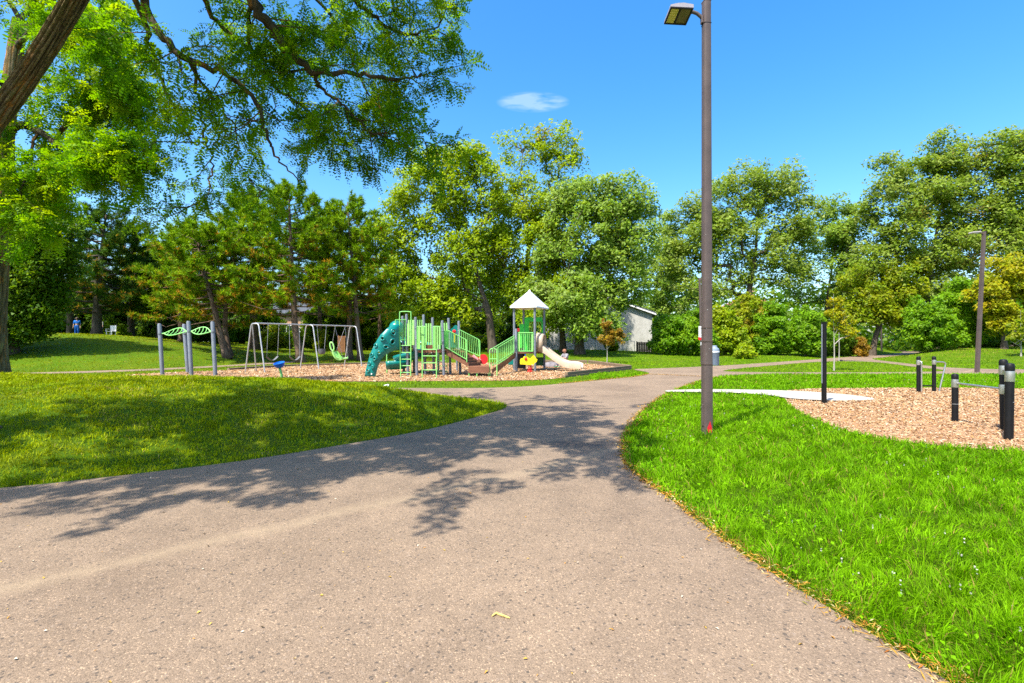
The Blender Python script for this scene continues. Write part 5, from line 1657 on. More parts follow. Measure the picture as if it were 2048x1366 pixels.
# ---------------------------------------------------------------- swing set
def swings():
    A0 = Vector((-12.85, 25.0, 2.47)); A1 = Vector((-9.95, 31.3, 2.52))
    d = (A1 - A0).normalized(); w = Vector((d.y, -d.x, 0)).normalized()
    th = thing("swing_set", "galvanised swing frame with three splayed arches and one long top bar", "swing set", (A0.x, A0.y, hz(A0.x, A0.y)))
    m = MB(); m.tube([A0 + Vector((0, 0, .02)), A1 + Vector((0, 0, .02))], .036, 12); part("top_bar", m, M_GALV, th, 50)
    for k, t in enumerate((0.0, .5, 1.0)):
        c = A0.lerp(A1, t)
        gz = 0.0
        m = MB()
        hw = .22; sp = .72
        path = [c - w * sp + Vector((0, 0, -c.z - .05)), c - w * (hw + .06) + Vector((0, 0, -.12)), c - w * hw + Vector((0, 0, -.03)), c - w * (hw - .06), c + w * (hw - .06), c + w * hw + Vector((0, 0, -.03)), c + w * (hw + .06) + Vector((0, 0, -.12)), c + w * sp + Vector((0, 0, -c.z - .05))]
        m.tube(path, .034, 10); part("arch_leg", m, M_GALV, th, 50)
    c = A0; m = MB(); m.tube([c - w * .2 + Vector((0, 0, -.03)), c - w * .6 - d * -.55 + Vector((0, 0, -c.z - .05))], .032, 10); part("brace_leg", m, M_GALV, th, 50)
    for t in (.11, .205, .30, .395, .58, .68, .78, .90):
        p = A0.lerp(A1, t); m = MB(); m.box(p + Vector((0, 0, -.03)), (.05, .05, .07), rz=math.atan2(d.y, d.x)); part("hanger", m, M_GALV, th)
    CH = paint("swing_chain", (.34, .35, .36), .5, .2, 40, metal=.3)
    def belt(t0, t1, drop, label, sway):
        p, q = A0.lerp(A1, t0), A0.lerp(A1, t1)
        s = thing("belt_swing", label, "swing", (p.x, p.y, p.z), "swings on the frame")
        e0 = p + Vector((0, 0, -drop)) + w * sway; e1 = q + Vector((0, 0, -drop)) + w * sway
        for u, v in ((p, e0), (q, e1)):
            m = MB(); m.tube([u + Vector((0, 0, -.06)), v], .011, 6); part("chain", m, CH, s)
        m = MB(); mid = (e0 + e1) / 2
        V = []; Fc = []
        for i in range(9):
            f = i / 8; z = -.20 * math.sin(math.pi * f)
            pc = e0.lerp(e1, f) + Vector((0, 0, z))
            for sg, zz in ((-1, 0), (1, 0), (1, -.02), (-1, -.02)): V.append(pc + w * (.075 * sg) + Vector((0, 0, zz)))
        for i in range(8):
            for k in range(4):
                k2 = (k + 1) % 4; Fc.append((i * 4 + k, i * 4 + k2, i * 4 + 4 + k2, i * 4 + 4 + k))
        m.add(V, Fc); part("seat", m, paint("swing_rubber", (.12, .125, .13), .6, .15, 9), s)
    belt(.11, .205, 1.68, "grey belt swing hanging nearest the end arch", -.10)
    belt(.30, .395, 1.72, "grey belt swing hanging next to the middle arch", .05)
    # toddler bucket
    p, q = A0.lerp(A1, .58), A0.lerp(A1, .68)
    s = thing("bucket_swing", "dark toddler bucket swing in the second bay", "swing", tuple(p), "swings on the frame")
    c = (p + q) / 2 + Vector((0, 0, -1.55))
    for u, sg in ((p, -1), (q, 1)):
        m = MB(); m.tube([u + Vector((0, 0, -.06)), c + d * (.20 * sg) + Vector((0, 0, .18))], .011, 6); part("chain", m, CH, s)
    m = MB()
    m.lathe(c, [(.06, -.12), (.17, -.08), (.20, .02), (.21, .20), (.19, .20), (.17, .04), (.05, -.02)], 16); part("seat", m, paint("bucket_rubber", (.10, .105, .11), .55, .15, 9), s, 50)
    # reclining adaptive seat
    p, q = A0.lerp(A1, .78), A0.lerp(A1, .90)
    s = thing("adaptive_swing", "lime green reclining adaptive swing with a looped headrest", "swing", tuple(p), "swings on the frame")
    D_ = p.y + .3
    c0 = (p + q) / 2
    def S_(px, py, off=0.0): v = P3(px, py, D_); return v + d * off
    ctr = [S_(668, 703), S_(672, 711), S_(677, 717), S_(684, 719), S_(692, 716)]
    m = MB(); V = []; Fc = []
    line = limb_pts(ctr, 4)
    for i, pc in enumerate(line):
        f = i / (len(line) - 1); hw = .20 + .05 * math.sin(math.pi * f)
        tdir = (line[min(i + 1, len(line) - 1)] - line[max(i - 1, 0)]).normalized()
        nrm = tdir.cross(d).normalized()
        if nrm.z < 0: nrm = -nrm
        for a_, h_ in ((-hw, .10), (-hw * .8, 0), (hw * .8, 0), (hw, .10), (hw * .85, -.04), (-hw * .85, -.04)):
            V.append(pc + d * a_ + nrm * h_)
    k_ = 6
    for i in range(len(line) - 1):
        for k in range(k_):
            k2 = (k + 1) % k_; Fc.append((i * k_ + k, i * k_ + k2, (i + 1) * k_ + k2, (i + 1) * k_ + k))
    Fc.append(tuple(range(k_ - 1, -1, -1))); Fc.append(tuple((len(line) - 1) * k_ + k for k in range(k_)))
    m.add(V, Fc); part("seat", m, M_LIMEPAN, s, 40)
    m = MB(); cc = S_(664, 693)
    ring = [cc + S_(664 + 3.6 * math.cos(a_) * 1.0 + 1.6 * math.sin(a_), 693 + 8.5 * math.sin(a_)) - S_(664, 693) for a_ in [i * math.pi / 8 for i in range(16)]]
    m.tube(ring, .045, 8, closed=True); part("headrest", m, M_LIMEPAN, s, 60)
    for u, v in ((p, S_(667, 704, -.2)), (q, S_(667, 704, .2)), (p, S_(691, 716, -.22)), (q, S_(691, 716, .22))):
        m = MB(); m.tube([u + Vector((0, 0, -.06)), v], .010, 6); part("chain", m, CH, s)
swings()

# ---------------------------------------------------------------- blue bowl spinner
bx, by = XY(563, 757); bz = .03
th = thing("bowl_spinner", "blue spinner bowl on a bent lime green post in the chips", "spinner", (bx, by, bz))
q = lambda px, py: P3(px, py, by)
m = MB(); m.tube(limb_pts([(bx, by, bz - .05), q(563, 750), q(561, 742), q(559, 735)], 5), .05, 10); part("post", m, M_LIMEP, th, 50)
c = q(559, 730)
R = Matrix.Rotation(math.radians(-7), 3, 'Y') @ Matrix.Rotation(math.radians(14), 3, 'X')
m = MB(); m.lathe(c, [(.06, -.13), (.13, -.11), (.20, -.03), (.235, .10), (.215, .11), (.18, .0), (.08, -.07)], 20, R); part("bowl", m, M_BLUE, th, 50)

# ---------------------------------------------------------------- timber edging
def timber_mat():
    m, n, b, o = new_mat("weathered_timber")
    v = objvec(n)
    mp = node(n, "ShaderNodeMapping"); mp.inputs["Scale"].default_value = (2, 2, 14); n.links.new(v, mp.inputs[0])
    f = noise(n, 3, 6, .7, mp.outputs[0], .5)
    n.links.new(ramp(n, f, [(.3, (.075, .052, .030)), (.55, (.185, .130, .078)), (.75, (.30, .22, .14))]), b.inputs["Base Color"])
    b.inputs["Roughness"].default_value = .9
    bump(n, b, f, .5, .01)
    return m
M_TIMBER = timber_mat()
def beam(m, a, b, h, w, z0):
    a = Vector((a[0], a[1], 0)); b = Vector((b[0], b[1], 0)); d = b - a
    m.box(((a.x + b.x) / 2, (a.y + b.y) / 2, z0 + h / 2), (d.length, w, h), rz=math.atan2(d.y, d.x), bev=.012)
th = thing("timber_edging", "weathered timber wall two courses high edging the playground chips", "edging", (2.3, 21.8, 0))
P_ = [(2.25, 21.75), (3.75, 23.95), (5.24, 26.17), (6.74, 28.4)]
for course in range(2):
    for i in range(3):
        a_, c_ = Vector((*P_[i], 0)), Vector((*P_[i + 1], 0))
        d = (c_ - a_).normalized()
        s_ = .0 if course == 0 else .012
        if course == 1 and i == 0: a_ = a_ + d * .25
        m = MB(); beam(m, a_ + d * .008 + Vector((-s_, s_ * .6, 0)), c_ - d * .008 + Vector((-s_, s_ * .6, 0)), .125, .15, -.02 + course * .129)
        part("timber", m, M_TIMBER, th)
for a_, c_ in (((6.72, 28.5), (6.35, 31.2)), ((6.35, 31.2), (5.95, 33.9)), ((5.95, 33.9), (5.6, 36.4)), ((5.5, 36.5), (3.3, 36.75)), ((3.3, 36.75), (1.1, 37.0)), ((1.1, 37.0), (-1.2, 37.05))):
    for course in range(2):
        m = MB(); beam(m, a_, c_, .125, .15, -.02 + course * .129); part("timber", m, M_TIMBER, th)
th2 = thing("timber_edging", "low timber edge along the back of the chips behind the swings", "edging", (-12, 34, 0))
BK = [(-15.45, 27.2), (-15.0, 29.2), (-14.3, 31.3), (-12.7, 32.8), (-11.1, 34.3), (-9.5, 35.8), (-7.3, 36.1), (-5.0, 36.45)]
for a_, c_ in zip(BK[:-1], BK[1:]):
    m = MB(); beam(m, a_, c_, .15, .15, -.02); part("timber", m, M_TIMBER, th2)

# ---------------------------------------------------------------- scrap of paper, twig
m = MB(); x_, y_ = XY(773, 774)
rr = random.Random(4)
V = [(x_ + (i % 4 - 1.5) * .055 + rr.uniform(-.02, .02), y_ + (i // 4 - 1) * .06 + rr.uniform(-.02, .02), .03 + rr.uniform(0, .07)) for i in range(12)]
V += [(a_, b2_, .02) for a_, b2_, c2_ in V]
Fq = [(r * 4 + k, r * 4 + k + 1, r * 4 + k + 5, r * 4 + k + 4) for r in range(2) for k in range(3)]
m.add(V, Fq + [tuple(i + 12 for i in reversed(f)) for f in Fq])
solo("paper_scrap", m, M_WHITE, "crumpled white paper scrap on the grass verge below the climbing wall", "litter")
m = MB(); m.tube([P3(984, 1232, 2.85) * 1.0, P3(993, 1225, 2.89)], [.0035, .005], 6)
m = MB()
def G(px, py, z=.018): x_, y_ = XY(px, py, z); return Vector((x_, y_, z))
m.tube([G(984, 1232), G(988, 1229, .02), G(994, 1225, .022)], [.004, .006, .006], 6)
m.tube([G(993, 1226, .022), G(1004, 1230, .02), G(1012, 1233, .02), G(1020, 1236)], [.006, .007, .006, .004], 6)
solo("twig", m, paint("dry_twig", (.55, .40, .12), .8, .3, 60), "bent straw coloured twig lying alone on the near asphalt", "twig")

# ---------------------------------------------------------------- park bench and boulder, wooden board
bx, by = (850 - 1024) / F * 42, 42.0; bz = hz(bx, by)
th = thing("park_bench", "pale slatted bench on the grass behind the play structure", "bench", (bx, by, bz))
pw = paint("bench_slats", (.55, .50, .46), .6, .1, 8)
for i in range(3):
    m = MB(); m.box((bx, by - .18 + i * .17, bz + .45), (1.7, .13, .04), bev=.008); part("seat_slat", m, pw, th)
for i in range(2):
    m = MB(); m.box((bx, by + .27 + .02 * i, bz + .62 + i * .17), (1.7, .04, .12), bev=.008); part("back_slat", m, pw, th)
for s_ in (-.65, .65):
    m = MB(); m.box((bx + s_, by - .15, bz + .21), (.06, .06, .43)); m.box((bx + s_, by + .24, bz + .43), (.06, .05, .88)); m.box((bx + s_, by + .03, bz + .40), (.06, .42, .05)); part("bench_leg", m, M_GALV, th)
def rock(c, r, seed):
    rr = np.random.default_rng(seed); m = MB()
    V = []; Fc = []; nu, nv = 14, 9
    for j in range(nv + 1):
        ph = math.pi / 2 * (1 - j / nv)
        for i in range(nu):
            an = 2 * math.pi * i / nu
            q = 1 + .28 * (float(vnoise(math.cos(an) * 1.4 + 5, math.sin(an) * 1.4 + ph, 1.3, seed)) - .5)
            V.append((c[0] + r[0] * q * math.cos(an) * math.sin(math.pi / 2 - ph + .001), c[1] + r[1] * q * math.sin(an) * math.sin(math.pi / 2 - ph + .001), c[2] - .05 + r[2] * q * math.sin(ph) ** .8))
    for j in range(nv):
        for i in range(nu):
            i2 = (i + 1) % nu; Fc.append((j * nu + i, j * nu + i2, (j + 1) * nu + i2, (j + 1) * nu + i))
    Fc.append(tuple(range(nu)))
    m.add(V, [tuple(reversed(f)) for f in Fc]); return m
bx, by = (1103 - 1024) / F * 30.4, 30.4
solo("boulder", rock((bx, by, .03), (.55, .4, .36), 3), paint("grey_stone", (.19, .17, .18), .9, .25, 5, bmp=.4), "low grey boulder on the chips behind the cream slide", "boulder", smooth_angle=50)
bx, by = (683 - 1024) / F * 46, 46.0; bz = hz(bx, by)
th = thing("wooden_board", "upright wooden slatted board among the trees behind the last swing frame", "wooden board", (bx, by, bz))
wd = paint("warm_timber", (.26, .12, .05), .8, .2, 9)
for i in range(5):
    m = MB(); m.box((bx - .28 + i * .14, by, bz + .85), (.128, .05, 1.5), bev=.008); part("slat", m, wd, th)
for z_ in (.30, 1.4):
    m = MB(); m.box((bx, by + .06, bz + z_), (.72, .06, .10)); part("crossbar", m, wd, th)
for s_ in (-.32, .32):
    m = MB(); m.box((bx + s_, by + .12, bz + .80), (.09, .06, 1.7)); part("post", m, wd, th)
# ---------------------------------------------------------------- the play structure
def play():
    px0 = XY(868, 752)
    th = thing("play_structure", "green, teal and grey climbing structure with slides and a silver roofed tower", "play structure", (px0[0], px0[1], 0))
    GZ0 = .04
    posts = {}
    def post(key, bpx, bpy, tpx, tpy, r=.062, cap=True, D=None):
        x_, y_ = XY(bpx, bpy) if D is None else ((bpx - 1024) / F * D, D)
        t = P3(tpx, tpy, y_)
        m = MB(); m.tube([(x_, y_, -.05), (t.x, y_, t.z - .05), (t.x, y_, t.z - .012), (t.x, y_, t.z)], [r, r, r * .9, r * .55], 14)
        p_ = part("post", m, M_GREYPOST, th, 45)
        for f in (.45, .62, .80):
            z = t.z * f; xx = x_ + (t.x - x_) * f
            m = MB(); m.lathe((xx, y_, z), [(r * 1.08, 0), (r * 1.14, .012), (r * 1.14, .045), (r * 1.08, .057)], 14); part("clamp", m, M_GREYPOST, p_, 45)
        posts[key] = Vector((x_, y_, t.z))
        return p_
    for k, q in {'1': (816, 751, 813, 628), '2': (834, 753.7, 831, 634), '3': (851, 750, 847, 629), '4': (868, 750, 865, 635), '5': (888, 753, 884.5, 641), '6': (901, 750, 897, 636), '7': (920.6, 750, 917.5, 641.7)}.items():
        post(k, *q)
    post('8', 808, 747, 805, 632); post('9', 914, 743, 913, 664, .05); post('10', 877, 744, 876, 690, .05)
    P = posts
    # decks
    def deck(pts, z, name="deck", th_=.11):
        m = MB(); m.prism([(p.x, p.y, z - th_) for p in pts], (0, 0, th_)); return part(name, m, M_BROWN, th)
    deck([P['1'], P['2'] + Vector((.1, 0, 0)), P['3'] + Vector((0, .2, 0)), P['8'] + Vector((0, .3, 0))], 1.52)
    deck([P['2'], P['5'], P['6'], P['3'] + Vector((.0, .35, 0))], 1.19)
    deck([P['5'] + Vector((.1, .12, 0)), P['7'], P['9'], P['6'] + Vector((0, .2, 0))], 1.19)
    # step riser between the two decks
    m = MB(); m.box((P['2'].x + .35, P['2'].y + .75, 1.30), (.55, .05, .22), rz=.2); part("riser", m, M_BROWN, th)
    W3 = lambda px, py, D: P3(px, py, D)
    def rail(top, bot, n, D0, D1, r=.021, rb=.012, name="railing", mat=M_LIMEP, close=True, label=None):
        """railing drawn between two end posts: top and bottom are ((px,py),(px,py)); D at each end"""
        a0, a1 = W3(*top[0], D0), W3(*top[1], D1); b0, b1 = W3(*bot[0], D0), W3(*bot[1], D1)
        m = MB(); m.tube([a0, a1], r, 8)
        m.tube([b0, b1], r, 8)
        if close: m.tube([a0, b0], r, 8); m.tube([a1, b1], r, 8)
        h = part(name, m, mat, th, 60)
        for i in range(n):
            t = (i + 1) / (n + 1)
            q = MB(); q.tube([a0.lerp(a1, t), b0.lerp(b1, t)], rb, 6); part("baluster", q, mat, h)
        return h
    def panel(pl, pr, pt, pb, D0, D1, n, w=.55, name="slat_panel", mat=M_LIMEPAN):
        """barrier with broad slats"""
        a0, a1 = W3(pl, pt, D0), W3(pr, pt, D1); b0, b1 = W3(pl, pb, D0), W3(pr, pb, D1)
        m = MB(); m.tube([a0, a1, b1, b0], .02, 8, closed=True)
        h = part(name, m, M_LIMEP, th, 60)
        dx = (a1 - a0) / n
        for i in range(n):
            u = a0 + dx * (i + .5); v = b0 + (b1 - b0) / n * (i + .5)
            q = MB(); ang = math.atan2((a1 - a0).y, (a1 - a0).x)
            q.box(((u.x + v.x) / 2, (u.y + v.y) / 2, (u.z + v.z) / 2), (dx.length * w, .03, (u.z - v.z)), rz=ang, bev=.006); part("slat", q, mat, h)
    # barriers round the upper deck
    rail(((791, 639.5), (811, 639.5)), ((791, 680), (811, 680)), 6, 22.6, 23.0)
    panel(811, 828, 640, 690, 23.6, 23.4, 4, .62)
    panel(815, 829, 647, 690, 22.9, 22.4, 3, .72)
    panel(829, 846, 640, 660, 24.2, 24.4, 4, .45)
    panel(835, 848, 653, 698, 22.2, 22.25, 2, .8)
    panel(851, 864, 647, 690, 24.2, 24.2, 3, .6)
    panel(868, 881, 653, 698, 22.35, 22.4, 3, .62)
    panel(882, 895, 646, 690, 23.8, 23.8, 3, .55)
    panel(888, 897, 662, 696, 22.9, 23.3, 2, .8, mat=M_GREEN)
    # handholds beside the front ladder
    for xa, xb in ((834.5, 850.5), (866.5, 880)):
        m = MB(); y0 = 22.05
        m.tube(limb_pts([W3(xa if xa < 850 else xb, 698, y0), W3(xa if xa < 850 else xb, 656, y0), W3(xa if xa < 850 else xb, 653.5, y0), W3((xa + xb) / 2, 653, y0), W3(xb - 1.5 if xa < 850 else xa + 1.5, 653.3, y0), W3(xb if xa < 850 else xa, 657, y0), W3(xb if xa < 850 else xa, 698, y0)], 4), .021, 8); part("handhold", m, M_LIMEP, th, 60)
    # ladders
    def ladder(xl, xr, yt, yb, rungs, D, arch=None, lean=.0):
        m = MB()
        if arch:
            m.tube(limb_pts([W3(xl, yb, D - .15), W3(xl - 1.5, 690, D), W3(xl - 2.2, arch + 7, D + .05), W3(xl - .5, arch + 1, D + .05), W3((xl + xr) / 2 - 1, arch, D + .05), W3(xr - 1, arch + 1, D + .05), W3(xr + 1, arch + 7, D + .05), W3(xr + .8, 690, D), W3(xr + .5, yb, D - .15)], 5), .022, 8)
        else:
            m.tube([W3(xl, yb, D - .1), W3(xl, yt, D)], .022, 8); m.tube([W3(xr, yb, D - .1), W3(xr, yt, D)], .022, 8); m.tube([W3(xl, yt, D), W3(xr, yt, D)], .022, 8)
        h = part("ladder", m, M_LIMEP, th, 60)
        for y_ in rungs:
            q = MB(); q.tube([W3(xl, y_, D), W3(xr, y_, D)], .019, 8); part("rung", q, M_LIMEP, h, 60)
    ladder(801.5, 821, 0, 755, (691, 705, 718.5, 731.5, 745), 22.2, arch=623)
    ladder(844.5, 873, 699, 758.5, (712, 726, 740), 21.2)
    m = MB(); m.tube([W3(853, 699, 21.2), W3(853, 699, 22.3)], .02, 6); m.tube([W3(870, 699, 21.2), W3(870, 699, 22.3)], .02, 6); part("ladder_tie", m, M_LIMEP, th)
    # small climber on the far side under the deck
    m = MB()
    for px in (876, 894): m.tube([W3(px, 750, 24.2), W3(px, 700, 24.2)], .02, 8)
    h = part("ladder", m, M_LIMEP, th, 60)
    for y_ in (703, 712, 722, 732, 742):
        q = MB(); q.tube([W3(876, y_, 24.2), W3(894, y_, 24.2)], .018, 6); part("rung", q, M_LIMEP, h)
    # --- teal climbing wall with through holes
    outer = [(799.5, 649), (793, 649.2), (787, 650.6), (775, 657), (762, 670), (750, 690), (742, 708), (737, 725), (733, 740), (730.5, 752)]
    inner = [(750.5, 756), (752, 745), (756, 730), (762, 718), (770, 709), (781, 703), (790, 700), (799.5, 699.5)]
    pts2 = [Vector(p) for p in outer + inner]
    edges = [(i, (i + 1) % len(pts2)) for i in range(len(pts2))]
    holes = [(786.8, 664.5, 5, 7, 0), (785.2, 683.5, 4.6, 6.6, .5), (765, 677, 4.4, 4.2, .4), (751.6, 691.4, 2.8, 4.0, .1), (772, 694, 5.6, 3.8, -.1), (758, 705.4, 4.3, 3.0, -.3), (743.3, 709.8, 2.7, 3.8, .35), (749, 717.7, 4.0, 3.0, -.6), (738.8, 727, 2.5, 3.5, .3), (745, 734, 2.2, 2.8, 0), (736.2, 741.5, 2.6, 3.6, .4)]
    def ell(h, s, k=14):
        cx, cy, rx, ry, a = h
        out = []
        for i in range(k):
            an = 2 * math.pi * i / k; u, v = rx * s * math.cos(an), ry * s * math.sin(an)
            out.append((cx + u * math.cos(a) - v * math.sin(a), cy + u * math.sin(a) + v * math.cos(a)))
        return out
    hp = []
    for h in holes[:]:
        k0 = len(pts2); e = ell(h, .70); hp.append(e)
        pts2 += [Vector(p) for p in e]; edges += [(k0 + i, k0 + (i + 1) % len(e)) for i in range(len(e))]
    poly = [tuple(p) for p in outer + inner]
    gx_, gy_ = np.meshgrid(np.arange(732, 799, 3.2), np.arange(651, 755, 3.2)); gx_ = gx_.ravel() + .03; gy_ = gy_.ravel() + .05
    ok = inside(gx_, gy_, poly) & (edge_dist(gx_, gy_, poly) > 1.2)
    for e in hp: ok &= ~inside(gx_, gy_, e) & (edge_dist(gx_, gy_, e) > 1.0)
    pts2 += [Vector((a, c)) for a, c in zip(gx_[ok], gy_[ok])]
    vv, ee, ff, *_ = delaunay_2d_cdt(pts2, edges, [], 0, 1e-5)
    Vp = np.array([(p.x, p.y) for p in vv]); Tp = np.array([f for f in ff if len(f) == 3])
    ce = Vp[Tp].mean(1); ok = inside(ce[:, 0], ce[:, 1], poly)
    for e in hp: ok &= ~inside(ce[:, 0], ce[:, 1], e)
    Tp = Tp[ok]
    def depth(x_, y_):
        # bulging sheet: nearer in the middle of its sweep, curling back at both rims
        d = edge_dist(np.array([x_]), np.array([y_]), poly)[0]
        f = (x_ - 730) / 70
        return 21.85 + .45 * f - .10 * min(1, d / 7) - .25 * math.sin(math.pi * f)
    m = MB(); m.add([W3(a, c, depth(a, c)) for a, c in Vp], [tuple(t) for t in Tp])
    w_ = part("climbing_wall", m, M_TEAL, th, 60)
    w_.modifiers.new("thickness", 'SOLIDIFY').thickness = .09
    w_.modifiers["thickness"].offset = 0
    for h in holes:
        ring = [W3(a, c, depth(a, c) - .075) for a, c in ell(h, .92)]
        q = MB(); q.tube(ring, .036, 8, closed=True); part("hand_hold_ring", q, M_TEAL, w_, 60)
    c = W3(743, 748, depth(743, 748) - .05); q = MB(); q.lathe(c, [(.035, 0), (.03, .02)], 12, Matrix.Rotation(math.radians(90), 3, 'X')); part("sticker", q, M_WHITE, w_)
    m = MB(); x_, y_ = XY(774, 747); m.tube([(x_, y_, -.05), W3(773.5, 702, y_)], .03, 8); part("wall_support", m, M_LIMEP, th, 60)
    # --- teal spiral slide behind
    C = Vector((-4.85, 24.75, 0)); V = []; Fc = []
    N_ = 30; K = 9
    # from the hood on the upper deck, one turn down, then straight out toward the hill
    cl = []
    for i in range(22):
        a_ = math.radians(150 - i * 17); z = 1.55 - 1.15 * i / 21
        cl.append(C + Vector((.62 * math.cos(a_), .62 * math.sin(a_), z)))
    e = cl[-1]; cl += [Vector((-5.3, 24.1, .36)), Vector((-5.65, 24.0, .34)), Vector((-6.0, 23.95, .33))]
    cl = limb_pts(cl, 2)
    for i, p in enumerate(cl):
        t = (cl[min(i + 1, len(cl) - 1)] - cl[max(i - 1, 0)]); t.z = 0; t.normalize(); s_ = Vector((-t.y, t.x, 0))
        for k in range(K):
            an = math.pi * k / (K - 1); V.append(p + s_ * (.36 * math.cos(an)) + Vector((0, 0, .30 - .36 * math.sin(an))))
    for i in range(len(cl) - 1):
        for k in range(K - 1): Fc.append((i * K + k, i * K + k + 1, (i + 1) * K + k + 1, (i + 1) * K + k))
    m = MB(); m.add(V, Fc); s_ = part("spiral_slide", m, M_TEAL, th, 70); s_.modifiers.new("thickness", 'SOLIDIFY').thickness = .05
    m = MB(); h0 = W3(793, 650, 24.3)
    m.lathe(h0 + Vector((0, 0, -.35)), [(.36, 0), (.36, .30), (.30, .42), (.18, .52), (.05, .57)], 14); part("slide_hood", m, M_TEAL, s_, 50)
    m = MB(); m.tube([(C.x, C.y, -.05), (C.x, C.y, 1.9)], .06, 10); part("slide_post", m, M_GREYPOST, th, 45)
    # --- stairs from the middle deck down to the low platform
    D0, D1 = 22.55, 23.3
    rail(((892, 659), (931, 679)), ((892, 695), (933, 719)), 9, D0, D0 + .15)
    m = MB(); m.tube(limb_pts([W3(930, 678.5, D0 + .15), W3(933, 681, D0 + .15), W3(933.6, 690, D0 + .15), W3(933.6, 734, D0 + .15)], 4), .021, 8); part("rail_end", m, M_LIMEP, th, 60)
    rail(((919, 659.5), (957, 679)), ((919, 695), (959, 712)), 9, D1, D1 + .2)
    m = MB(); m.tube(limb_pts([W3(956.5, 678.8, D1 + .2), W3(959.3, 682, D1 + .2), W3(959.8, 690, D1 + .2), W3(959.8, 728, D1 + .2)], 4), .021, 8); part("rail_end", m, M_LIMEP, th, 60)
    for Da, xs in ((D0 + .05, ((892.5, 699.5), (936, 726), (936, 733.5), (892.5, 710))), (D1 + .05, ((919, 697), (960, 719), (960, 727), (919, 708)))):
        m = MB(); m.prism([W3(a, c, Da) for a, c in xs], (0, .05, 0)); part("stringer", m, M_BROWN, th)
    for i in range(5):
        f = (i + .5) / 5
        a = W3(897 + 38 * f, 702 + 26 * f, D0 + .12); b = W3(921 + 38 * f, 700 + 26 * f, D1)
        m = MB(); V = [(a.x - .11, a.y, a.z), (a.x + .13, a.y, a.z), (b.x + .13, b.y, a.z), (b.x - .11, b.y, a.z)]
        m.prism(V, (0, 0, -.05)); part("tread", m, M_BROWN, th)
        m = MB(); m.prism([(a.x + .128, a.y, a.z - .05), (b.x + .128, b.y, a.z - .05), (b.x + .128, b.y, a.z - .20), (a.x + .128, a.y, a.z - .20)], (.02, 0, 0)); part("riser", m, paint("brown_riser", (.10, .045, .026), .65, .1, 5) if i == 0 else bpy.data.materials["brown_riser"], th)
    # low platform
    z1 = W3(957, 733, 22.2).z
    a = [(936.5, 22.1), (978.5, 22.1), (979.5, 23.3), (938, 23.3)]
    m = MB(); m.prism([((q[0] - 1024) / F * q[1], q[1], z1) for q in a], (0, 0, -.27)); part("deck", m, M_BROWN, th)
    for px, D_ in ((938, 22.15), (954, 22.15), (977, 22.3), (960, 23.2)):
        x_ = (px - 1024) / F * D_; m = MB(); m.tube([(x_, D_, -.05), (x_, D_, z1 - .2)], .025, 8); part("deck_leg", m, M_LIMEP if px != 960 else M_GREYPOST, th)
    # red half disc wheel panel and its clear cover
    c = W3(967, 718.5, 23.5); m = MB()
    pts = [c + Vector((.205 * math.cos(a_), 0, .235 * math.sin(a_))) for a_ in [-math.pi / 2 + math.pi * 1.0 * k / 14 for k in range(15)]]
    pts += [c + Vector((-.22, 0, .20)), c + Vector((-.26, 0, .02)), c + Vector((-.14, 0, -.2))]
    m.prism(pts, (0, .06, 0)); rp = part("red_panel", m, M_RED, th)
    m = MB(); m.tube([W3(945, 712, 23.4), W3(955, 719, 23.4), W3(962, 720, 23.45)], [.10, .07, .03], 10); part("red_bubble", m, paint("pink_bubble", (.75, .28, .28), .2, .1, 5), rp, 60)
    # teal activity arch between the two back posts
    D_ = 23.9
    m = MB()
    outl = [(899, 695), (899, 664), (900.5, 660), (903, 657), (906, 655), (908, 651.5), (911, 650), (914, 651), (916, 655), (918, 660), (918.5, 665), (918.5, 695), (914.5, 695), (914.5, 668), (911, 663), (906, 663), (903, 668), (903, 695)]
    m.prism([W3(a, c, D_) for a, c in outl], (0, .08, 0)); ap = part("activity_arch", m, M_TEAL, th)
    m = MB(); m.prism([W3(a, c, D_ + .02) for a, c in ((903.2, 667), (914.2, 667), (914.2, 695), (903.2, 695))], (0, .04, 0)); part("back_panel", m, paint("dark_teal", (.0, .10, .085), .4, .1, 5), ap)
    c = W3(908.5, 663, D_ - .03); m = MB(); m.lathe(c, [(.085, -.02), (.09, 0), (.06, .03)], 14, Matrix.Rotation(math.radians(90), 3, 'X')); part("red_knob", m, M_RED, ap)
    m = MB(); m.box(W3(908.8, 676.5, D_ - .02), (.07, .04, .40), bev=.01); part("yellow_slider", m, M_YEL, ap)
    # ------------------------------------------------ the tower
    tw = {}
    for k, (x_, y_, ty) in {'a': (.13, 26.4, 611), 'b': (1.2, 26.0, 611), 'c': (1.76, 27.2, 611), 'd': (.67, 27.6, 611)}.items():
        zt = 3.45
        m = MB(); m.tube([(x_, y_, -.05), (x_ - .02, y_, zt)], .062, 14); p_ = part("post", m, M_GREYPOST, th, 45)
        for z in (.98, 1.9):
            m = MB(); m.lathe((x_ - .01, y_, z), [(.067, 0), (.071, .012), (.071, .045), (.067, .057)], 14); part("clamp", m, M_GREYPOST, p_, 45)
        tw[k] = Vector((x_, y_, zt))
    x_, y_ = .235, 25.75
    m = MB(); m.tube([(x_, y_, -.05), (x_ - .03, y_, 2.18), (x_ - .03, y_, 2.24)], [.062, .062, .035], 14); part("post", m, M_GREYPOST, th, 45)
    qf = Vector((x_, y_, 0))
    cen = (tw['a'] + tw['b'] + tw['c'] + tw['d']) / 4
    zd = 1.06
    m = MB(); m.prism([(p.x, p.y, zd - .11) for p in (qf, tw['b'], tw['c'], tw['d'], tw['a'])], (0, 0, .11)); part("deck", m, M_BROWN, th)
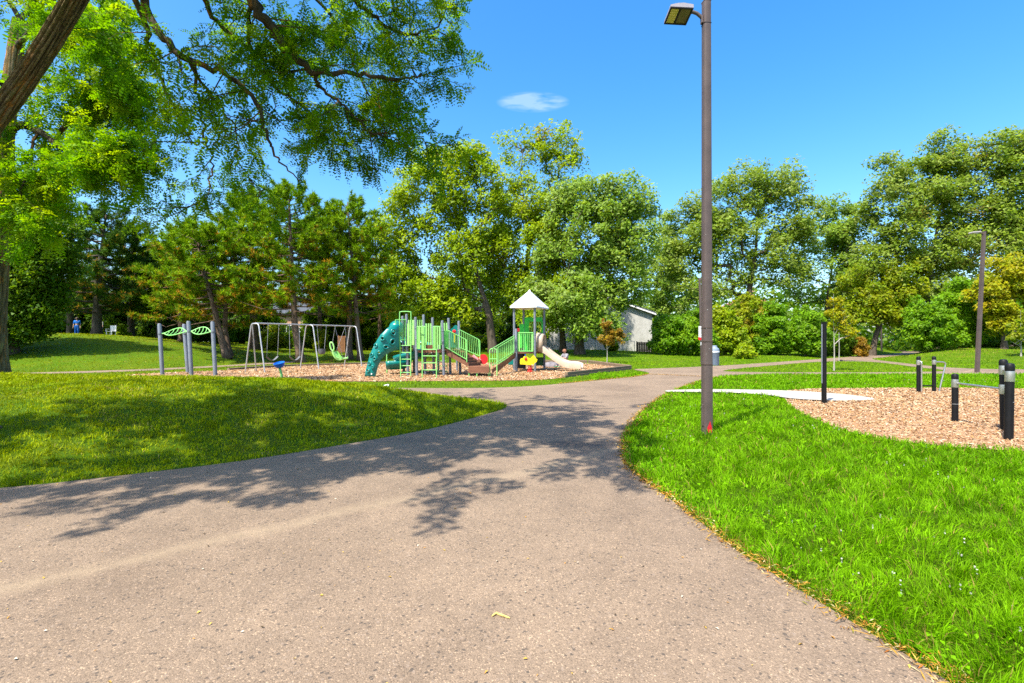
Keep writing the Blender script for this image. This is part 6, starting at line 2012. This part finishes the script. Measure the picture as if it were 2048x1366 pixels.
    # roof: four metal faces with a small overhang and a thin lip
    cor = [cen + (tw[k] - cen) * 1.30 for k in 'abcd']
    ap_ = Vector((cen.x, cen.y, 4.30)); z0 = 3.40
    m = MB(); R_ = [Vector((p.x, p.y, z0)) for p in cor]; R2 = [Vector((p.x, p.y, z0 - .06)) for p in cor]
    m.add(R_ + R2 + [ap_], [(0, 1, 8), (1, 2, 8), (2, 3, 8), (3, 0, 8), (4, 5, 1, 0), (5, 6, 2, 1), (6, 7, 3, 2), (7, 4, 0, 3), (7, 6, 5, 4)])
    rf = part("roof", m, M_SILV, th)
    m = MB()
    for p in R_: m.tube([p + Vector((0, 0, .006)), ap_ + Vector((0, 0, .006))], .014, 6)
    part("roof_seam", m, M_SILV, rf)
    m = MB(); m.lathe(ap_ + Vector((0, 0, -.03)), [(.07, 0), (.05, .04), (.015, .09)], 10); part("roof_finial", m, M_SILV, rf)
    # front barrier
    rail(((1036, 665.5), (1066, 665.5)), ((1036, 702.5), (1066, 702.5)), 7, 25.8, 25.95, r=.026, rb=.014)
    m = MB(); m.box(W3(1064.5, 684, 25.97), (.09, .03, .92)); part("side_strip", m, M_LIMEPAN, th)
    m = MB(); m.box(W3(1038.5, 684, 25.82), (.09, .03, .92)); part("side_strip", m, M_LIMEPAN, th)
    # bright green back panels with curved bars
    D_ = 27.55
    m = MB(); m.box(W3(1067, 639, D_), (.98, .05, .24), bev=.01); gp = part("green_panel", m, M_GREEN, th)
    m = MB(); m.box(W3(1053.5, 672, D_), (.24, .05, 1.62), bev=.01); part("side_board", m, M_GREEN, gp)
    m = MB(); m.box(W3(1084.5, 660, D_), (.08, .05, .95), bev=.01); part("side_board", m, M_GREEN, gp)
    for i in range(6):
        px = 1058.5 + i * 4.4
        q = MB(); q.tube(limb_pts([W3(px, 643, D_), W3(px + 1.8, 652, D_), W3(px - .4, 664, D_), W3(px + .6, 703, D_)], 5), .014, 6); part("curved_bar", q, M_LIMEP, gp, 60)
    for y_ in (676, 683, 690, 697):
        q = MB(); q.tube([W3(1057, y_, D_ - .05), W3(1071, y_, D_ - .05)], .018, 6); part("cross_bar", q, M_LIMEP, gp)
    m = MB(); m.box(W3(1043.5, 672, 27.0), (.26, .04, 1.3), bev=.01); part("side_board", m, M_GREEN, th)
    m = MB(); m.box(W3(1037, 660, 26.3), (.13, .12, .18), bev=.01); part("red_block", m, paint("dark_red_plastic", (.33, .01, .012), .5, .1, 5), th)
    # panel below deck: dark green net panel on the far side
    m = MB(); m.box(W3(1079, 723, 27.35), (.50, .04, .46), bev=.008); lp = part("low_panel", m, paint("deep_green_plastic", (.012, .13, .03), .5, .1, 4), th)
    for i in range(6):
        q = MB(); q.box(W3(1071.5 + i * 3, 714.4, 27.32), (.03, .02, .03)); part("panel_bolt", q, M_LIMEP, lp)
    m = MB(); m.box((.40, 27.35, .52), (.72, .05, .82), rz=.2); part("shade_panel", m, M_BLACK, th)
    # ramp stair and rail up to the tower
    rail(((985, 697), (1028, 671.5)), ((985, 731), (1028, 703)), 10, 22.4, 25.6)
    rail(((996, 695), (1034, 672)), ((996, 728), (1034, 704)), 9, 23.2, 26.3)
    m = MB(); D_ = 22.3
    m.tube(limb_pts([W3(980, 757, D_), W3(979.5, 705, D_), W3(980, 700.5, D_), W3(982, 698, D_), W3(985, 697, D_)], 5), .022, 8); part("rail_end", m, M_LIMEP, th, 60)
    m = MB(); m.tube(limb_pts([W3(994, 757, D_), W3(993.5, 703, D_), W3(992, 699, D_), W3(988, 697.6, D_)], 5), .022, 8); part("rail_end", m, M_LIMEP, th, 60)
    m = MB(); m.tube([W3(980, 718, D_), W3(994, 718, D_)], .018, 8); part("rail_end", m, M_LIMEP, th, 60)
    m = MB(); m.prism([W3(984, 738, 22.6), W3(1030, 705, 25.7), W3(1030, 711, 25.7), W3(984, 746, 22.6)], (.03, .03, 0)); part("stringer", m, M_BROWN, th)
    m = MB(); m.prism([W3(995, 735, 23.4), W3(1035, 705, 26.4), W3(1035, 711, 26.4), W3(995, 743, 23.4)], (.03, .03, 0)); part("stringer", m, M_BROWN, th)
    for i in range(6):
        f = (i + .5) / 6
        a = W3(984, 738, 22.6).lerp(W3(1030, 705, 25.7), f); b = W3(995, 735, 23.4).lerp(W3(1035, 705, 26.4), f)
        m = MB(); m.prism([(a.x, a.y - .15, a.z), (a.x + .05, a.y + .15, a.z), (b.x + .05, b.y + .15, a.z), (b.x, b.y - .15, a.z)], (0, 0, -.04)); part("tread", m, M_BROWN, th)
    # teal panel low under the ramp
    m = MB(); m.box(W3(1022, 722, 26.6), (.30, .06, .42), bev=.03); part("teal_panel", m, M_TEAL, th)
    # --- cream slide with a hood
    ctl = [Vector((1.42, 26.55, 1.12)), Vector((1.75, 26.42, 1.02)), Vector((2.15, 26.3, .72)), Vector((2.6, 26.12, .40)), Vector((2.95, 26.0, .26)), Vector((3.3, 25.88, .235)), Vector((3.62, 25.76, .225))]
    line = limb_pts(ctl, 4); V = []; Fc = []
    side = Vector((.34, .94, 0)).normalized()
    ln = len(line)
    for i, p in enumerate(line):
        hw = .27; hs = .30 if i < ln - 3 else .30 - .09 * (i - ln + 4) / 3
        for a_, h_ in ((-hw - .07, hs - .06), (-hw - .03, hs), (-hw, hs - .02), (-hw + .05, .05), (-hw + .14, 0), (hw - .14, 0), (hw - .05, .05), (hw, hs - .02), (hw + .03, hs), (hw + .07, hs - .06)):
            V.append(p + side * a_ + Vector((0, 0, h_)))
    K = 10
    for i in range(ln - 1):
        for k in range(K - 1): Fc.append((i * K + k, i * K + k + 1, (i + 1) * K + k + 1, (i + 1) * K + k))
    # outer skirt on both sides
    base = len(V)
    for i, p in enumerate(line):
        for sg in (-1, 1): V.append(p + side * (sg * .335) + Vector((0, 0, -.05)))
    for i in range(ln - 1):
        Fc.append((base + i * 2, i * K, (i + 1) * K, base + i * 2 + 2)); Fc.append((i * K + K - 1, base + i * 2 + 1, base + i * 2 + 3, (i + 1) * K + K - 1))
        Fc.append((base + i * 2 + 1, base + i * 2, base + i * 2 + 2, base + i * 2 + 3))
    Fc.append(tuple([(ln - 1) * K + k for k in range(K)] + [base + (ln - 1) * 2 + 1, base + (ln - 1) * 2]))
    m = MB(); m.add(V, Fc); sl = part("slide", m, M_CREAM, th, 45)
    m = MB(); hd = Vector((1.50, 26.55, 0)); V = []; Fc = []
    for i, xo in enumerate((-.14, .10, .22)):
        for k in range(13):
            an = math.pi * k / 12; ww = .36; 
            if k in (0,): q = (-.36, 1.05)
            elif k == 12: q = (.36, 1.05)
            else: q = (-ww * math.cos(an), 1.60 + .42 * math.sin(an) - .05 * i)
            V.append(hd + Vector((xo, -.33 * xo, 0)) + side * q[0] + Vector((0, 0, q[1])))
    for i in range(2):
        for k in range(12): Fc.append((i * 13 + k, i * 13 + k + 1, (i + 1) * 13 + k + 1, (i + 1) * 13 + k))
    m.add(V, Fc); ho = part("slide_hood", m, M_CREAM, sl, 50); ho.modifiers.new("thickness", 'SOLIDIFY').thickness = .045
    for off_, mt in ((side * -.24, M_LIMEP), (side * .24, M_GREYPOST)):
        p = Vector((3.42, 25.84, 0)) + off_; m = MB(); m.tube([(p.x, p.y, -.05), (p.x, p.y, .2)], .028, 8); part("slide_leg", m, mt, th)
    m = MB(); m.box(Vector((2.05, 26.33, 1.06)) - side * .30, (.30, .02, .05), rz=-.3, rot=Matrix.Rotation(-.3, 3, 'Z') @ Matrix.Rotation(.62, 3, 'Y')); part("warning_label", m, M_GREYPOST, sl)
    m = MB(); m.box(Vector((2.05, 26.33, 1.06)) + side * .30, (.30, .02, .05), rot=Matrix.Rotation(-.3, 3, 'Z') @ Matrix.Rotation(.62, 3, 'Y')); part("warning_label", m, M_GREYPOST, sl)
play()

# ---------------------------------------------------------------- yellow spring rider
def rider():
    bx, by = XY(1060, 745.3)
    th = thing("spring_rider", "yellow spring rider on a red coil in front of the play tower", "spring rider", (bx, by, .04))
    m = MB(); pts = []
    for i in range(65):
        a_ = i / 64 * 2 * math.pi * 5; r = .125 - .045 * i / 64
        pts.append((bx + r * math.cos(a_), by + r * math.sin(a_), .05 + .40 * i / 64))
    m.tube(pts, .021, 7); part("spring", m, M_RED, th, 60)
    m = MB(); m.lathe((bx, by, 0), [(.16, 0), (.16, .05), (.10, .07)], 16); part("spring_base", m, M_RED, th, 50)
    sil = [(535, 960), (541, 938), (553, 929), (570, 931), (574, 915), (585, 905), (600, 902), (618, 908), (632, 922), (645, 929), (660, 930), (673, 918), (684, 903), (697, 897), (709, 902), (716, 918), (722, 932), (737, 938), (736, 955), (728, 972), (706, 985), (697, 1004), (672, 1010), (640, 1006), (600, 1003), (535, 999)]
    for k, dy in enumerate((-.16, .12)):
        m = MB(); m.prism([P3(950 + a * .1684, 560 + c * .1684, by) + Vector((0, dy, 0)) for a, c in sil], (0, .04, 0)); sp = part("side_board", m, M_YEL, th)
        if k == 0:
            for a, c in ((560, 985), (620, 985), (690, 975), (560, 945)):
                q = MB(); q.lathe(P3(950 + a * .1684, 560 + c * .1684, by) + Vector((0, dy - .004, 0)), [(.014, 0), (.012, .012)], 8, Matrix.Rotation(math.radians(90), 3, 'X')); part("bolt", q, M_BLACK, sp)
            c = P3(1051.5, 717.5, by) + Vector((0, dy - .02, 0)); q = MB(); q.lathe(c, [(.075, -.01), (.07, .02), (.03, .035)], 14, Matrix.Rotation(math.radians(90), 3, 'X')); part("red_disc", q, M_RED, sp)
    c = P3(1058, 722, by); m = MB(); m.box((c.x, by, c.z), (.40, .24, .06), bev=.02); part("seat", m, M_YEL, th)
    m = MB(); m.box((c.x, by, c.z - .14), (.30, .24, .12), bev=.02); part("spring_plate", m, M_YEL, th)
    h = P3(1050.5, 710, by); m = MB(); m.tube([h + Vector((0, -.24, 0)), h + Vector((0, .24, 0))], .026, 10); m.tube([h, h + Vector((.02, 0, -.16))], .03, 8); part("handle", m, M_BLUE, th, 60)
    h = P3(1057, 728.5, by); m = MB(); m.tube([h + Vector((.18, -.24, -.02)), h + Vector((.18, .24, -.02))], .022, 8); part("foot_rest", m, M_BLUE, th, 60)
rider()

# ---------------------------------------------------------------- houses and fences
def white_house():
    D = 55.0; gz = .45
    # gable wall facing the playground, the eave wall turning away toward the shrubs
    A = Vector((4.0, 59.5, gz)); B = Vector(((1304 - 1024) / F * 56.5, 56.5, gz))
    d = (B - A); L = d.length; d.normalize(); nrm = Vector((d.y, -d.x, 0))        # toward the viewer
    back = Vector((-nrm.x, -nrm.y, 0)); ev = 4.9; pk = 7.2
    th = thing("white_house", "white stucco house with dark gable roof behind the silvery tree", "house", tuple(A))
    mw, n, b, o = new_mat("white_stucco")
    v = objvec(n)
    n.links.new(ramp(n, noise(n, 2, 5, .6, v), [(.3, (.36, .35, .31)), (.7, (.46, .45, .41))]), b.inputs["Base Color"]); b.inputs["Roughness"].default_value = .9
    bump(n, b, noise(n, 8, 3, .6, v), .1, .01)
    mid = A + d * (L * .5)
    m = MB(); m.prism([A + Vector((0, 0, -.5)), B + Vector((0, 0, -.5)), B + Vector((0, 0, ev - gz)), mid + Vector((0, 0, pk - gz)), A + Vector((0, 0, ev - gz))], back * 9.0); part("walls", m, mw, th)
    mr, n, b, o = new_mat("dark_shingles")
    v = objvec(n); f = noise(n, 9, 4, .7, v)
    n.links.new(ramp(n, f, [(.3, (.035, .042, .055)), (.7, (.085, .095, .11))]), b.inputs["Base Color"]); b.inputs["Roughness"].default_value = .9
    ov = .45
    rf = None
    for sg, e0 in ((1, B), (-1, A)):
        eave = e0 + d * (sg * ov) + Vector((0, 0, ev - gz - ov * (pk - ev) / (L * .5))); ridge = mid + Vector((0, 0, pk - gz))
        up = Vector((0, 0, .14))
        m = MB(); p = [eave - back * ov, ridge - back * ov, ridge + back * 9.4, eave + back * 9.4]
        m.add(p + [q + up for q in p], [(0, 1, 2, 3), (7, 6, 5, 4), (0, 4, 5, 1), (1, 5, 6, 2), (2, 6, 7, 3), (3, 7, 4, 0)])
        rf = part("roof", m, mr, th)
        # shingle courses as real steps
        for k in range(9):
            f0 = k / 9
            q0 = (eave - back * ov).lerp(ridge - back * ov, f0) + up * 1.02; q1 = q0 + back * (9.4 + ov)
            st = (ridge - eave) / 9 * 1.02
            m = MB(); hh_ = Vector((0, 0, .03))
            m.add([q0, q1, q1 + st, q0 + st, q0 + hh_, q1 + hh_], [(0, 1, 2, 3), (4, 3, 2, 5), (0, 4, 5, 1), (0, 3, 4), (1, 5, 2)]); part("shingle_course", m, mr, rf)
        m = MB(); m.add([eave - back * (ov + .03), ridge - back * (ov + .03), ridge - back * (ov + .03) + Vector((0, 0, -.16)), eave - back * (ov + .03) + Vector((0, 0, -.16)), eave - back * ov, ridge - back * ov, ridge - back * ov + Vector((0, 0, -.16)), eave - back * ov + Vector((0, 0, -.16))],
            [(0, 1, 2, 3), (7, 6, 5, 4), (0, 4, 5, 1), (2, 6, 7, 3), (0, 3, 7, 4), (1, 5, 6, 2)]); part("barge_board", m, M_WHITE, th)
    c = mid + back * 2.0 + d * 1.7; m = MB(); m.lathe((c.x, c.y, pk - 1.2), [(.20, 0), (.20, 1.45), (.26, 1.47), (.26, 1.60)], 12); part("chimney_pipe", m, M_BLACK, th)
    # a small window and a red hanging panel low on the gable wall
    for f, z0, w, h, mt in ((.30, 1.3, 1.1, 1.1, None), (.62, 3.2, 1.0, 1.1, None)):
        c = A + d * (L * f) + nrm * .03 + Vector((0, 0, z0)); ang = math.atan2(d.y, d.x)
        m = MB()
        for dx, dz_, sx_, sz_ in ((0, h / 2, w + .16, .08), (0, -h / 2, w + .16, .08), (-w / 2, 0, .08, h), (w / 2, 0, .08, h), (0, 0, .05, h)):
            m.box(c + d * dx + Vector((0, 0, dz_)), (sx_, .08, sz_), rz=ang)
        wf = part("window", m, M_WHITE, th)
        m = MB(); m.box(c - nrm * .01, (w, .03, h), rz=ang); part("pane", m, paint("window_glass", (.03, .04, .05), .1, .1, 3, spec=.8), wf)
white_house()

def brick_house():
    D = 66.0
    x0 = (520 - 1024) / F * D; x1 = (640 - 1024) / F * D; gz = .6
    th = thing("brick_house", "orange brick house with white windows glimpsed behind the swings", "house", (x0, D, gz))
    mbk, n, b, o = new_mat("orange_brick")
    bt = node(n, "ShaderNodeTexBrick"); bt.inputs["Scale"].default_value = 3.2
    bt.inputs["Color1"].default_value = (.42, .21, .10, 1); bt.inputs["Color2"].default_value = (.50, .29, .15, 1); bt.inputs["Mortar"].default_value = (.40, .36, .30, 1)
    mp = node(n, "ShaderNodeMapping"); mp.inputs["Rotation"].default_value = (math.radians(90), 0, 0); n.links.new(objvec(n), mp.inputs[0]); n.links.new(mp.outputs[0], bt.inputs["Vector"])
    n.links.new(bt.outputs[0], b.inputs["Base Color"]); b.inputs["Roughness"].default_value = .9
    m = MB(); m.box(((x0 + x1) / 2, D + 4, gz + 2.2), (x1 - x0, 8, 5.0)); part("walls", m, mbk, th)
    m = MB(); xm = (x0 + x1) / 2
    m.add([(x0 - .5, D - .5, gz + 4.7), (x1 + .5, D - .5, gz + 4.7), (x1 + .5, D + 8.5, gz + 4.7), (x0 - .5, D + 8.5, gz + 4.7), (x0 - .5, D + 4, gz + 7.0), (x1 + .5, D + 4, gz + 7.0)],
        [(3, 2, 1, 0), (0, 1, 5, 4), (2, 3, 4, 5), (0, 4, 3), (1, 2, 5)]); part("roof", m, bpy.data.materials["dark_shingles"], th)
    for px, py, w, h in ((540, 666, 1.5, 1.9), (573, 665, 1.5, 1.9), (610, 668, 1.3, 1.7)):
        c = P3(px, py, D - .05); m = MB()
        for dx, dz_, sx_, sz_ in ((0, h / 2, w + .2, .12), (0, -h / 2, w + .2, .12), (-w / 2, 0, .12, h), (w / 2, 0, .12, h), (0, 0, .10, h)):
            m.box(c + Vector((dx, 0, dz_)), (sx_, .10, sz_))
        wf = part("window", m, M_WHITE, th); m = MB(); m.box(c + Vector((0, .02, 0)), (w, .04, h)); part("pane", m, bpy.data.materials["window_glass"], wf)
brick_house()
def grey_house():
    D = 70.0; x0 = (165 - 1024) / F * D; x1 = (235 - 1024) / F * D; gz = 1.2
    th = thing("grey_house", "grey house glimpsed behind the bare trunked pine on the hilltop", "house", (x0, D, gz))
    m = MB(); m.box(((x0 + x1) / 2, D + 3, gz + 2.0), (x1 - x0, 6, 5.0)); part("walls", m, paint("grey_siding", (.30, .32, .36), .8, .06, 2), th)
    m = MB(); m.add([(x0 - .4, D - .4, gz + 4.5), (x1 + .4, D - .4, gz + 4.5), (x1 + .4, D + 6.4, gz + 4.5), (x0 - .4, D + 6.4, gz + 4.5), (x0 - .4, D + 3, gz + 6.4), (x1 + .4, D + 3, gz + 6.4)],
        [(3, 2, 1, 0), (0, 1, 5, 4), (2, 3, 4, 5), (0, 4, 3), (1, 2, 5)]); part("roof", m, bpy.data.materials["dark_shingles"], th)
    for f in (.25, .7):
        c = Vector((x0 + (x1 - x0) * f, D - .04, gz + 1.6)); m = MB(); m.box(c, (1.2, .10, 1.4)); wf = part("window", m, M_WHITE, th); m = MB(); m.box(c + Vector((0, -.05, 0)), (1.0, .04, 1.2)); part("pane", m, bpy.data.materials["window_glass"], wf)
grey_house()
# red roof top far behind the windswept trees
D = 95.0; c = P3(1512, 572, D)
th = thing("brick_chimney_house", "red brick house top showing between the windswept trees", "house", (c.x, D, 0))
m = MB(); m.box((c.x, D + 3, 4.2), (7.5, 6, 8.8)); part("walls", m, bpy.data.materials["orange_brick"], th)
m = MB(); m.add([(c.x - 4.2, D - .4, 8.6), (c.x + 4.2, D - .4, 8.6), (c.x + 4.2, D + 6.4, 8.6), (c.x - 4.2, D + 6.4, 8.6), (c.x - .3, D + 3, 11.0), (c.x + .3, D + 3, 11.0)], [(3, 2, 1, 0), (0, 1, 5, 4), (1, 2, 5), (2, 3, 4, 5), (3, 0, 4)]); part("roof", m, paint("red_tile_roof", (.32, .10, .07), .8, .1, 5), th)
m = MB(); m.box((c.x, D + 2, 11.0), (1.0, .9, 2.4)); part("chimney", m, bpy.data.materials["orange_brick"], th)

# chain-link fence before the white house
def chain_fence():
    a = Vector((2.6, 51.5, 0)); b = Vector((12.6, 51.5, 0)); n_ = 5
    th = thing("chain_link_fence", "chain link fence running past the trunks before the white house", "fence", (a.x, a.y, hz(a.x, a.y)))
    m = MB()
    def top(t):
        p = a.lerp(b, t); return Vector((p.x, p.y, hz(p.x, p.y)))
    for i in range(n_ + 1):
        p = top(i / n_); q = MB(); q.tube([p + Vector((0, 0, -.1)), p + Vector((0, 0, 1.12))], .03, 8); part("fence_post", q, M_GALV, th)
    q = MB(); q.tube([top(i / 10) + Vector((0, 0, 1.10)) for i in range(11)], .022, 6); part("top_rail", q, M_GALV, th)
    q = MB(); L = 10.0; st = .14
    for i in range(int(L / st) + 8):
        for sg in (1, -1):
            x0 = -1.0 + i * st
            p0 = Vector((a.x + x0, a.y, 0)); p1 = Vector((a.x + x0 + 1.05 * sg, a.y, 0))
            if min(p0.x, p1.x) < a.x or max(p0.x, p1.x) > b.x: continue
            p0.z = hz(p0.x, p0.y) + .04; p1.z = hz(p1.x, p1.y) + 1.09
            q.tube([p0, p1], .005, 3, cap=False)
    part("wire_mesh", q, M_GALV, th, kind="stuff")
chain_fence()
def board_fence():
    D = 50.5; x0 = (1274 - 1024) / F * D; x1 = (1318 - 1024) / F * D
    th = thing("board_fence", "short dark weathered board fence at the foot of the white house", "fence", (x0, D, hz(x0, D)))
    n_ = 13; w = (x1 - x0) / n_
    for i in range(n_):
        x_ = x0 + (i + .5) * w; q = MB(); q.box((x_, D, hz(x_, D) + .52 + random.uniform(-.03, .03)), (w * .86, .03, 1.08), bev=.005); part("board", q, M_TIMBER, th)
    for z_ in (.25, .85):
        q = MB(); q.box(((x0 + x1) / 2, D + .045, hz((x0 + x1) / 2, D) + z_), (x1 - x0, .05, .09)); part("fence_rail", q, M_TIMBER, th)
    for x_ in (x0, (x0 + x1) / 2, x1):
        q = MB(); q.box((x_, D + .10, hz(x_, D) + .5), (.10, .06, 1.2)); part("fence_post", q, M_TIMBER, th)
board_fence()

# ---------------------------------------------------------------- people (small in the picture)
def person(label, loc, yaw, pose, shirt, trousers, hairc, skin=(.45, .27, .19), shoes=(.05, .05, .06), hat=None):
    loc = Vector(loc)
    th = thing("person", label, "person", tuple(loc))
    R = Matrix.Rotation(yaw, 3, 'Z')
    J = {k: loc + R @ Vector(v) for k, v in pose.items()}
    def skinned(name, chain, radii, mat, parent, root=0, sub=1):
        verts = []; edges = []; idx = {}; rad = []
        for line in chain:
            for k in line:
                if k not in idx: idx[k] = len(verts); verts.append(J[k] - loc); rad.append(radii[k])
            for a, b in zip(line[:-1], line[1:]): edges.append((idx[a], idx[b]))
        me = bpy.data.meshes.new(name); me.from_pydata([tuple(v) for v in verts], edges, []); me.update()
        ob = bpy.data.objects.new(name, me); COL.objects.link(ob)
        me.materials.append(mat); ob.parent = parent
        ob.modifiers.new("skin", 'SKIN')
        if not me.skin_vertices: me.skin_vertices.new()
        sv = me.skin_vertices[0].data
        for i, r in enumerate(rad): sv[i].radius = (r, r)
        for s in sv: s.use_root = False
        sv[root].use_root = True
        sd = ob.modifiers.new("smooth", 'SUBSURF'); sd.levels = sub; sd.render_levels = sub
        return ob
    rb = dict(pelvis=.13, waist=.115, chest=.145, neck0=.06, neck=.05, head0=.075, head=.098, top=.06, shl=.06, shr=.06, ell=.042, elr=.042, wrl=.030, wrr=.030, hal=.036, har=.036, fil=.016, fir=.016, hpl=.09, hpr=.09, knl=.065, knr=.065, anl=.042, anr=.042, tol=.035, tor=.035)
    ch = [['pelvis', 'waist', 'chest', 'neck0', 'neck', 'head0', 'head', 'top'], ['chest', 'shl', 'ell', 'wrl', 'hal', 'fil'], ['chest', 'shr', 'elr', 'wrr', 'har', 'fir'], ['pelvis', 'hpl', 'knl', 'anl', 'tol'], ['pelvis', 'hpr', 'knr', 'anr', 'tor']]
    msk = paint("skin_" + th.name.replace('.', '_'), skin, .55, .06, 9)
    skinned("body", ch, rb, msk, th)
    cs = {k: v * 1.22 + .008 for k, v in rb.items()}
    skinned("shirt", [['waist', 'chest', 'neck0'], ['chest', 'shl', 'ell'], ['chest', 'shr', 'elr']], cs, paint("shirt_" + th.name.replace('.', '_'), shirt, .85, .12, 8), th)
    skinned("trousers", [['waist', 'pelvis'], ['pelvis', 'hpl', 'knl', 'anl'], ['pelvis', 'hpr', 'knr', 'anr']], cs, paint("trousers_" + th.name.replace('.', '_'), trousers, .85, .12, 8), th, 1)
    msh = paint("shoes_" + th.name.replace('.', '_'), shoes, .6, .1, 8)
    for a, b in (('anl', 'tol'), ('anr', 'tor')):
        m = MB(); p, q = J[a], J[b]; m.tube([p + (p - q) * .25 + Vector((0, 0, -.03)), p.lerp(q, .5) + Vector((0, 0, -.02)), q + (q - p) * .15], [.04, .052, .036], 10); part("shoe", m, msh, th, 60)
    hcol = paint("hair_" + th.name.replace('.', '_'), hairc, .7, .2, 14)
    hd = J['head']; f = R @ Vector((0, -1, 0))
    m = MB(); m.lathe(hd + Vector((0, 0, -.01)) - f * .018, [(.112, -.03), (.120, .02), (.112, .07), (.08, .115), (.03, .13)], 14); part("hair", m, hcol, th, 60)
    s_ = R @ Vector((1, 0, 0))
    m = MB(); m.tube([hd + f * .095 + Vector((0, 0, .01)), hd + f * .125 + Vector((0, 0, -.025))], [.012, .018], 8); part("nose", m, msk, th)
    for sg in (-1, 1):
        m = MB(); m.lathe(hd + f * .098 + s_ * (.036 * sg) + Vector((0, 0, .012)), [(.004, -.008), (.011, 0), (.004, .008)], 8); part("eye", m, M_BLACK, th)
        m = MB(); m.tube([hd + s_ * (.105 * sg) + Vector((0, 0, .02)), hd + s_ * (.118 * sg), hd + s_ * (.106 * sg) + Vector((0, 0, -.03))], [.010, .014, .008], 6); part("ear", m, msk, th)
    m = MB(); m.tube([hd + f * .098 + s_ * -.026 + Vector((0, 0, -.055)), hd + f * .108 + Vector((0, 0, -.058)), hd + f * .098 + s_ * .026 + Vector((0, 0, -.055))], .007, 6); part("mouth", m, paint("lips_" + th.name.replace('.', '_'), (.35, .10, .09), .5, .1, 9), th)
    if hat:
        m = MB(); m.lathe(hd + Vector((0, 0, .05)), [(.17, 0), (.17, .012), (.125, .02), (.115, .08), (.07, .115), (.02, .12)], 16); part("hat", m, paint("hat_" + th.name.replace('.', '_'), hat, .8, .1, 9), th, 50)
    return th
STAND = dict(pelvis=(0, 0, .93), waist=(0, .01, 1.08), chest=(0, 0, 1.30), neck0=(0, .01, 1.44), neck=(0, 0, 1.49), head0=(0, -.01, 1.55), head=(0, -.02, 1.62), top=(0, -.01, 1.71),
    shl=(.185, 0, 1.39), shr=(-.185, 0, 1.39), ell=(.24, .02, 1.12), elr=(-.24, .02, 1.12), wrl=(.25, -.05, .89), wrr=(-.25, -.05, .89), hal=(.25, -.07, .81), har=(-.25, -.07, .81), fil=(.25, -.09, .73), fir=(-.25, -.09, .73),
    hpl=(.09, 0, .88), hpr=(-.09, 0, .88), knl=(.10, -.02, .49), knr=(-.11, .02, .49), anl=(.10, .02, .09), anr=(-.12, .05, .09), tol=(.11, -.14, .035), tor=(-.13, -.11, .035))
SIT = dict(pelvis=(0, 0, .12), waist=(0, .03, .27), chest=(0, -.02, .48), neck0=(0, -.05, .61), neck=(0, -.06, .66), head0=(0, -.08, .72), head=(0, -.10, .79), top=(0, -.09, .88),
    shl=(.185, -.03, .56), shr=(-.185, -.03, .56), ell=(.22, -.22, .36), elr=(-.22, -.22, .36), wrl=(.12, -.40, .38), wrr=(-.12, -.40, .38), hal=(.06, -.45, .37), har=(-.06, -.45, .37), fil=(.0, -.48, .35), fir=(.0, -.50, .37),
    hpl=(.09, -.05, .13), hpr=(-.09, -.05, .13), knl=(.13, -.42, .40), knr=(-.13, -.42, .40), anl=(.12, -.62, .08), anr=(-.12, -.62, .08), tol=(.13, -.80, .03), tor=(-.13, -.80, .03))
x_, y_ = (1131 - 1024) / F * 30.2, 30.2
SIT2 = {k: (v[0], v[1], v[2] + (.18 if k not in ('anl', 'anr', 'tol', 'tor') else 0) - (.06 if k in ('knl', 'knr') else 0)) for k, v in SIT.items()}
person("person with reddish hair seated on a stone behind the cream slide", (x_, y_, .04), math.radians(-50), SIT2, (.26, .25, .27), (.10, .09, .11), (.28, .12, .06), shoes=(.02, .22, .10))
solo("seat_stone", rock((x_ + .02, y_ + .05, .03), (.30, .26, .20), 9), bpy.data.materials["grey_stone"], "flat grey stone under the seated person", "stone", smooth_angle=50)
x_, y_ = (154 - 1024) / F * 44, 44.0
person("person dressed in bright blue standing beyond the hill crest", (x_, y_, hz(x_, y_)), math.radians(20), STAND, (.01, .16, .60), (.01, .12, .48), (.05, .035, .025))
x_, y_ = (203 - 1024) / F * 45, 45.0
person("person in a pale top standing right of the bare pine trunk on the hill", (x_, y_, hz(x_, y_)), math.radians(-30), STAND, (.50, .52, .42), (.18, .20, .24), (.04, .03, .025))
# white garden chair on the hill
x_, y_ = (222 - 1024) / F * 43.5, 43.5; z_ = hz(x_, y_)
th = thing("garden_chair", "white garden chair on the hilltop beside the lime shrub", "chair", (x_, y_, z_))
m = MB(); m.box((x_, y_, z_ + .43), (.52, .50, .04), bev=.01); part("seat", m, M_WHITE, th)
m = MB(); m.box((x_, y_ + .26, z_ + .70), (.52, .04, .50), bev=.012); part("backrest", m, M_WHITE, th)
for a_, c_ in ((-.22, -.2), (.22, -.2), (-.22, .22), (.22, .22)):
    m = MB(); m.box((x_ + a_, y_ + c_, z_ + .20), (.05, .05, .42)); part("leg", m, M_WHITE, th)
for a_ in (-.27, .27):
    m = MB(); m.box((x_ + a_, y_ + .02, z_ + .64), (.05, .48, .03)); m.box((x_ + a_, y_ - .2, z_ + .54), (.04, .04, .2)); part("armrest", m, M_WHITE, th)
